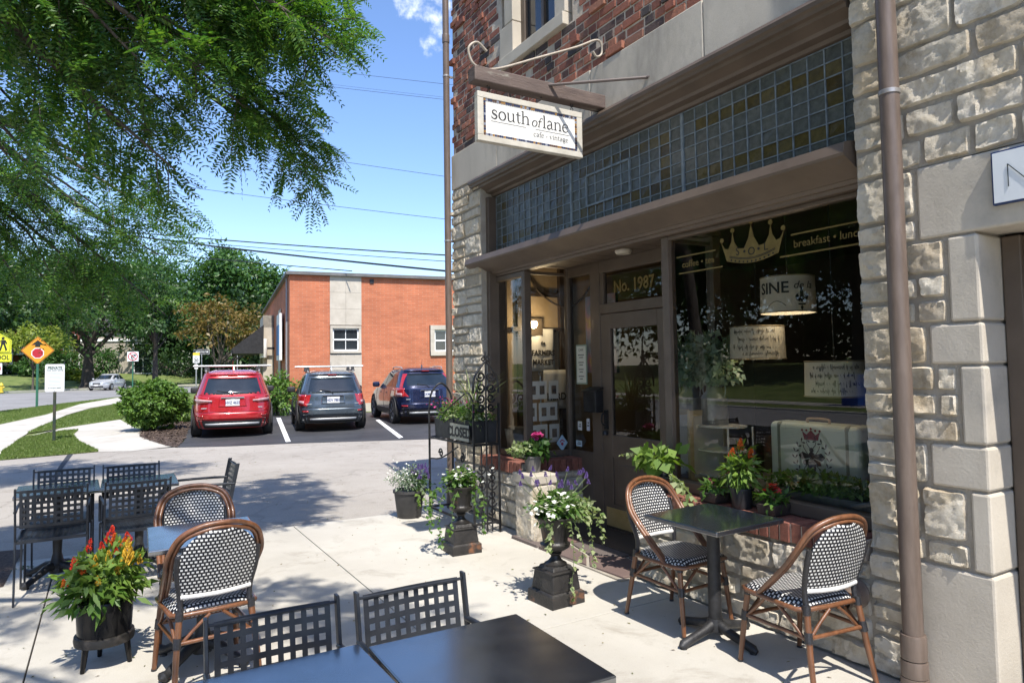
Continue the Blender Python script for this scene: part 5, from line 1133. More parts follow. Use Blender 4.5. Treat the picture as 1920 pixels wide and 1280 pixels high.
for pts in ([(0, .075), (.012, .04), (.012, -.01), (0, -.03), (-.012, -.01), (-.012, .04)], [(.012, -.005), (.03, .03), (.045, .012), (.036, -.012), (.012, -.025)], [(-.012, -.005), (-.03, .03), (-.045, .012), (-.036, -.012), (-.012, -.025)], [(-.025, -.035), (.025, -.035), (.025, -.045), (-.025, -.045)], [(0, -.045), (.010, -.06), (0, -.085), (-.010, -.06)]):
    M_ = basis((.1775 * math.cos(R(246)), .1775 * math.sin(R(246)), -.035), (-math.sin(R(246)), math.cos(R(246)), 0), (0, 0, 1)); q.prism(pts, .0015, M_)
q.build('emblem', M_ink, L1); q = MB(); q.tube([(.1772 * math.cos(a_), .1772 * math.sin(a_), -.10 + .05 * math.sin((a_ - 2.95) * 3.6)) for a_ in [2.95 + .06 * i for i in range(14)]], .002, 4); q.build('flourish', M_ink, L1)
L2 = lampshade('drum lampshade with handwritten script, lowest on the door side, warm light beneath', 4.0, 3.315, 1.735, .185, .235, [], 9); q = MB(); script(q, L2, .190, [(.075, -.9, .7), (.02, -.7, .9), (-.035, -.95, .6), (-.08, -.5, .85)], 3); q.build('script', M_ink, L2)
L3 = lampshade('drum lampshade with handwritten script hung lowest of all, near the stone wall', 3.92, 2.665, 1.487, .172, .225, [], 0); q = MB(); script(q, L3, .177, [(.07, -.8, .8), (.02, -.95, .6), (-.03, -.7, .9), (-.075, -.9, .5)], 7); q.build('script', M_ink, L3)
M_mint = pm('mint_leatherette', [(.52, .62, .55), (.62, .70, .63)], 3, .5, 0, .1, 60, grime=((.30, .34, .28), 9, .62, .8))
su = thing('suitcase', 'vintage mint green suitcase with bee, wreath and crown print standing in the window', 'suitcase', (4.05, 2.87, .70))
q = MB(); q.box((0, 0, .245), (.20, .66, .49)); q.build('case', M_mint, su, bevel=.035, seg=4)
q = MB()
for y in (-.25, .25): q.box((0, y, .245), (.206, .055, .494))
q.build('strap', pm('olive_strap', [(.16, .19, .14), (.22, .25, .19)], 6, .5), su, bevel=.03, seg=3)
q = MB(); q.tube(catmull([(-.02, -.08, .488), (-.02, -.07, .515), (-.02, .07, .515), (-.02, .08, .488)], 5), .009, 8); q.build('handle', pm('tan_handle', [(.30, .21, .12), (.38, .28, .17)], 8, .5), su, smooth=60)
Ms = basis((-.1015, 0, .30), (0, -1, 0), (0, 0, 1)); q = MB()
for s in (-1, 1):
    for k in range(9):
        a = R(-80 + 19 * k); c = (s * .125 * math.cos(a), -.035 + .125 * math.sin(a)); d = a + PI / 2
        for e in (-.7, .7):
            ca, sa = math.cos(d + e), math.sin(d + e); q.prism([(c[0], c[1]), (c[0] + s * (.022 * ca + .006 * sa), c[1] + .022 * sa - .006 * ca), (c[0] + s * .034 * ca, c[1] + .034 * sa), (c[0] + s * (.022 * ca - .006 * sa), c[1] + .022 * sa + .006 * ca)], .001, Ms)
q.build('wreath', M_ink, su); q = MB()
q.prism(arc(0, -.085, .03, 0, 345, 14, .055), .001, Ms); q.prism(arc(0, -.015, .024, 0, 345, 12, .024), .001, Ms); q.prism(arc(0, .02, .016, 0, 345, 12), .001, Ms)
for s in (-1, 1):
    q.prism([(s * .015, -.01), (s * .07, .005), (s * .098, -.02), (s * .075, -.045), (s * .015, -.03)], .0008, Ms); q.prism([(s * .015, -.035), (s * .06, -.05), (s * .07, -.075), (s * .04, -.08)], .0008, Ms)
    for p0, p1, p2 in (((.01, .03), (.03, .055), (.035, .075)), ((.02, -.02), (.055, .03), (.06, .05)), ((.02, -.06), (.055, -.10), (.06, -.125))): ribbon(q, [(s * p0[0], p0[1]), (s * p1[0], p1[1]), (s * p2[0], p2[1])], .005, Ms, .001)
q.build('bee', M_ink, su); q = MB(); q.prism([(-.05, .085), (.05, .085), (.065, .14), (.033, .118), (0, .15), (-.033, .118), (-.065, .14)], .001, Ms)
for x in (-.07, -.035, 0, .035, .07): q.prism(arc(x * .93, .147 if x else .158, .008, 0, 340, 8), .001, Ms)
q.build('crown', pm('crown_red', [(.22, .03, .04)], rough=.6), su)
M_zinc = pm('galvanised_zinc', [(.22, .24, .25), (.36, .38, .39)], 7, .42, .65, .2, 40, rvar=.1)
mk = thing('milk_can', 'old galvanised milk can holding eucalyptus on the white wire stand', 'milk can', (3.98, 3.715, 1.128)); q = MB()
q.lathe([(.095, 0), (.10, .01), (.10, .19), (.103, .20), (.095, .215), (.062, .255), (.058, .29), (.082, .325), (.086, .33), (.075, .32), (.0, .30)], 36); q.build('body', M_zinc, mk, smooth=35)
for s in (-1, 1): q = MB(); q.tube(catmull([(0, s * .058, .29), (0, s * .10, .30), (0, s * .112, .26), (0, s * .096, .20)], 5), .006, 7); q.build('handle', M_zinc, mk, smooth=60)
ME1 = leafm('eucalyptus_leaves', [(.24, .36, .28), (.34, .44, .36), (.42, .50, .42)], .25); ME2 = leafm('needle_sprigs', [(.26, .38, .18), (.38, .46, .26), (.46, .50, .34)], .25)
bush_leaves('eucalyptus', 720, (-.06, .0, .46), (.22, .29, .24), .055, .05, ME1, mk, 91, zmin=.33)
g_ = np.random.default_rng(92); P, D, q = [], [], MB()
for k in range(26):
    a = g_.random() * 2 * PI; e = Vector((math.cos(a) * .16 * g_.random() - .03, math.sin(a) * .30, .52 + .24 * g_.random())); st0 = Vector((0, 0, .32)); q.tube([st0, (st0 + e) / 2 + Vector((0, 0, .04)), e], .003, 4)
    for j in range(46): t_ = .45 + .55 * j / 46; P.append(st0.lerp(e, t_) + Vector(g_.normal(0, .004, 3))); D.append((e - st0).normalized() * .8 + Vector(g_.normal(0, .45, 3)))
o = leaves('needle_sprig', np.array(P), np.array(D), g_.normal(0, 1, (len(P), 3)), .045, .007, ME2, mk); q.build('stem', M_stem, o)
sd = thing('wire_stand', 'three-tier white wire plant stand with scalloped shelves in the display window', 'stand', (3.98, 3.665, .70)); q = MB()
for x in (-.13, .13):
    for y in (-.19, .19): q.tube([(x, y, 0), (x, y, .42)], .007, 8)
q.build('frame', M_white, sd, smooth=60)
for z in (.06, .24, .418):
    q = MB(); pts = [(.15 * math.cos(a) * (1 + .02 * math.sin(a * 26)) , .215 * math.sin(a) * (1 + .02 * math.sin(a * 26))) for a in [2 * PI * i / 104 for i in range(104)]]; q.prism(pts, .012, Matrix.Translation((0, 0, z))); q.build('shelf', M_white, sd)
pf = thing('picture_frame', 'large pale picture frame leaning in the window left of the wire stand', 'picture frame', (3.95, 3.765, .70)); q = MB()
for b_ in ((-.20, .20, 0, .04), (-.20, .20, .50, .54)): q.bx(b_[0], b_[1], -.012, .012, b_[2], b_[3])
q.bx(-.20, -.16, -.012, .012, .04, .50); q.bx(.16, .20, -.012, .012, .04, .50); q.build('frame', pm('pale_oak', [(.50, .42, .27), (.60, .52, .36)], 5, .55, stretch=(1, 1, 6)), pf); q = MB(); q.bx(-.16, .16, -.004, .004, .04, .50); q.build('canvas', M_white, pf)
tr = thing('planter_trough', 'galvanised trough of clipped boxwood along the display window', 'planter', (3.80, 2.66, .70)); q = MB(); q.box((0, 0, .04), (.15, .86, .08), 0, 0, 1.1); q.box((0, 0, .082), (.17, .89, .012)); q.build('trough', M_zinc, tr, bevel=.006)
bush_leaves('foliage', 1900, (-.02, 0, .145), (.11, .48, .065), .034, .026, leafm('boxwood_leaves', [(.09, .21, .04), (.14, .28, .06), (.20, .34, .09)], .3), tr, 95, zmin=.09, shell=.3)
# left bay: towels, card rack, bucket
def towel(label, x, z, w, h, lines, dy):
    t = thing('tea_towel', label, 'towel', (x, 6.80 + dy, z), 0, 'printed tea towels in the left bay window'); q = MB(); n = 10
    for j in range(9):
        for i in range(n + 1): u = i / n; q.v.append(((u - .5) * w * (1 + .02 * math.sin(j)), .008 * math.sin(u * 12 + j * .3), -h * j / 8))
    for j in range(8):
        for i in range(n): a = j * (n + 1) + i; q.f.append((a, a + n + 1, a + n + 2, a + 1)); q.m.append(0)
    q.build('cloth', pm('white_cotton', [(.52, .52, .49), (.60, .60, .57)], 6, .9, 0, .3, 150), t, smooth=60, solid=.003)
    for body, size, zz in lines: text('print', body, size, M_ink, t, basis((0, -.014, zz), (1, 0, 0), (0, 0, 1)), .001, bold=.003, sx=.9)
towel('white tea towel printed FARMERS MARKET pinned to the tan wall', 4.44, 2.03, .34, .50, [('the', .05, -.17), ('FARMERS', .088, -.29), ('MARKET', .088, -.40)], 0)
towel('white tea towel printed HERD hung below and right of the farmers market one', 4.60, 1.54, .34, .46, [('HERD', .12, -.32)], -.03)
cr = thing('card_rack', 'wire rack of framed photo cards inside the left bay window', 'rack', (3.98, 6.15, .68)); q = MB(); q.tube([(0, 0, 0), (0, 0, .80)], .008, 8); q.lathe([(.10, 0), (.10, .01), (.02, .02)], 20); q.tube(spiral((0, 0, .83), .03, 1, 0, XZ), .005, 6); q.build('stand', M_zinc, cr)
for k in range(9):
    z = .10 + .23 * (k // 3); x = -.13 + .13 * (k % 3); q = MB(); q.bx(x - .06, x + .06, -.06 + .03 * (k % 2), -.05 + .03 * (k % 2), z, z + .19); c_ = q.build('card', M_white, cr); q = MB(); q.bx(x - .03, x + .03, -.062 + .03 * (k % 2), -.0605 + .03 * (k % 2), z + .05, z + .14); q.build('photo', pm('small_print', [(.05, .07, .10), (.22, .16, .12), (.30, .28, .24)], 16, .4), c_)
bkt = thing('zinc_bucket', 'galvanised bucket on the floor of the left bay window', 'bucket', (3.80, 6.42, .68)); q = MB(); q.lathe([(.10, 0), (.14, .24), (.146, .25), (.135, .24), (.095, .02), (0, .02)], 30, flute=(20, .04, .21, .04)); q.build('pail', M_zinc, bkt, smooth=50)
mp = thing('menu_poster', 'framed cafe menu poster hung in the sidelight left of the door', 'poster', (4.128, 5.60, 1.60)); q = MB(); q.bx(-.006, .0, -.09, .09, -.20, .20); q.build('frame', pm('sage_border', [(.22, .27, .20)], rough=.6), mp); q = MB(); q.bx(-.009, -.0065, -.075, .075, -.185, .185); q.build('sheet', pm('cream_paper', [(.55, .54, .44), (.60, .59, .50)], 4, .7), mp)
text('lettering', 'CAFE', .034, M_ink, mp, basis((-.0095, 0, .145), (0, -1, 0), (0, 0, 1)), .0004)
q = MB()
for z, w in ((.095, .05), (.07, .035), (.02, .045), (-.005, .03), (-.05, .04), (-.075, .03), (-.12, .045), (-.145, .025)): q.bx(-.0102, -.0094, -w, w, z - .004, z + .004)
q.build('faint_print', M_ink, mp)
for lab, y, z, w, h, c_ in (('small white sticker low on the sidelight glass', 5.66, .98, .07, .09, (.60, .60, .58)), ('narrow pale sticker right of the white one on the sidelight', 5.52, 1.0, .05, .12, (.50, .52, .58)), ('blue and white card sticker at the bottom of the sidelight', 5.68, .80, .10, .06, (.45, .56, .62))):
    s_ = thing('window_sticker', lab, 'sticker', (4.133, y, z)); q = MB(); q.bx(-.002, .0, -w / 2, w / 2, -h / 2, h / 2); q.build('film', pm('film_%d' % int(y * 1000), [c_], rough=.5), s_); q = MB(); q.bx(-.003, -.0022, -w * .3, w * .3, -h * .15, -h * .02); q.bx(-.003, -.0022, -w * .3, w * .2, h * .1, h * .2); q.build('print', M_ink, s_)
pw_ = thing('paw_sticker', 'pale blue diamond sticker with a red paw print in the corner of the bay glass', 'sticker', (4.02, 5.822, .80)); q = MB(); q.prism([(0, .085), (.07, 0), (0, -.085), (-.07, 0)], .002, basis((0, 0, 0), (1, 0, 0), (0, 0, 1))); q.build('film', pm('film_sky', [(.35, .48, .56)], rough=.5), pw_); q = MB()
for x, z, r_ in ((0, -.01, .016), (-.022, .016, .008), (-.008, .028, .008), (.008, .028, .008), (.022, .016, .008)): q.prism(arc(x, z, r_, 0, 340, 10), .001, basis((0, -.0022, 0), (1, 0, 0), (0, 0, 1)))
q.build('paw', pm('paw_red', [(.35, .03, .06)], rough=.5), pw_)
sp = thing('wall_spotlight', 'small lit spotlight on a dark block inside the left bay', 'lamp', (4.28, 6.78, 2.10)); q = MB(); q.box((.06, .04, -.05), (.20, .06, .20)); q.build('block', pm('lamp_block', [(.06, .045, .03)], rough=.6), sp); q = MB(); q.lathe([(.0, -.075), (.035, -.06), (.05, -.025), (.04, .01), (.0, .02)], 20, (0, -.04, 0)); q.build('bulb', pm('lit_bulb', [(.9, .8, .6)], emis=((1, .72, .38), 9)), sp, smooth=60)
pl = bpy.data.lights.new('spotlight_lamp', 'POINT'); pl.energy = 5; pl.color = (1, .75, .45); pl.shadow_soft_size = .04; po_ = bpy.data.objects.new('lamp_light', pl); COL.objects.link(po_); po_.parent = sp; po_.location = (0, -.16, -.02)
hy = thing('hanging_painting', 'dark blue and violet painting inside the sidelight', 'painting', (4.9, 6.25, 1.95)); q = MB(); q.bx(-.02, .02, -.28, .28, -.45, .45); q.build('canvas', pm('dusky_canvas', [(.01, .02, .06), (.03, .06, .14), (.10, .05, .12), (.12, .10, .03)], 4, .6), hy)
hk = thing('white_hook', 'small white bow-shaped latch on the door frame corner', 'hook', (4.09, 4.235, 2.07)); q = MB(); q.tube(catmull([(0, .03, .04), (-.01, .0, .05), (-.01, -.03, .03), (0, -.01, 0), (-.01, .02, -.03), (0, -.03, -.05)], 5), .009, 7); q.build('latch', M_white, hk, smooth=60)
# ------------------------------------------------------------------ trees
def crown(name, c, rad, nclump, per, leaf, mat, parent, seed, clump=.3, wid=.55, low=-.55):
    g = np.random.default_rng(seed); d = unit(g.normal(0, 1, (nclump * 2, 3))); d = d[d[:, 2] > low][:nclump]; r_ = .35 + .65 * g.random(len(d)) ** .6
    C = np.array(c) + d * r_[:, None] * np.array(rad) * (.8 + .35 * g.random(len(d)))[:, None]; R_ = np.mean(rad) * clump * (.6 + .8 * g.random(len(d)))
    k = np.repeat(np.arange(len(d)), per); n = len(k); e = unit(g.normal(0, 1, (n, 3))); e[:, 2] *= .75
    P = C[k] + e * (R_[k] * (.35 + .65 * g.random(n) ** .5))[:, None]; out_ = unit(P - np.array(c) + e * R_[k][:, None])
    D = out_ * .7 + g.normal(0, .7, (n, 3)); D[:, 2] -= .25; N = np.column_stack([out_[:, :2] * .5, np.full(n, .8)]) + g.normal(0, .45, (n, 3))
    L = leaf * (.6 + .8 * g.random(n)); leaves(name, P, D, N, L, L * wid, mat, parent, .1, .15); return C
def tree(name, label, x, y, z0, th, tr_, cz, rad, ncl, per, leaf, mat, seed, bark=None, group=None, stems=1, clump=.3, cx=0, cy=0, low=-.55, wid=.55):
    t = thing(name, label, 'tree', (x, y, z0), 0, group); C = crown('crown', (cx, cy, cz), rad, ncl, per, leaf, mat, t, seed, clump, wid, low); q = MB(); rnd = random.Random(seed)
    for s in range(stems):
        a = 2 * PI * s / stems; sp = 0 if stems == 1 else .12 * rad[0]
        top = Vector((cx * .6 + math.cos(a) * sp * 2, cy * .6 + math.sin(a) * sp * 2, cz * .95)); b0 = Vector((math.cos(a) * sp * .3, math.sin(a) * sp * .3, -.2))
        q.tube(catmull([b0, b0 * .8 + Vector((0, 0, th * .5)), Vector((top.x * .4, top.y * .4, th)), top], 4), [tr_ * (1.5 if i == 0 else 1.05 - .75 * i / 12) for i in range(13)], 10)
        for k in range(8 if stems == 1 else 5):
            e = Vector(C[rnd.randrange(len(C))]); m_ = Vector((top.x * .4, top.y * .4, th * (.85 + .3 * rnd.random()))); q.tube(catmull([m_, m_.lerp(e, .5) + Vector((0, 0, -.05 * rad[2])), e], 4), [tr_ * .45 * (1 - .8 * i / 8) for i in range(9)], 6)
    q.build('trunk', bark or M_bark, t, smooth=60); return t
LT1 = leafm('maple_leaves', [(.018, .05, .012), (.035, .085, .018), (.06, .12, .025)], .3); LT2 = leafm('oak_leaves', [(.03, .085, .02), (.055, .13, .03), (.085, .17, .04)], .3)
LT3 = leafm('rusty_leaves', [(.09, .07, .02), (.16, .11, .03), (.21, .135, .035), (.08, .11, .025)], .3); LT4 = leafm('yellow_green_leaves', [(.13, .19, .025), (.21, .27, .04), (.27, .30, .06)], .35); LT5 = leafm('dark_tree_leaves', [(.012, .035, .010), (.025, .06, .014), (.045, .09, .022)], .3)
M_dkbark = pm('dark_bark', [(.03, .024, .019), (.065, .053, .043)], 6, .9, 0, .7, 20, stretch=(3, 3, .6))
p = (-1.693, 77.778); tree('maple_tree', 'broad dark maple with a thick forked trunk behind the white sedan', p[0], p[1], .15, 3.4, .62, 8.2, (5.4, 5.2, 4.6), 70, 90, .42, LT1, 101, M_dkbark, low=-.75)
p = (3.782, 72.213); tree('street_tree', 'slim dark trunked street tree above the round bush', p[0], p[1], .1, 4.0, .28, 7.6, (3.4, 3.4, 4.2), 55, 90, .38, LT1, 102, M_dkbark, low=-.8)
p = (6.602, 50.77); tree('rusty_tree', 'small multi-stemmed tree with rusty gold leaves beyond the red car', p[0], p[1], .0, 2.0, .11, 4.3, (3.0, 2.6, 2.6), 55, 60, .26, LT3, 103, None, stems=4, clump=.24)
p = (12.107, 81.25); tree('oak_tree', 'large bright green oak rising behind the orange brick building', p[0], p[1], .4, 5, .5, 9.6, (6.0, 5.4, 5.2), 90, 120, .46, LT2, 104, M_dkbark)
for p, zc, ra, lab, sd, mt_ in (((3.209, 105.124), 9.5, (7.5, 5, 6.2), 'tall mid green tree behind the slim street tree', 105, LT2), ((-5.809, 117.437), 9.8, (8, 5, 6.6), 'tall tree seen through hanging branches above the stop warning sign', 106, LT1), ((-11.476, 104.502), 9.0, (7, 5, 6.8), 'dark tree at the left edge behind the school sign', 107, LT5), ((8.205, 95.19), 6.5, (5.5, 4, 4.2), 'dark tree between the slim street tree and the rusty one', 108, LT5), ((-10.011, 126.902), 13, (9, 6, 9.5), 'tallest tree at the back left, filling the gap below the locust', 113, LT2), ((-0.936, 123.862), 13.5, (9, 6, 9), 'second tall tree at the back, rising between the signs and the maple', 114, LT1), ((6.515, 112.476), 11.5, (8, 5, 8.5), 'tall back tree behind the slim street tree and the round bush', 115, LT2), ((12.021, 113.872), 10, (7, 5, 7), 'back tree left of the bright green oak', 116, LT1), ((9.58, 96.703), 4.0, (8, 3, 4.6), 'low spreading dark tree filling the gap behind the rusty tree', 117, LT5), ((12.816, 90.136), 3.6, (6, 3, 4.2), 'low dark tree between the rusty tree and the awning', 118, LT1), ((12.563, 74), 4.2, (4.6, 3, 3.4), 'low dark tree just left of the black awning', 109, LT5), ((-12.858, 89.034), 9, (7, 6, 7), 'tree just beyond the left edge of the view', 110, LT1), ((19.49, 100.149), 7.5, (6, 4, 5.0), 'far tree peeping over the left end of the brick building', 111, LT2)):
    tree('background_tree', lab, p[0], p[1], 1.0, zc * .5, .35, zc, ra, 75, 95, .52, mt_, sd, M_dkbark, 'trees beyond the street', low=-.9)
p = (-5.695, 73.165); tree('ornamental_tree', 'small yellow-green tree behind the orange stop warning sign', p[0], p[1], .2, 1.6, .10, 4.2, (3.1, 2.2, 1.15), 40, 90, .26, LT4, 112)
def shrub(name, label, x, y, z, rad, n, leaf, mat, seed, group=None, cat='shrub'):
    t = thing(name, label, cat, (x, y, z), 0, group); bush_leaves('foliage', n, (0, 0, rad[2] * .9), rad, leaf, leaf * .5, mat, t, seed, .7, .3, zmin=.02); q = MB()
    for k in range(4): a = k * PI / 2; q.tube([(0, 0, 0), (math.cos(a) * rad[0] * .4, math.sin(a) * rad[1] * .4, rad[2])], rad[0] * .03, 5)
    q.build('stem', M_bark, t); return t
# round clipped bush
bt = thing('round_bush', 'large rounded glossy green bush in the mulch bed left of the red car', 'bush', ((1.066, 21.043)[0], (1.066, 21.043)[1], 0))
ML_bush = leafm('bush_leaves', [(.065, .14, .025), (.105, .20, .035), (.155, .26, .05)], .28)
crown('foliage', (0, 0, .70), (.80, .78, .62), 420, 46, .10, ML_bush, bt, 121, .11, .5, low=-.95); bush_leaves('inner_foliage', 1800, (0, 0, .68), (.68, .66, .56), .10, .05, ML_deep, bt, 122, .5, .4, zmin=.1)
q = MB(); rnd = random.Random(3)
for k in range(9): a = rnd.random() * 6.28; q.tube(catmull([(.05 * math.cos(a), .05 * math.sin(a), 0), (.25 * math.cos(a), .25 * math.sin(a), .35), (.5 * math.cos(a), .5 * math.sin(a), .75)], 4), .014, 6)
q.build('stem', M_bark, bt, smooth=60)
p = (5.092, 24.769); shrub('corner_shrub', 'bright green shrub between the red car and the brick corner', p[0], p[1], 0, (.75, .8, .80), 1700, .15, ML_bush, 123)
p = (2.186, 24.308); shrub('grass_clump', 'leafy yellow-green clump between the round bush and the red car', p[0], p[1], 0, (.55, 1.2, .34), 900, .16, ML_lime, 124)
for p, h_, ra, mt_, lab, sd in (((-9.015, 91.414), 1.05, (2.0, 1.2, .75), LT5, 'low dark hedge in front of the white porch fence', 131), ((-6.931, 87.855), 0.95, (1.8, 1.4, 1.3), LT2, 'rounded shrub right of the orange warning sign post', 132), ((-3.836, 93.005), 1.25, (2.0, 1.4, 1.7), LT2, 'tall shrub beside the brick house corner', 133), ((-0.416, 88.655), 1.15, (1.7, 1.4, 1.8), LT2, 'bushy shrub behind the white sedan roof', 134), ((-3.349, 84.574), 0.90, (1.7, .8, .5), LT4, 'yellow flower bed left of the maple trunk', 135), ((-2.002, 81.45), 0.80, (1.2, .7, .4), LT4, 'yellow flower clump at the foot of the maple', 136), ((6.563, 82.202), 1.05, (5, 1.6, 1.5), LT5, 'long dark hedge below the rusty tree', 137), ((-5.271, 91.527), 1.15, (1.0, .9, 1.9), LT2, 'narrow upright shrub by the white post', 138)):
    shrub('garden_shrub', lab, p[0], p[1], h_, ra, 1500, .32, mt_, sd, 'shrubs before the far houses')
# honey locust overhead: boughs hung with compound leaves
ML_loc = leafm('locust_leaflets', [(.03, .095, .022), (.05, .13, .028), (.085, .18, .034), (.15, .25, .04)], .48, .38)
def locust(name, label, base, fork, boughs, mat, seed, tr_, per_len, leaflet, nleaf=18, spread=.42):
    t = thing(name, label, 'tree', base); g = np.random.default_rng(seed); rnd = random.Random(seed); b0 = Vector(base); q = MB(); f = Vector(fork) - b0
    q.tube(catmull([(0, 0, -.1), (f.x * .2, f.y * .2, f.z * .5), f], 6), [tr_ * (1.35 if i == 0 else 1 - .35 * i / 12) for i in range(13)], 12); twP, twD = [], []
    for e in boughs:
        e = Vector(e) - b0; m1 = f.lerp(e, .35) + Vector((0, 0, .55 * rnd.random() + .5)); m2 = f.lerp(e, .75) + Vector((rnd.uniform(-.15, .15), rnd.uniform(-.15, .15), .45)); pts = catmull([f, m1, m2, e], 10); n = len(pts)
        q.tube(pts, [tr_ * .30 * (1 - .93 * i / (n - 1)) + .003 for i in range(n)], 6); L = sum((pts[i + 1] - pts[i]).length for i in range(n - 1))
        # side twigs
        for k in range(int(L * per_len)):
            s = .30 + .70 * rnd.random() ** .8; i = min(n - 2, int(s * (n - 1))); p = pts[i].lerp(pts[i + 1], rnd.random()); ax = (pts[i + 1] - pts[i]).normalized()
            d = Vector(g.normal(0, 1, 3)); d = (d - ax * d.dot(ax)).normalized(); l = spread * (.4 + .8 * rnd.random()) * (1.15 - .55 * s); tip = p + d * l + ax * l * .6 + Vector((0, 0, -.26 * l)); tw = catmull([p, p.lerp(tip, .5) + Vector((0, 0, .12 * l)), tip], 4); q.tube(tw, .0035, 4)
            for j in range(3, len(tw)):
                for s_ in (-1, 1): twP.append(tw[j]); dd = (tw[j] - tw[j - 1]).normalized(); sd_ = dd.cross(Vector((0, 0, 1))); twD.append(dd * .5 + sd_ * s_ * (.9 + .4 * rnd.random()) + Vector((0, 0, -.38 + .5 * rnd.random())) + Vector(g.normal(0, .25, 3)))
            twP.append(tw[-1]); twD.append((tw[-1] - tw[-2]).normalized() + Vector((0, 0, -.4)))
    q.build('trunk', M_bark, t, smooth=60)
    P = np.array(twP, float); D = unit(np.array(twD, float)); n = len(P); RL = leaflet * 5.6 * (.7 + .5 * g.random(n)); up = np.tile((0., 0., 1.), (n, 1)) + g.normal(0, .4, (n, 3)); S = unit(np.cross(D, up)); N = np.cross(S, D); V = []
    A_P, A_D, A_N, A_L = [], [], [], []
    h = nleaf // 2
    for k in range(h):
        u_ = .12 + .86 * k / (h - 1); pos = P + D * (RL * u_)[:, None] + np.array((0, 0, -1)) * (RL * .2 * u_ ** 2)[:, None]; ll = leaflet * (.75 + .5 * math.sin(PI * (.15 + .75 * u_))) * (.85 + .3 * g.random(n))
        for s_ in (-1, 1): A_P.append(pos); A_D.append(S * s_ + D * .55 + g.normal(0, .12, (n, 3))); A_N.append(N + g.normal(0, .25, (n, 3))); A_L.append(ll)
    L = np.concatenate(A_L); leaves('crown', np.concatenate(A_P), np.concatenate(A_D), np.concatenate(A_N), L, L * .31, mat, t, .08, .05); return n
front = [(1.614, 5.411, 4.134), (1.55, 4.99, 4.013), (1.408, 5.292, 4.257), (1.38, 5.878, 4.459), (1.633, 6.144, 3.344), (1.477, 5.995, 3.477), (1.288, 5.863, 3.666), (1.109, 5.729, 3.793), (0.909, 5.396, 3.558), (0.769, 5.23, 3.835), (1.259, 6.634, 4.704), (0.545, 5.137, 3.712), (0.408, 5.489, 3.062), (0.451, 6.123, 3.718), (0.134, 5.523, 3.267), (0.181, 5.122, 3.666), (-0.283, 5.398, 3.638), (-0.603, 6.747, 3.693), (-0.54, 5.308, 3.795), (-0.119, 6.189, 4.368), (0.652, 6.184, 4.605), (0.898, 5.13, 4.223), (-0.478, 7.161, 3.325), (0.375, 7.024, 4.971), (0.036, 7.251, 4.528), (0.433, 7.063, 3.722), (-0.661, 6.344, 3.221), (0.448, 5.637, 4.093), (-0.224, 6.268, 4.075), (1.85, 6.371, 5.205)]
rnd = random.Random(8)
over = [(rnd.uniform(-2.6, 1.1), rnd.uniform(-1.2, 3.6), rnd.uniform(5.0, 7.8)) for _ in range(13)] + [(.5 + rnd.uniform(-.9, 1.4), 4.6 + rnd.uniform(-.6, 2.2), rnd.uniform(5.8, 7.6)) for _ in range(11)]
over = [o_ for o_ in over if math.hypot(o_[0] + .17 * o_[2] / 1.62 - .0, o_[1] + o_[2] / 1.62 - 4.6) > .9]
N1 = locust('honey_locust', 'honey locust with drooping feathery branches overhanging the patio from the upper left', (-2.9, 4.2, 0), (-2.5, 4.2, 3.6), front + over, ML_loc, 301, .17, 3.5, .046, 20)
low_ = [(0.744, 11.724, 2.461), (0.605, 10.714, 3.212), (0.231, 11.415, 2.974), (0.637, 10.209, 3.574), (-0.035, 11.822, 2.689), (-0.358, 11.044, 3.342), (-0.697, 11.732, 2.963), (-0.724, 11.017, 3.527), (-1.139, 11.74, 3.318), (-1.085, 12.673, 2.729), (-1.222, 11.298, 3.751), (-0.046, 10.604, 3.73), (-0.461, 12.551, 2.491), (-1.411, 12.616, 3.031), (-1.197, 12.185, 4.248), (0.807, 10.785, 3.93), (0.28, 10.893, 3.443)]
N2 = locust('honey_locust', 'second honey locust further along the kerb, branches hanging low over the street signs', (-3.2, 10.2, 0), (-2.9, 10.2, 3.9), low_ + [(-1.2 + rnd.uniform(-1.6, 1.2), 10 + rnd.uniform(-1.5, 1.5), rnd.uniform(5, 7)) for _ in range(5)], ML_loc, 302, .16, 3.2, .055, 14, .6)
# ------------------------------------------------------------------ street signs
M_green = pm('green_post', [(.02, .10, .06), (.03, .14, .08)], 6, .45); M_dkgreen = pm('dark_green_post', [(.015, .03, .02), (.10, .06, .03)], 3, .6, lo=.45, hi=.75)
M_alu = pm('sign_white', [(.66, .68, .70), (.74, .75, .76)], 2, .4); M_sred = pm('sign_red', [(.42, .02, .03)], rough=.35); M_org = pm('sign_orange', [(.78, .30, .015)], rough=.35); M_yg = pm('sign_yellow_green', [(.72, .74, .03)], rough=.35); M_yel = pm('sign_yellow', [(.75, .55, .05)], rough=.4); M_back = pm('sign_back', [(.35, .36, .37)], rough=.4, metal=.5)
SGN = lambda z: basis((0, -.03, z), (1, 0, 0), (0, 0, 1))
def post(t, h, r_, mat, lean=0): q = MB(); q.box((0, 0, h / 2), (r_ * 2, r_ * 2, h)); o = q.build('post', mat, t, bevel=.004); return o
def rrect(w, h, r_): return [p for cx, cy, a in ((w / 2 - r_, h / 2 - r_, 0), (-w / 2 + r_, h / 2 - r_, 90), (-w / 2 + r_, -h / 2 + r_, 180), (w / 2 - r_, -h / 2 + r_, 270)) for p in arc(cx, cy, r_, a, a + 90, 4)]
def face(mb, poly, z, h, off=0.0, mi=0): mb.prism(poly, h, basis((0, -.03 - off, z), (1, 0, 0), (0, 0, 1)), mi)
def rot(poly, a): c, s = math.cos(R(a)), math.sin(R(a)); return [(x * c - y * s, x * s + y * c) for x, y in poly]
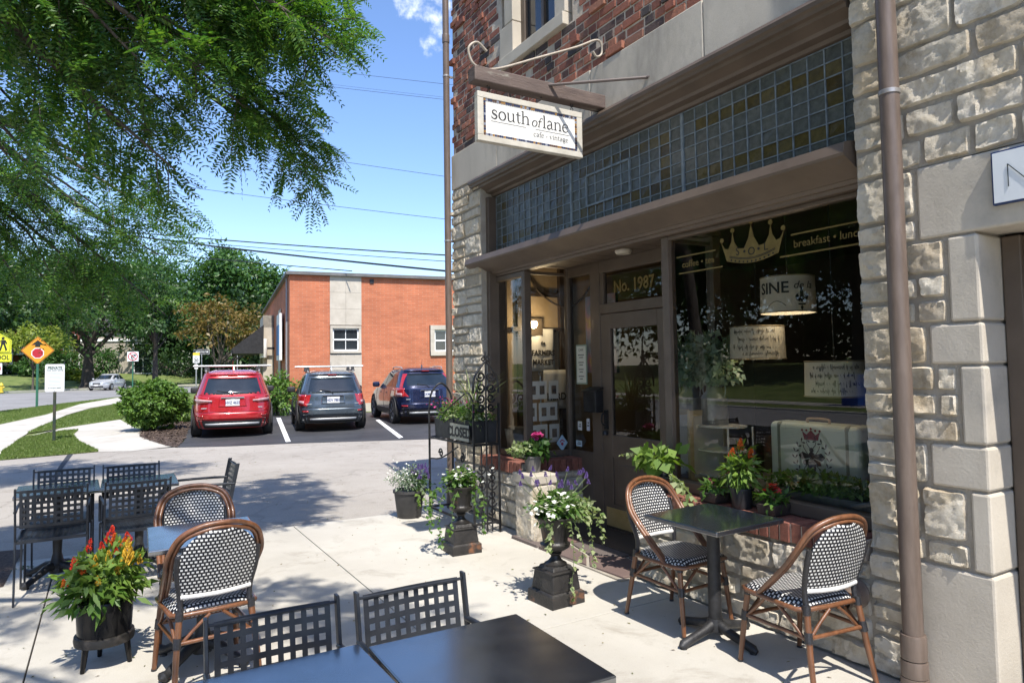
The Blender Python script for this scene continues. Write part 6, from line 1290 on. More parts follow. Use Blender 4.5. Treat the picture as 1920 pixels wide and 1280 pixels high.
# stop-ahead diamond
gx = (-2.863, 38.96); dep = 31.955; k_ = dep / 1280
t = thing('stop_ahead_sign', 'orange diamond sign with an arrow over a red octagon on a green post', 'sign', (gx[0], gx[1], 0), R(-4)); zc = 1.6 + (696 - 654) * k_; post(t, zc, .045, M_green)
W_ = 27.2 * k_
q = MB(); face(q, rot(rrect(W_ * 1.38, W_ * 1.38, .04), 45), zc, .012); face(q, rot(rrect(W_ * 1.38 - .03, W_ * 1.38 - .03, .03), 45), zc, .003, .0125, 1); face(q, rot(rrect(W_ * 1.38 - .07, W_ * 1.38 - .07, .03), 45), zc, .003, .016, 0); q.build('plate', [M_org, M_black], t)
q = MB(); oc = [(10.6 * k_ * math.cos(R(22.5 + 45 * i)), 10.6 * k_ * math.sin(R(22.5 + 45 * i))) for i in range(8)]; face(q, oc, zc - 5 * k_, .003, .020, 0); face(q, [(a * .86, b * .86) for a, b in oc], zc - 5 * k_, .003, .0235, 1); q.build('stop_symbol', [M_alu, M_sred], t)
q = MB(); face(q, [(x * k_, y * k_) for x, y in ((-4, 0), (4, 0), (4, 4), (10.5, 3.5), (0, 13), (-10.5, 3.5), (-4, 4))], zc + 6.5 * k_, .003, .020); q.build('arrow', M_black, t)
# school crossing
gx = (-3.864, 34.195); dep = 27.350; k_ = dep / 1280
t = thing('school_sign', 'yellow-green pentagon school crossing sign with a SCHOOL plate at the left edge', 'sign', (gx[0] - .0, gx[1], 0), R(-3)); post(t, 1.6 + (697 - 620) * k_, .04, M_back); zc = 1.6 + (697 - 640) * k_
pent = [(x * k_, y * k_) for x, y in ((-22, -18), (22, -18), (22, 6), (0, 21), (-22, 6))]; q = MB(); face(q, pent, zc, .012, 0, 0); face(q, [(a * .93, b * .93) for a, b in pent], zc, .002, .0125, 1); face(q, [(a * .88, b * .88) for a, b in pent], zc, .002, .015, 0); q.build('plate', [M_yg, M_black], t)
q = MB(); P_ = lambda pts, dx=0: [((x + dx) * k_, y * k_) for x, y in pts]
for dx, sc in ((9, 1.0), (-8, .8)):
    face(q, [(a * k_ * sc + dx * k_, b * k_ * sc) for a, b in arc(0, 9, 2.6, 0, 340, 10)], zc, .002, .018)
    for pts in ([(-3, 6), (3, 6), (4, -3), (-3, -3)], [(-3, -3), (0, -3), (-3, -15), (-6, -14)], [(1, -3), (4, -3), (7, -13), (4, -15)], [(2, 5), (4, 6), (7, -1), (5, -2)], [(-3, 6), (-5, 4), (-7, -2), (-5, -3)]): face(q, [(a * k_ * sc + dx * k_, b * k_ * sc) for a, b in pts], zc, .002, .018)
q.build('walkers', M_black, t)
zp = 1.6 + (697 - 667.5) * k_; q = MB(); face(q, rrect(46 * k_, 16 * k_, .03), zp, .012, 0, 0); face(q, rrect(44.5 * k_, 14.6 * k_, .03), zp, .002, .0125, 1); face(q, rrect(43 * k_, 13.2 * k_, .03), zp, .002, .015, 0); q.build('word_plate', [M_yg, M_black], t)
text('lettering', 'SCHOOL', 12.5 * k_, M_black, t, basis((0, -.049, zp), (1, 0, 0), (0, 0, 1)), .001, sx=.78, bold=.008)
zn = 1.6 + (697 - 688) * k_; q = MB(); face(q, rrect(17 * k_, 21 * k_, .03), zn, .01, 0, 0); q.build('lower_plate', M_alu, t)
def ring(mb, r_, w, z, off, mi=0, x0=0):
    n = 28; Mx = basis((x0, -.03 - off, z), (1, 0, 0), (0, 0, 1)); ribbon(mb, [((r_) * math.cos(2 * PI * i / n), r_ * math.sin(2 * PI * i / n)) for i in range(n + 1)], w, Mx, .0, mi)
    ribbon(mb, [(-r_ * .7, r_ * .7), (r_ * .7, -r_ * .7)], w, Mx, .001, mi)
q = MB(); ring(q, 6 * k_, 1.7 * k_, zn, .0125); q.build('prohibition_ring', M_sred, t); q = MB(); ribbon(q, [(-3 * k_, -3 * k_), (2 * k_, 2 * k_)], 1.5 * k_, basis((0, -.0415, zn), (1, 0, 0), (0, 0, 1)), 0); q.build('arrow', M_black, t)
# private drive sign
gx = (-1.066, 19.123); dep = 15.816; k_ = dep / 1280
t = thing('private_sign', 'white PRIVATE parking notice on a dark green post at the alley mouth', 'sign', (gx[0], gx[1], 0), R(-6)); zc = 1.6 + (696 - 706) * k_; post(t, zc + 20 * k_, .028, M_dkgreen)
q = MB(); face(q, rrect(31 * k_, 51.5 * k_, .035), zc, .004); q.build('plate', M_alu, t, bevel=.001)
M_faded = pm('faded_green_ink', [(.04, .07, .055), (.14, .18, .16)], 20, .6)
for body, y, s_ in (('PRIVATE', 18.5, 7.2), ('TOW AWAY ZONE', 13.8, 3.6), ('614-252-2000', -19, 4.2)): text('lettering', body, s_ * k_, M_faded, t, basis((0, -.0345, zc + y * k_), (1, 0, 0), (0, 0, 1)), .0005, bold=.006 if s_ > 5 else .002, sx=.86)
q = MB(); rnd = random.Random(2)
for j in range(10): z = zc + (9.5 - 2.5 * j) * k_; w = rnd.uniform(8, 12) * k_; q.box((0, -.0345, z), (2 * w, .0008, .8 * k_))
q.build('small_print', pm('faded_lines', [(.25, .29, .27)], rough=.6), t); q = MB()
for z in (23.5, -24): q.lathe([(.008, 0), (.006, .004)], 8, (0, 0, 0)); 
q.v = [(x, -.035 - z_, zc + (23.5 if i < len(q.v) // 2 else -24) * k_ + y) for i, (x, y, z_) in enumerate(q.v)]; q.build('bolt', M_iron, t)
# no right turn
gx = (1.643, 60.342); dep = 52.0; k_ = dep / 1280
p = (1.604, 59.542); t = thing('no_turn_sign', 'white square no right turn sign on a green post behind the round bush', 'sign', (p[0], p[1], 0), R(-12)); zc = 1.6 + (695 - 667) * k_; post(t, zc, .04, M_green); q = MB(); face(q, rrect(19 * k_, 18 * k_, .04), zc, .01); q.build('plate', M_alu, t); q = MB(); ring(q, 7.4 * k_, 1.5 * k_, zc, .0125); q.build('prohibition_ring', M_sred, t); q = MB(); Mx = basis((0, -.0415, zc), (1, 0, 0), (0, 0, 1)); ribbon(q, [(-2.5 * k_, -5 * k_), (-2.5 * k_, 0), (-.5 * k_, 2 * k_), (3 * k_, 2 * k_)], 1.7 * k_, Mx, 0); q.prism([(2.4 * k_, 4.8 * k_), (6 * k_, 2 * k_), (2.4 * k_, -.8 * k_)], .001, Mx); q.build('arrow', M_black, t)
# speed limit and parking plates, one way, street name
p = (4.435, 43.908); k_ = 40 / 1280; t = thing('speed_sign', 'white 20 speed limit sign with a yellow top, behind the red car', 'sign', (p[0], p[1], 0), R(-16)); post(t, 1.6 + (694 - 666) * k_, .03, M_back); q = MB(); zc = 1.6 + (694 - 673) * k_; face(q, rrect(11.5 * k_, 14 * k_, .02), zc, .008); q.build('plate', M_alu, t); q = MB(); face(q, rrect(11.5 * k_, 5 * k_, .02), zc + 9.6 * k_, .008); q.build('yellow_plate', M_yel, t); text('lettering', '20', 8 * k_, M_black, t, basis((0, -.04, zc - 2.4 * k_), (1, 0, 0), (0, 0, 1)), .0005, bold=.006); text('lettering', 'LIMIT', 3.0 * k_, M_black, t, basis((0, -.04, zc + 4 * k_), (1, 0, 0), (0, 0, 1)), .0005)
q = MB(); face(q, rrect(6 * k_, 9 * k_, .02), zc - 14 * k_, .008); q.build('lower_plate', M_alu, t); q = MB(); ring(q, 1.8 * k_, .6 * k_, zc - 12.6 * k_, .0095); q.build('prohibition_ring', M_sred, t)
p = (4.939, 45.937); k_ = 42 / 1280; t = thing('one_way_sign', 'black one way sign with a white left arrow above the speed sign', 'sign', (p[0], p[1], 0), R(-16)); zc = 1.6 + (694 - 659.5) * k_; post(t, zc + .1, .025, M_back); q = MB(); face(q, rrect(27 * k_, 9 * k_, .03), zc, .01, 0, 0); face(q, rrect(26 * k_, 8 * k_, .03), zc, .002, .0105, 1); q.build('plate', [M_alu, M_black], t); q = MB(); face(q, [(x * k_, y * k_) for x, y in ((-12, 0), (-6.5, 2.7), (-6.5, 1.3), (11.5, 1.3), (11.5, -1.3), (-6.5, -1.3), (-6.5, -2.7))], zc, .002, .0145); q.build('arrow', M_alu, t); text('lettering', 'ONE WAY', 2.6 * k_, M_black, t, basis((2.5 * k_, -.0475, zc), (1, 0, 0), (0, 0, 1)), .0005, bold=.004)
p = (8.946, 58.69); k_ = 55 / 1280; t = thing('street_name_sign', 'small green street name blade beside the rusty tree', 'sign', (p[0], p[1], 0), R(-14)); zc = 1.6 + (692 - 662) * k_; post(t, zc + .1, .03, M_back); q = MB(); face(q, rrect(13 * k_, 4.2 * k_, .02), zc, .01); q.build('blade', pm('street_sign_green', [(.01, .22, .13)], rough=.4), t); q = MB()
for x in (-4.4, -2.6, -.8, 1.0, 2.8, 4.4): q.box((x * k_, -.042, zc), (1.1 * k_, .001, 1.6 * k_))
q.build('faint_lettering', M_alu, t)
p = (-7.537, 69.601); k_ = 56 / 1280; t = thing('fire_hydrant', 'small yellow fire hydrant at the far left kerb', 'hydrant', (p[0], p[1], .03)); q = MB(); q.lathe([(.17, 0), (.17, .06), (.12, .08), (.12, .55), (.16, .57), (.16, .62), (.13, .66), (.08, .76), (.03, .80), (.03, .84)], 18); M_hyd = pm('hydrant_yellow', [(.60, .42, .03), (.68, .5, .06)], 5, .45); q.build('barrel', M_hyd, t, smooth=40)
for s in (-1, 1): q = MB(); q.tube([(s * .1, 0, .42), (s * .21, 0, .42)], .07, 12); q.build('outlet', M_hyd, t, smooth=40)
# ------------------------------------------------------------------ overhead wires
M_wire = pm('cable_black', [(.012, .012, .013)], rough=.5)
wires = [((-12.691, 66.383, 28.951), (16.689, 31.145, 16.231), .010, .25, 'highest thin wire crossing the sky'), ((-12.679, 66.433, 27.978), (16.698, 31.181, 15.529), .006, .25, 'upper wire of the close thin pair'), ((-12.676, 66.446, 27.734), (16.699, 31.187, 15.416), .010, .25, 'lower wire of the close thin pair'), ((-11.651, 61.541, 21.717), (15.82, 29.654, 10.776), .011, .3, 'wire crossing the middle of the blue sky'), ((-10.877, 57.885, 16.774), (14.914, 28.01, 8.289), .012, .3, 'thin wire below the middle of the sky'),
 ((-11.456, 66.532, 14.044), (14, 26.337, 6.373), .030, .3, 'thick upper cable over the brick building'), ((-11.461, 66.511, 14.45), (14.01, 26.376, 5.624), .045, .35, 'thickest bundled cable sagging over the brick building'), ((-11.453, 66.542, 13.841), (14.004, 26.352, 6.092), .016, .3, 'slim cable between the two thick ones'), ((-11.443, 66.584, 13.03), (7.698, 24.551, 5.171), .018, .25, 'grey service cable running down to the brick building roof')]
for a, b, r_, sag, lab in wires:
    a, b = Vector(a), Vector(b); n = 24; q = MB(); q.tube([a.lerp(b, i / n) - Vector((0, 0, sag * 4 * (i / n) * (1 - i / n))) for i in range(n + 1)], r_, 6); o = q.build('overhead_wire', M_wire, smooth=60); tag(o, lab, 'wire', 'overhead wires')
up_ = thing('utility_pole', 'wooden utility pole carrying the overhead wires beyond the edge of the view', 'pole', ((-11.65, 67.381)[0], (-11.65, 67.381)[1], 0)); q = MB(); q.tube([(0, 0, 0), (0, 0, 13)], [.16, .11], 12); q.build('shaft', pm('weathered_pole_wood', [(.10, .08, .06), (.16, .13, .10)], 4, .9, stretch=(4, 4, .4)), up_, smooth=40); q = MB(); q.box((0, 0, 12.2), (2.2, .10, .12), .3); q.box((0, 0, 11.4), (1.8, .10, .12), .3); q.build('crossarm', M_bark, up_)
# ------------------------------------------------------------------ orange brick building
def brickwall(name, c1, c2, mort, bw, rh, ms=.006):
    m, nt, b, out = nodes_of(name); tc = nt.nodes.new('ShaderNodeTexCoord'); uvv = tc.outputs['UV']
    br_ = nt.nodes.new('ShaderNodeTexBrick'); br_.inputs['Scale'].default_value = 1; br_.inputs['Brick Width'].default_value = bw; br_.inputs['Row Height'].default_value = rh; br_.inputs['Mortar Size'].default_value = ms; br_.inputs['Bias'].default_value = -.1
    br_.inputs['Color1'].default_value = (*c1, 1); br_.inputs['Color2'].default_value = (*c2, 1); br_.inputs['Mortar'].default_value = (*mort, 1); nt.links.new(uvv, br_.inputs['Vector'])
    v = ramp(nt, noise_fac(nt, 1.2, 7, .65), [(.78, .76, .74, .3), (1.1, 1.08, 1.06, .7)]); c = mixc(nt, 1, br_.outputs['Color'], v, 'MULTIPLY')
    wt = ramp(nt, noise_fac(nt, 22, 3, .5), [(1, 1, 1, .62), (1.5, 1.5, 1.5, .74)]); c = mixc(nt, 1, c, wt, 'MULTIPLY')
    nt.links.new(c, b.inputs['Base Color']); b.inputs['Roughness'].default_value = .85
    bp = nt.nodes.new('ShaderNodeBump'); bp.invert = True; bp.inputs['Strength'].default_value = .5; bp.inputs['Distance'].default_value = .01; nt.links.new(br_.outputs['Fac'], bp.inputs['Height']); nt.links.new(bp.outputs[0], b.inputs['Normal']); return m
M_obrick = brickwall('orange_brick', (.52, .165, .075), (.43, .125, .055), (.44, .28, .20), .30, .072, .005)
bb = thing('brick_building', 'low orange brick building with pale stone strip behind the parked cars', 'building', (5.63, 25.33, 0), R(-8)); H_ = 5.02
def wall_uv(mb, a, b, z0, z1):
    l = math.hypot(b[0] - a[0], b[1] - a[1]); o = len(mb.v); mb.quad((*a, z0), (*b, z0), (*b, z1), (*a, z1))
    for i, uv_ in enumerate(((0, z0), (l, z0), (l, z1), (0, z1))): mb.uv[o + i] = uv_
def wall_open(mb, x0, x1, z0, z1, holes):
    xs = sorted({x0, x1, *[h[0] for h in holes], *[h[1] for h in holes]}); zs = sorted({z0, z1, *[h[2] for h in holes], *[h[3] for h in holes]})
    for i in range(len(xs) - 1):
        for j in range(len(zs) - 1):
            mx, mz = (xs[i] + xs[i + 1]) / 2, (zs[j] + zs[j + 1]) / 2
            if any(h[0] < mx < h[1] and h[2] < mz < h[3] for h in holes): continue
            o = len(mb.v); mb.quad((xs[i], 0, zs[j]), (xs[i + 1], 0, zs[j]), (xs[i + 1], 0, zs[j + 1]), (xs[i], 0, zs[j + 1]))
            for q_, uv_ in enumerate(((xs[i], zs[j]), (xs[i + 1], zs[j]), (xs[i + 1], zs[j + 1]), (xs[i], zs[j + 1]))): mb.uv[o + q_] = uv_
q = MB(); wall_open(q, 0, 22, 0, H_, [(1.42, 2.58, 0, H_), (5.22, 6.55, 2.02, 3.22), (9.6, 10.9, 2.02, 3.22)]); wall_uv(q, (0, 19), (0, 0), 0, H_); wall_uv(q, (22, 0), (22, 19), 0, H_); wall_uv(q, (22, 19), (0, 19), 0, H_); q.build('brick_wall', M_obrick, bb)
q = MB()
for z0, z1 in ((-.1, 1.02), (1.025, 2.12), (3.20, 3.80), (3.805, 4.41), (4.415, H_)):
    for x0, x1 in ((1.42, 1.998), (2.002, 2.58)):
        q.bx(x0, x1, -.025, .1, z0, z1)
    if z1 == 2.12: q.cut()
q.build('stone_panel', M_lime, bb, bevel=.004); q = MB(); q.bx(-.02, 22.02, -.02, .02, -.05, .28); q.bx(-.02, .02, .02, 19, -.05, .28); q.build('base_course', M_lime, bb)
q = MB(); q.bx(-.14, 22.1, -.14, 19.1, H_ + .003, H_ + .10); q.bx(-.08, 22.1, -.08, 19, H_ + .10, H_ + .13); q.build('roof_coping', pm('grey_coping', [(.10, .10, .095), (.16, .155, .15)], 3, .6), bb)
def owin(x0, x1, z0, z1, pad):
    w = MB(); w.bx(x0 - pad, x1 + pad, -.05, .12, z1, z1 + pad); w.bx(x0 - pad, x1 + pad, -.07, .12, z0 - pad, z0); w.bx(x0 - pad, x0, -.045, .12, z0, z1); w.bx(x1, x1 + pad, -.045, .12, z0, z1); f = w.build('window', M_lime, bb, bevel=.006)
    s = MB(); zm = (z0 + z1) / 2; xm = (x0 + x1) / 2
    for a in ((x0, x1, z1 - .05, z1), (x0, x1, z0, z0 + .05), (x0, x0 + .05, z0, z1), (x1 - .05, x1, z0, z1), (x0, x1, zm - .03, zm + .03)): s.bx(a[0], a[1], .03, .08, a[2], a[3])
    s.bx(xm - .012, xm + .012, .045, .075, z0, z1); s.build('sash', M_white, f); g = MB(); g.quad((x0, .065, z0), (x1, .065, z0), (x1, .065, z1), (x0, .065, z1)); g.build('pane', M_house_glass, f)
    bl = MB(); bl.bx(x0, x1, .09, .10, z1 - .28, z1); bl.build('blind', pm('ochre_blind', [(.20, .15, .07)], rough=.8), f)
owin(1.52, 2.48, 2.24, 3.08, .09); owin(5.42, 6.35, 2.20, 3.05, .17); owin(9.8, 10.7, 2.2, 3.05, .17)
q = MB(); q.bx(-.06, -.02, 4.0, 5.2, .1, 4.1); q.cut(); q.bx(-.5, -.02, 9.0, 9.4, .1, 4.2); q.bx(-.5, -.02, 12.2, 12.6, .1, 4.2); q.bx(-.5, -.02, 9, 12.6, 3.6, 4.2); q.build('entry_surround', M_lime, bb, bevel=.01); q = MB(); q.bx(-.03, 0, 9.4, 12.2, .1, 3.6); q.build('entry_glass', M_house_glass, bb)
q = MB(); q.bx(2.9, 3.05, -.03, .0, 4.78, 4.95); q.build('eave_lamp', M_iron, bb); q = MB(); q.bx(4.4, 4.75, -.02, .0, .5, .75); q.build('wall_louvre', M_back, bb); q = MB(); q.tube([(7.9, 2, H_), (7.9, 2, H_ + .7)], .06, 8); q.build('vent_stack', M_back, bb)
q = MB(); q.bx(-.06, -.01, .9, 1.05, 0, H_); q.build('conduit', M_back, bb)
t = thing('blue_wall_sign', 'blue and white sign board on the side of the orange brick building', 'sign', (5.63 + math.sin(R(8)) * 3.2 - .10 * math.cos(R(8)), 25.33 + math.cos(R(8)) * 3.2, 2.9), R(-8)); q = MB(); q.bx(-.1, .0, -.85, .85, -.95, .9); q.build('board', M_white, t); q = MB(); q.bx(-.12, -.101, -.6, .6, -.75, .45); q.build('panel', pm('sign_blue', [(.02, .13, .34), (.03, .18, .42)], 2, .4), t)
aw = thing('awning', 'black fabric awning over the entrance on the side of the orange brick building', 'awning', (5.63 + math.sin(R(8)) * 10.5, 25.33 + math.cos(R(8)) * 10.5, 2.35), R(-8)); q = MB(); q.prism([(-.5, .0), (-1.9, .0), (-1.9, .22), (-.5, 1.35)], 4.2, Matrix(((1, 0, 0, 0), (0, 0, 1, -2.1), (0, 1, 0, 0), (0, 0, 0, 1)))); q.build('canopy', pm('black_canvas', [(.012, .012, .014), (.025, .025, .028)], 8, .8), aw); q = MB(); q.bx(-1.92, -1.90, -2.1, 2.1, -.08, .02); q.build('valance', pm('grey_trim', [(.25, .25, .25)], rough=.8), aw)
ls = thing('wall_lamp', 'white cylinder lamp on the entry wall beside the black awning', 'lamp', (5.63 + math.sin(R(8)) * 8.8 - .5, 25.33 + math.cos(R(8)) * 8.8, 2.6), R(-8)); q = MB(); q.lathe([(.16, -.45), (.17, -.43), (.17, .43), (.16, .45)], 16); q.build('shade', M_white, ls, smooth=40); q = MB(); q.bx(0, .5, -.03, .03, -.05, .05); q.build('arm', M_iron, ls)
# ------------------------------------------------------------------ far houses
def house(name, label, px, dp, W_, D_, H_, rz, wall, roof_m, wins, z0=1.2, extra=None):
    p = (px[0], px[1]); t = thing(name, label, 'house', (p[0], p[1], z0), R(rz)); q = MB(); q.bx(-W_ / 2, W_ / 2, 0, D_, -2, H_); w = q.build('wall', wall, t); q = MB(); q.prism([(-W_ / 2 - .5, H_ - .05), (W_ / 2 + .5, H_ - .05), (0, H_ + 3.2)], D_ + 1, basis((0, D_ + .5, 0), (1, 0, 0), (0, 0, 1))); q.build('roof', roof_m, t)
    for x, z, w_, h_ in wins:
        f = MB(); f.bx(x - w_ / 2 - .12, x + w_ / 2 + .12, -.08, .0, z - .15, z + h_ + .15); fo_ = f.build('window', M_white, t); f = MB(); f.bx(x - w_ / 2, x + w_ / 2, -.10, -.082, z, z + h_); f.build('pane', M_house_glass, fo_); f = MB(); f.bx(x - .04, x + .04, -.12, -.101, z, z + h_); f.bx(x - w_ / 2, x + w_ / 2, -.12, -.101, z + h_ / 2 - .04, z + h_ / 2 + .04); f.build('muntin', M_white, fo_)
    return t
M_rb = brickwall('house_brick', (.20, .07, .045), (.15, .05, .035), (.30, .24, .20), .22, .075); M_hb = pm('house_brick_red', [(.13, .045, .032), (.20, .075, .05)], 30, .9); M_slate = pm('slate_roof', [(.06, .055, .06), (.11, .10, .105)], 8, .8); M_fstone = pm('house_stone', [(.24, .21, .17), (.40, .36, .30)], 5, .9, 0, .4, 20, detail=3)
p = (-7.879, 107.029); h1 = house('brick_house', 'red brick house with white porch columns behind the street signs', p, 88, 11, 9, 6.5, -10, M_hb, M_slate, [(-3.5, 3.4, 1.2, 1.8), (0, 3.4, 1.2, 1.8), (3.5, 3.4, 1.2, 1.8), (-3.5, .5, 1.3, 1.9), (3.0, .5, 1.3, 1.9)])
q = MB(); q.bx(-5.8, 1.5, -2.6, -.1, 2.7, 3.0); q.build('porch_roof', M_white, h1)
for x in (-5.5, -2.2, 1.2, 5.2): q = MB(); q.bx(x - .14, x + .14, -2.5, -2.2, -.5, 2.7 if x < 4 else 4.2); q.build('porch_column', M_white, h1)
q = MB(); q.bx(-5.4, 1.1, -2.45, -2.38, 3.9, 4.0)
for k in range(34): x = -5.4 + .195 * k; q.bx(x - .03, x + .03, -2.44, -2.40, 3.0, 3.9)
q.build('balcony_rail', M_white, h1)
p = (1.67, 99.055); h2 = house('stone_house', 'grey stone house with tall dark windows behind the maple trunk', p, 86, 9.5, 8, 5.6, -14, M_fstone, M_slate, [(2.2, .2, 1.9, 3.6)]); q = MB(); q.bx(1.0, 1.15, -.2, -.12, -.2, 4.0); q.bx(3.25, 3.4, -.2, -.12, -.2, 4.0); q.bx(-4.8, 4.8, -.15, -.01, 4.2, 4.5); q.build('trim', M_white, h2)
p = (-9.046, 98.413); t = thing('picket_fence', 'white picket fence in front of the brick house', 'fence', (p[0], p[1], 1.0), R(-10)); q = MB()
for k in range(40): x = -3.2 + .16 * k; q.prism([(x - .035, 0), (x + .035, 0), (x + .035, 1.15), (x, 1.22), (x - .035, 1.15)], .03, basis((0, 0, 0), (1, 0, 0), (0, 0, 1)))
q.build('pickets', M_white, t); q = MB(); q.bx(-3.25, 3.15, .01, .05, .25, .33); q.bx(-3.25, 3.15, .01, .05, .85, .93); q.build('rail', M_white, t)
# ------------------------------------------------------------------ across the street, mirrored in the shop glass
h3 = house('brick_house', 'brick house across the street with a pale porch', (-29, 13), 0, 12, 9, 6.0, -90, M_hb, M_slate, [(-3.5, 3.3, 1.2, 1.7), (0, 3.3, 1.2, 1.7), (3.5, 3.3, 1.2, 1.7), (-3.2, .7, 1.6, 1.8), (3.2, .7, 1.6, 1.8)], 1.4)
h3.rotation_euler.z = R(90)
q = MB(); q.bx(-1.5, 1.5, -2.4, -.1, -.2, .4); q.bx(-1.2, 1.2, -3.0, -2.4, -.2, .2); q.build('steps', M_conc, h3)
for x in (-1.4, 1.4): q = MB(); q.bx(x - .3, x + .3, -2.4, -1.8, .4, 3.0); q.build('porch_column', M_hb, h3)
rnd = random.Random(21)
for k, (x, y, zc, ra, mt_) in enumerate(((-24, 4, 8.0, (3.6, 4.0, 4.2), LT1), (-24, 20, 8.5, (4, 4.6, 4.8), LT5), (-26, 29, 9, (5, 5, 6), LT1), (-28, -5, 9, (5, 6, 6.5), LT5), (-40, 10, 11, (7, 9, 9), LT5), (-38, 26, 11, (7, 9, 9), LT5), (-38, -12, 10, (7, 10, 8), LT5), (-32, 42, 9, (7, 8, 7.5), LT1))):
    tree('yard_tree', ['leafy tree on the lawn straight across from the cafe', 'dark tree on the lawn right of the house across the street', 'tree behind the verge further up the street', 'dark tree left of the house across the street', 'tall tree behind the house across the street', 'tall tree to the right of the house across the street', 'tall tree far left across the street', 'tree at the far end of the yards across the street'][k], x, y, 1.0, zc * .45, .3, zc, ra, 120, 75, .5, mt_, 500 + k, M_dkbark, 'trees across the street', low=-.85)
for k, (x, y, ra) in enumerate(((-26, 8.5, (1.3, 2.2, .9)), (-26, 17, (1.3, 2.4, 1.0)), (-25, 11.0, (1.0, 1.4, .8)))): shrub('yard_shrub', ['shrub left of the steps across the street', 'shrub right of the steps across the street', 'round shrub on the lawn across the street'][k], x, y, 1.25, ra, 900, .25, LT2, 520 + k, 'shrubs across the street')
t = thing('recycling_bin', 'blue recycling bin standing on the verge across the street', 'bin', (-14.9, 14.4, .03)); q = MB(); q.box((0, 0, .5), (.55, .6, 1.0), 0, 0, 1.15); q.build('bin', pm('bin_blue', [(.01, .05, .28), (.015, .07, .34)], 5, .4), t, bevel=.03); q = MB(); q.box((0, 0, 1.04), (.68, .74, .07)); q.build('lid', pm('bin_blue', []), t, bevel=.02)
# ------------------------------------------------------------------ cars
M_rubber = pm('tyre_rubber', [(.010, .010, .011), (.022, .022, .022)], 14, .8, 0, .2, 60); M_clad = pm('black_plastic', [(.012, .012, .013), (.022, .022, .023)], 12, .6); M_chrome = pm('bright_chrome', [(.60, .61, .62)], rough=.12, metal=1); M_silver = pm('silver_plastic', [(.42, .43, .44)], rough=.35, metal=.4)
M_cglass = pm('car_glass', [(.008, .012, .014), (.02, .026, .03)], 1.5, .03, spec=1.0); M_tail = pm('tail_lamp_red', [(.30, .008, .012), (.42, .02, .02)], 20, .12, spec=.8, coat=.6); M_lens = pm('clear_lens', [(.38, .22, .22), (.50, .34, .34)], 20, .1, spec=.8); M_under = pm('underbody', [(.008, .008, .008)], rough=.9); M_plate = pm('plate_white', [(.62, .63, .66), (.68, .69, .70)], 9, .45)
def paint(name, c): return pm(name, [c, tuple(x * 1.15 for x in c)], 2, .28, .42, 0, coat=1.0, rvar=.03)
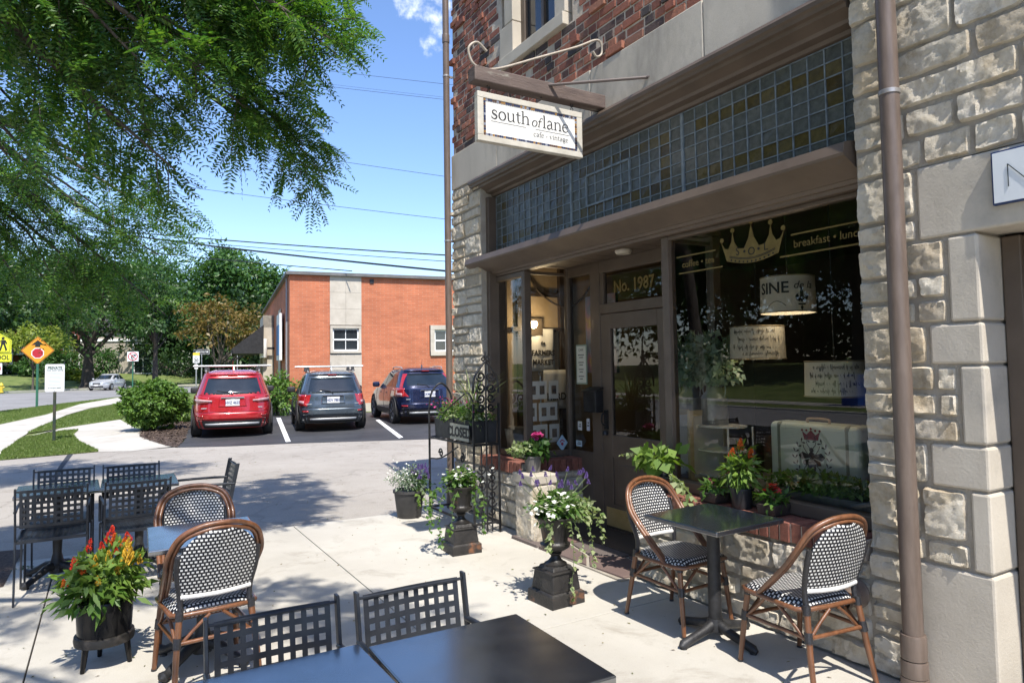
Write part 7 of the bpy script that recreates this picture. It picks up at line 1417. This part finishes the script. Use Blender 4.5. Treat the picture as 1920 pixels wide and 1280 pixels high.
def suv(label, loc, rz, col, W_, L_, H_, tail, rack, belt=.60, plate='', lean=.42, silver=True, extra=None, name='suv', cat='car'):
    """body built as stacked rounded outlines; y runs forward, origin at the rear axle side centre of the tail"""
    t = thing(name, label, cat, loc, rz, 'cars'); zb = H_ * belt; zr = H_ * .965; w = W_ / 2
    #      z      rear y   front y   half width
    T = [(.22, .10, L_ - .14, w * .90), (.30, .035, L_ - .05, w * .955), (.42, .0, L_ - .0, w * .985), (.58, -.0, L_ - .0, w), (.70, .025, L_ - .05, w), (zb - .16, .055, L_ - .16, w * .985), (zb - .03, .075, L_ - .55, w * .965), (zb, .085, L_ - 1.02, w * .95), (zb + .06, .105, L_ - 1.20, w * .925), (zr - .10, lean, L_ - 1.98, w * .76), (zr - .03, lean + .03, L_ - 2.14, w * .72), (zr + .01, lean + .16, L_ - 2.35, w * .64), (H_, lean + .45, L_ - 2.7, w * .46), (H_ + .004, lean + .9, L_ - 3.0, w * .2)]
    zs_ = [k[0] for k in T]
    def prof(z):
        z = min(max(z, zs_[0]), zs_[-1])
        for i in range(len(T) - 1):
            if z <= T[i + 1][0]: f = (z - T[i][0]) / max(1e-6, T[i + 1][0] - T[i][0]); return [T[i][k] + (T[i + 1][k] - T[i][k]) * f for k in range(4)]
    NE = 5.0
    def rear(u, z, off=0.0):
        _, yr, yf, hw_ = prof(z); yc, ly = (yr + yf) / 2, (yf - yr) / 2; u = max(-.999, min(.999, u)); return (hw_ * u, yc - ly * (1 - abs(u) ** NE) ** (1 / NE) - off, z)
    def side(s, y, z, off=0.0):
        _, yr, yf, hw_ = prof(z); yc, ly = (yr + yf) / 2, (yf - yr) / 2; k = min(.999, abs(y - yc) / ly); return (s * (hw_ * (1 - k ** NE) ** (1 / NE) + off), y, z)
    n = 96; q = MB(); zl = []
    for i in range(len(T) - 1):
        m_ = max(1, int((T[i + 1][0] - T[i][0]) / .06)); zl += [T[i][0] + (T[i + 1][0] - T[i][0]) * j / m_ for j in range(m_)]
    zl.append(T[-1][0])
    for z in zl:
        _, yr, yf, hw_ = prof(z); yc, ly = (yr + yf) / 2, (yf - yr) / 2
        for k in range(n):
            a = 2 * PI * k / n; c, s = math.cos(a), math.sin(a); q.v.append((hw_ * math.copysign(abs(c) ** (2 / NE), c), yc + ly * math.copysign(abs(s) ** (2 / NE), s), z))
    for i in range(len(zl) - 1):
        for k in range(n): l_ = (k + 1) % n; q.f.append((i * n + k, i * n + l_, (i + 1) * n + l_, (i + 1) * n + k)); q.m.append(0)
    o_ = (len(zl) - 1) * n; q.f.append(tuple(o_ + k for k in range(n))); q.m.append(0); q.f.append(tuple(range(n - 1, -1, -1))); q.m.append(0); q.build('body', col, t, smooth=38)
    def rpatch(nm, mat, f0, f1, u0, u1, off, nu=14, nv=6, par=t):
        m_ = MB()
        for j in range(nv + 1):
            for i in range(nu + 1): u = u0 + (u1 - u0) * i / nu; a, b = f0(u), f1(u); m_.v.append(rear(u, a + (b - a) * j / nv, off))
        for j in range(nv):
            for i in range(nu): a = j * (nu + 1) + i; m_.f.append((a, a + 1, a + nu + 2, a + nu + 1)); m_.m.append(0)
        o2 = m_.build(nm, mat, par, smooth=50); sm_ = o2.modifiers.new('s', 'SOLIDIFY'); sm_.thickness = .012; sm_.offset = -1; return o2
    def spatch(nm, mat, s, pts_lo, pts_hi, off, nu=10, nv=5, par=t):
        m_ = MB()
        for j in range(nv + 1):
            for i in range(nu + 1):
                f = i / nu; lo = [pts_lo[0][k] + (pts_lo[1][k] - pts_lo[0][k]) * f for k in (0, 1)]; hi = [pts_hi[0][k] + (pts_hi[1][k] - pts_hi[0][k]) * f for k in (0, 1)]; y = lo[0] + (hi[0] - lo[0]) * j / nv; z = lo[1] + (hi[1] - lo[1]) * j / nv; m_.v.append(side(s, y, z, off))
        for j in range(nv):
            for i in range(nu): a = j * (nu + 1) + i; m_.f.append((a, a + 1, a + nu + 2, a + nu + 1)); m_.m.append(0)
        return m_.build(nm, mat, par, smooth=50)
    C_ = lambda v: (lambda u: v)
    rpatch('rear_window', M_cglass, lambda u: zb + .04 + .02 * abs(u) ** 2, lambda u: zr - .13 - .02 * abs(u) ** 2, -.86, .86, .006)
    # spoiler over the rear glass
    m_ = MB(); 
    for j, (dz, dy) in enumerate(((-.055, .055), (-.075, .05), (-.03, -.10))):
        for i in range(13): u = -.9 + 1.8 * i / 12; p_ = rear(u, zr - .03); m_.v.append((p_[0], p_[1] - dy, zr + dz + .015 - .03 * abs(u) ** 3))
    for i in range(12):
        for a, b in ((0, 1), (1, 2), (2, 0)): m_.f.append((a * 13 + i, a * 13 + i + 1, b * 13 + i + 1, b * 13 + i)); m_.m.append(0)
    m_.build('spoiler', col, t, smooth=30)
    m_ = MB(); m_.box((0, rear(0, zr - .04)[1] - .052, zr - .055), (.22, .02, .014)); m_.build('brake_light', M_tail, t)
    m_ = MB(); a = rear(-.1, zb + .09, .02); b = rear(-.42, zb + .13, .02); m_.tube([rear(.0, zb + .03, .02), a, b], .009, 6); m_.build('wiper', M_black, t)
    for s in (-1, 1):
        tail(rpatch, spatch, s, zb, w)
        yb = lean * .6 + .55; yf_ = L_ - 1.95
        spatch('side_window', M_cglass, s, [(.55, zb + .05), (1.08, zb + .045)], [(lean + .42, zr - .16), (lean + .75, zr - .13)], .004)
        spatch('side_window', M_cglass, s, [(1.16, zb + .045), (1.98, zb + .03)], [(lean + .80, zr - .13), (1.98, zr - .11)], .004)
        spatch('side_window', M_cglass, s, [(2.05, zb + .03), (L_ - 1.36, zb + .03)], [(2.05, zr - .11), (L_ - 2.06, zr - .12)], .004)
        m_ = MB(); hx = side(s, L_ - 1.62, zb + .05)[0]; m_.box((hx + s * .14, L_ - 1.60, zb + .09), (.22, .13, .16)); m_.build('mirror', col if extra == 'cmir' else M_clad, t, bevel=.045, seg=3)
        m_ = MB(); 
        for y in (1.75, 2.55): p_ = side(s, y, zb - .13, .012); m_.box(p_, (.02, .18, .03)); m_.cut()
        m_.build('door_handle', col, t, bevel=.008)
        m_ = MB()
        for y in (1.14, 2.02, L_ - 1.42): m_.tube([side(s, y, z_, .0005) for z_ in [.36 + .06 * i for i in range(int((zb - .36) / .06) + 1)]], .004, 4); m_.cut()
        m_.build('door_seam', M_black, t)
        for y in (.86, L_ - .92):
            wh = MB(); xx = s * (w - .10); rt_ = .345
            wh.lathe([(rt_ - .11, -.11), (rt_ - .03, -.115), (rt_, -.085), (rt_, .085), (rt_ - .03, .115), (rt_ - .11, .11)], 32, cap=False); wh.v = [(xx + z_ , y + a_, rt_ + b_) for a_, b_, z_ in wh.v]; wo = wh.build('wheel', M_rubber, t, smooth=40)
            rm_ = MB(); rm_.lathe([(rt_ - .105, .06), (rt_ - .11, .10), (rt_ - .13, .095), (rt_ - .135, .03), (.0, .03)], 28)
            for k in range(5):
                a = 2 * PI * k / 5; 
                for d_ in (-.16, .16): rm_.tube([(.05 * math.cos(a), .05 * math.sin(a), .07), ((rt_ - .12) * math.cos(a + d_), (rt_ - .12) * math.sin(a + d_), .085)], [.028, .018], 6)
            rm_.lathe([(.055, .05), (.05, .09), (0, .092)], 14); rm_.v = [(xx + s * z_, y + a_, rt_ + b_) for a_, b_, z_ in rm_.v]; rm_.build('rim', M_silver, wo, smooth=40)
            ar = MB(); pts = [(y + .42 * math.cos(R(a)), rt_ + .41 * math.sin(R(a))) for a in range(-12, 193, 10)]; ins = [(y + .355 * math.cos(R(a)), rt_ + .355 * math.sin(R(a))) for a in range(192, -13, -10)]; ar.prism([(p_[0], p_[1]) for p_ in arc(y, rt_, .375, -25, 205, 22)], .03, basis((s * (w * .985 - .02), 0, 0) if s > 0 else (s * (w * .985) - .01, 0, 0), (0, 1, 0), (0, 0, 1))); ar.build('wheel_well', M_under, t)
            fl_ = MB(); fl_.tube([(s * (w * .985 - .006), p_[0], p_[1]) for p_ in pts], .020, 8); fl_.build('wheel_arch', M_clad if silver else col, t, smooth=50)
        sk = spatch('sill_cladding', M_clad, s, [(1.25, .24), (L_ - 1.35, .24)], [(1.25, .40), (L_ - 1.35, .40)], .012)
    rpatch('lower_bumper', M_clad, C_(.235), lambda u: .40 + .06 * abs(u) ** 3, -.97, .97, .014)
    if silver: rpatch('skid_trim', M_silver, lambda u: .285 + .03 * abs(u) ** 2, lambda u: .345 - .00 * abs(u) ** 2, -.68, .68, .028, nv=2)
    rpatch('bumper', col, C_(.43), C_(.60), -.985, .985, .03, nv=4)
    for s in (-1, 1): rpatch('reflector', M_tail, C_(.50), C_(.54), s * .70, s * .86, .034, 4, 1)
    pz = .60 * zb + .24
    rpatch('tailgate_recess', M_clad if False else col, C_(pz - .10), C_(pz + .12), -.34, .34, .004); m_ = MB(); p_ = rear(0, pz); m_.box((0, p_[1] - .022, pz), (.31, .012, .155)); pl_ = m_.build('licence_plate', M_plate, t, bevel=.004)
    if plate: text('plate_text', plate, .095, pm('plate_ink', [(.05, .07, .16)], rough=.5), pl_, basis((0, p_[1] - .029, pz - .005), (1, 0, 0), (0, 0, 1)), .001, sx=.8, bold=.003)
    m_ = MB(); p_ = rear(0, pz + .115); m_.box((0, p_[1] - .018, pz + .115), (.52, .03, .035)); m_.build('tailgate_handle', M_chrome if silver else col, t, bevel=.006)
    m_ = MB(); p_ = rear(0, zb - .06); m_.lathe([(.05, 0), (.045, .012)], 20); m_.v = [(a, p_[1] - .012 - c, zb - .07 + b * .75) for a, b, c in m_.v]; m_.build('badge', M_chrome, t)
    m_ = MB()
    for u, wd in ((-.66, .16), (.66, .12)): p_ = rear(u, .70); m_.box((p_[0], p_[1] - .012, .705), (wd, .006, .022)); m_.cut()
    m_.build('badge_lettering', M_silver, t)
    rpatch('tailgate_seam', M_black, C_(.605), C_(.613), -.86, .86, .0135, nv=1)
    for y in ((lean + .45, lean + 1.5) if rack else ()):
        m_ = MB(); m_.tube([(-w * .98, y, H_ + .10), (w * .98, y, H_ + .10)], .022, 8); r_o = m_.build('roof_bar', M_silver, t, smooth=40)
        m_ = MB()
        for s in (-1, 1): m_.box((s * w * .66, y, H_ + .035), (.10, .10, .13), 0, 0, .6); m_.cut()
        m_.build('bar_foot', M_clad, r_o)
    m_ = MB()
    for s in (-1, 1): m_.tube(catmull([(s * w * .66, lean + .3, zr + .02), (s * w * .67, lean + .5, zr + .055), (s * w * .67, L_ - 2.7, zr + .06), (s * w * .66, L_ - 2.45, zr + .01)], 5), .018, 7)
    m_.build('roof_rail', M_silver if silver else M_clad, t, smooth=50)
    m_ = MB(); m_.prism([(0, 0), (.16, 0), (.10, .05), (.04, .075)], .02, basis((.01, lean + .38, H_ - .005), (0, 1, 0), (0, 0, 1))); m_.tube([(0, lean + .42, H_), (0, lean + .30, H_ + .22)], .004, 5); m_.build('antenna', col, t)
    return t
def tail_wide(rp, sp_, s, zb, w):
    a = rp('tail_light', M_tail, lambda u: zb - .16 + .05 * (abs(u) < .6), lambda u: zb + .02 - .06 * max(0, (.8 - abs(u)) / .3), s * .56, s * .985, .014, 10, 4); rp('lens', M_lens, lambda u: zb - .125, lambda u: zb - .06 - .03 * max(0, (.8 - abs(u)) / .3), s * .50, s * .97, .024, 10, 2, a)
def tail_block(rp, sp_, s, zb, w):
    a = rp('tail_light', M_tail, lambda u: zb - .27, lambda u: zb + .01, s * .79, s * .992, .018, 6, 5); rp('lens', M_lens, lambda u: zb - .22, lambda u: zb - .15, s * .82, s * .95, .028, 4, 2, a); sp_('tail_light_wrap', M_tail, s, [(.10, zb - .27), (.26, zb - .25)], [(.12, zb + .01), (.30, zb - .02)], .012)
def tail_tall(rp, sp_, s, zb, w):
    a = rp('tail_light', M_tail, lambda u: zb - .22, lambda u: zb + .02, s * .80, s * .992, .018, 6, 5); rp('lens', M_lens, lambda u: zb - .20, lambda u: zb - .12, s * .84, s * .96, .03, 4, 2, a); sp_('tail_light_wrap', M_tail, s, [(.09, zb - .22), (.26, zb - .18)], [(.56, zb + .42), (.66, zb + .42)], .010)
def place(pxL, pxR): return ((pxL[0] + pxR[0]) / 2, (pxL[1] + pxR[1]) / 2, 0)
suv('red compact suv with a silver roof rack parked left of its neighbours', (2.545, 17.35, 0), R(-8.5), paint('metallic_red', (.42, .012, .016)), 1.83, 4.5, 1.60, tail_wide, True, .61, 'HVZ 4625')
suv('grey blue compact suv with roof bars parked between the red and the dark blue one', (4.93, 17.28, 0), R(-10.5), paint('metallic_slate', (.060, .078, .095)), 1.75, 4.1, 1.55, tail_block, True, .60, 'HDV 7881', lean=.40)
suv('dark blue suv partly hidden by the corner downspout', (7.80, 17.75, 0), R(-8), paint('midnight_blue', (.007, .012, .045)), 1.80, 4.5, 1.60, tail_tall, False, .62, 'GKM 1121', lean=.55, extra='cmir')
# white sedan far up the street, seen from the front
def sedan(label, loc, rz, col):
    t = thing('sedan', label, 'car', loc, rz, 'cars'); w = .88; L_ = 4.6; T = [(.20, .12, 4.48, .80), (.30, .03, 4.56, .85), (.50, 0, 4.6, .88), (.68, .02, 4.56, .88), (.80, .06, 4.30, .86), (.88, .12, 3.55, .84), (.93, .45, 3.42, .82), (1.32, 1.15, 2.55, .66), (1.40, 1.35, 2.35, .58), (1.43, 1.6, 2.1, .35)]; NE = 4.0; n = 64
    q = MB()
    for z, a, b, hw_ in T:
        for k in range(n): th_ = 2 * PI * k / n; c, s = math.cos(th_), math.sin(th_); q.v.append((hw_ * math.copysign(abs(c) ** (2 / NE), c), (a + b) / 2 + (b - a) / 2 * math.copysign(abs(s) ** (2 / NE), s), z))
    for i in range(len(T) - 1):
        for k in range(n): l_ = (k + 1) % n; q.f.append((i * n + k, i * n + l_, (i + 1) * n + l_, (i + 1) * n + k)); q.m.append(0)
    q.f.append(tuple((len(T) - 1) * n + k for k in range(n))); q.m.append(0); q.build('body', col, t, smooth=38)
    def lerp_row(z):
        for i in range(len(T) - 1):
            if T[i][0] <= z <= T[i + 1][0]: f = (z - T[i][0]) / (T[i + 1][0] - T[i][0]); return [T[i][k] + (T[i + 1][k] - T[i][k]) * f for k in range(4)]
    def patch(nm, mat, end, z0, z1, u0, u1, off=.012):
        m_ = MB(); nu, nv = 10, 4
        for j in range(nv + 1):
            for i in range(nu + 1):
                z = z0 + (z1 - z0) * j / nv; _, a, b, hw_ = lerp_row(z); u = u0 + (u1 - u0) * i / nu
                if end in ('front', 'rear'): e = (b - a) / 2 * (1 - abs(u) ** NE) ** (1 / NE); m_.v.append((hw_ * u, (a + b) / 2 + (e + off if end == 'front' else -e - off), z))
                else: yy = (a + b) / 2 + (b - a) / 2 * u; m_.v.append(((1 if end == 'right' else -1) * (hw_ * (1 - abs(u) ** NE) ** (1 / NE) + off), yy, z))
        for j in range(nv):
            for i in range(nu): a = j * (nu + 1) + i; m_.f.append((a, a + 1, a + nu + 2, a + nu + 1)); m_.m.append(0)
        return m_.build(nm, mat, t, smooth=50)
    patch('windshield', M_cglass, 'front', .955, 1.32, -.86, .86); patch('rear_window', M_cglass, 'rear', .955, 1.32, -.86, .86)
    for s in ('left', 'right'): patch('side_window', M_cglass, s, .96, 1.31, -.78, -.06); patch('side_window', M_cglass, s, .96, 1.31, .02, .80)
    patch('grille', M_clad, 'front', .52, .66, -.34, .34); patch('lower_grille', M_clad, 'front', .27, .40, -.6, .6)
    for s in (-1, 1):
        patch('headlight', M_silver, 'front', .58, .72, s * .52, s * .95)
        m_ = MB(); m_.box((s * .92, 3.0, .98), (.16, .10, .11)); m_.build('mirror', col, t, bevel=.03)
        for y in (.85, 3.65):
            wh = MB(); wh.lathe([(.20, -.09), (.29, -.1), (.31, -.07), (.31, .07), (.29, .1), (.20, .09)], 24, cap=False); wh.v = [(s * .80 + z_, y + a_, .31 + b_) for a_, b_, z_ in wh.v]; wo = wh.build('wheel', M_rubber, t, smooth=40); rm_ = MB(); rm_.lathe([(.2, .085), (.18, .06), (0, .08)], 20); rm_.v = [(s * .80 + s * z_, y + a_, .31 + b_) for a_, b_, z_ in rm_.v]; rm_.build('rim', M_silver, wo, smooth=40)
    m_ = MB(); m_.box((0, 4.6, .46), (.30, .02, .14)); m_.build('licence_plate', M_plate, t); return t
p = (0.241, 70.818); sedan('white four-door sedan coming down the street beneath the maple', (p[0] + .6, p[1] + 2.2, .0), R(158), paint('pearl_white', (.62, .63, .64)))
hw = MB(); hed = thing('backdrop_hedge', 'tall dark hedge added across the street to block bright sky mirrored in the shop glass', 'hedge', (-36, 14, 1.2))  # unseen hedge, added to keep bright sky out of the window reflection
crown('foliage', (0, 0, 1.9), (2.0, 38, 2.6), 420, 26, .62, LT5, hed, 611, .12, .6, low=-.95)
for k in range(20): hw.tube([(random.uniform(-.5, .5), -36 + k * 3.8, 0), (0, -36 + k * 3.8, 3)], .08, 5); hw.cut()
hw.build('stem', M_dkbark, hed)
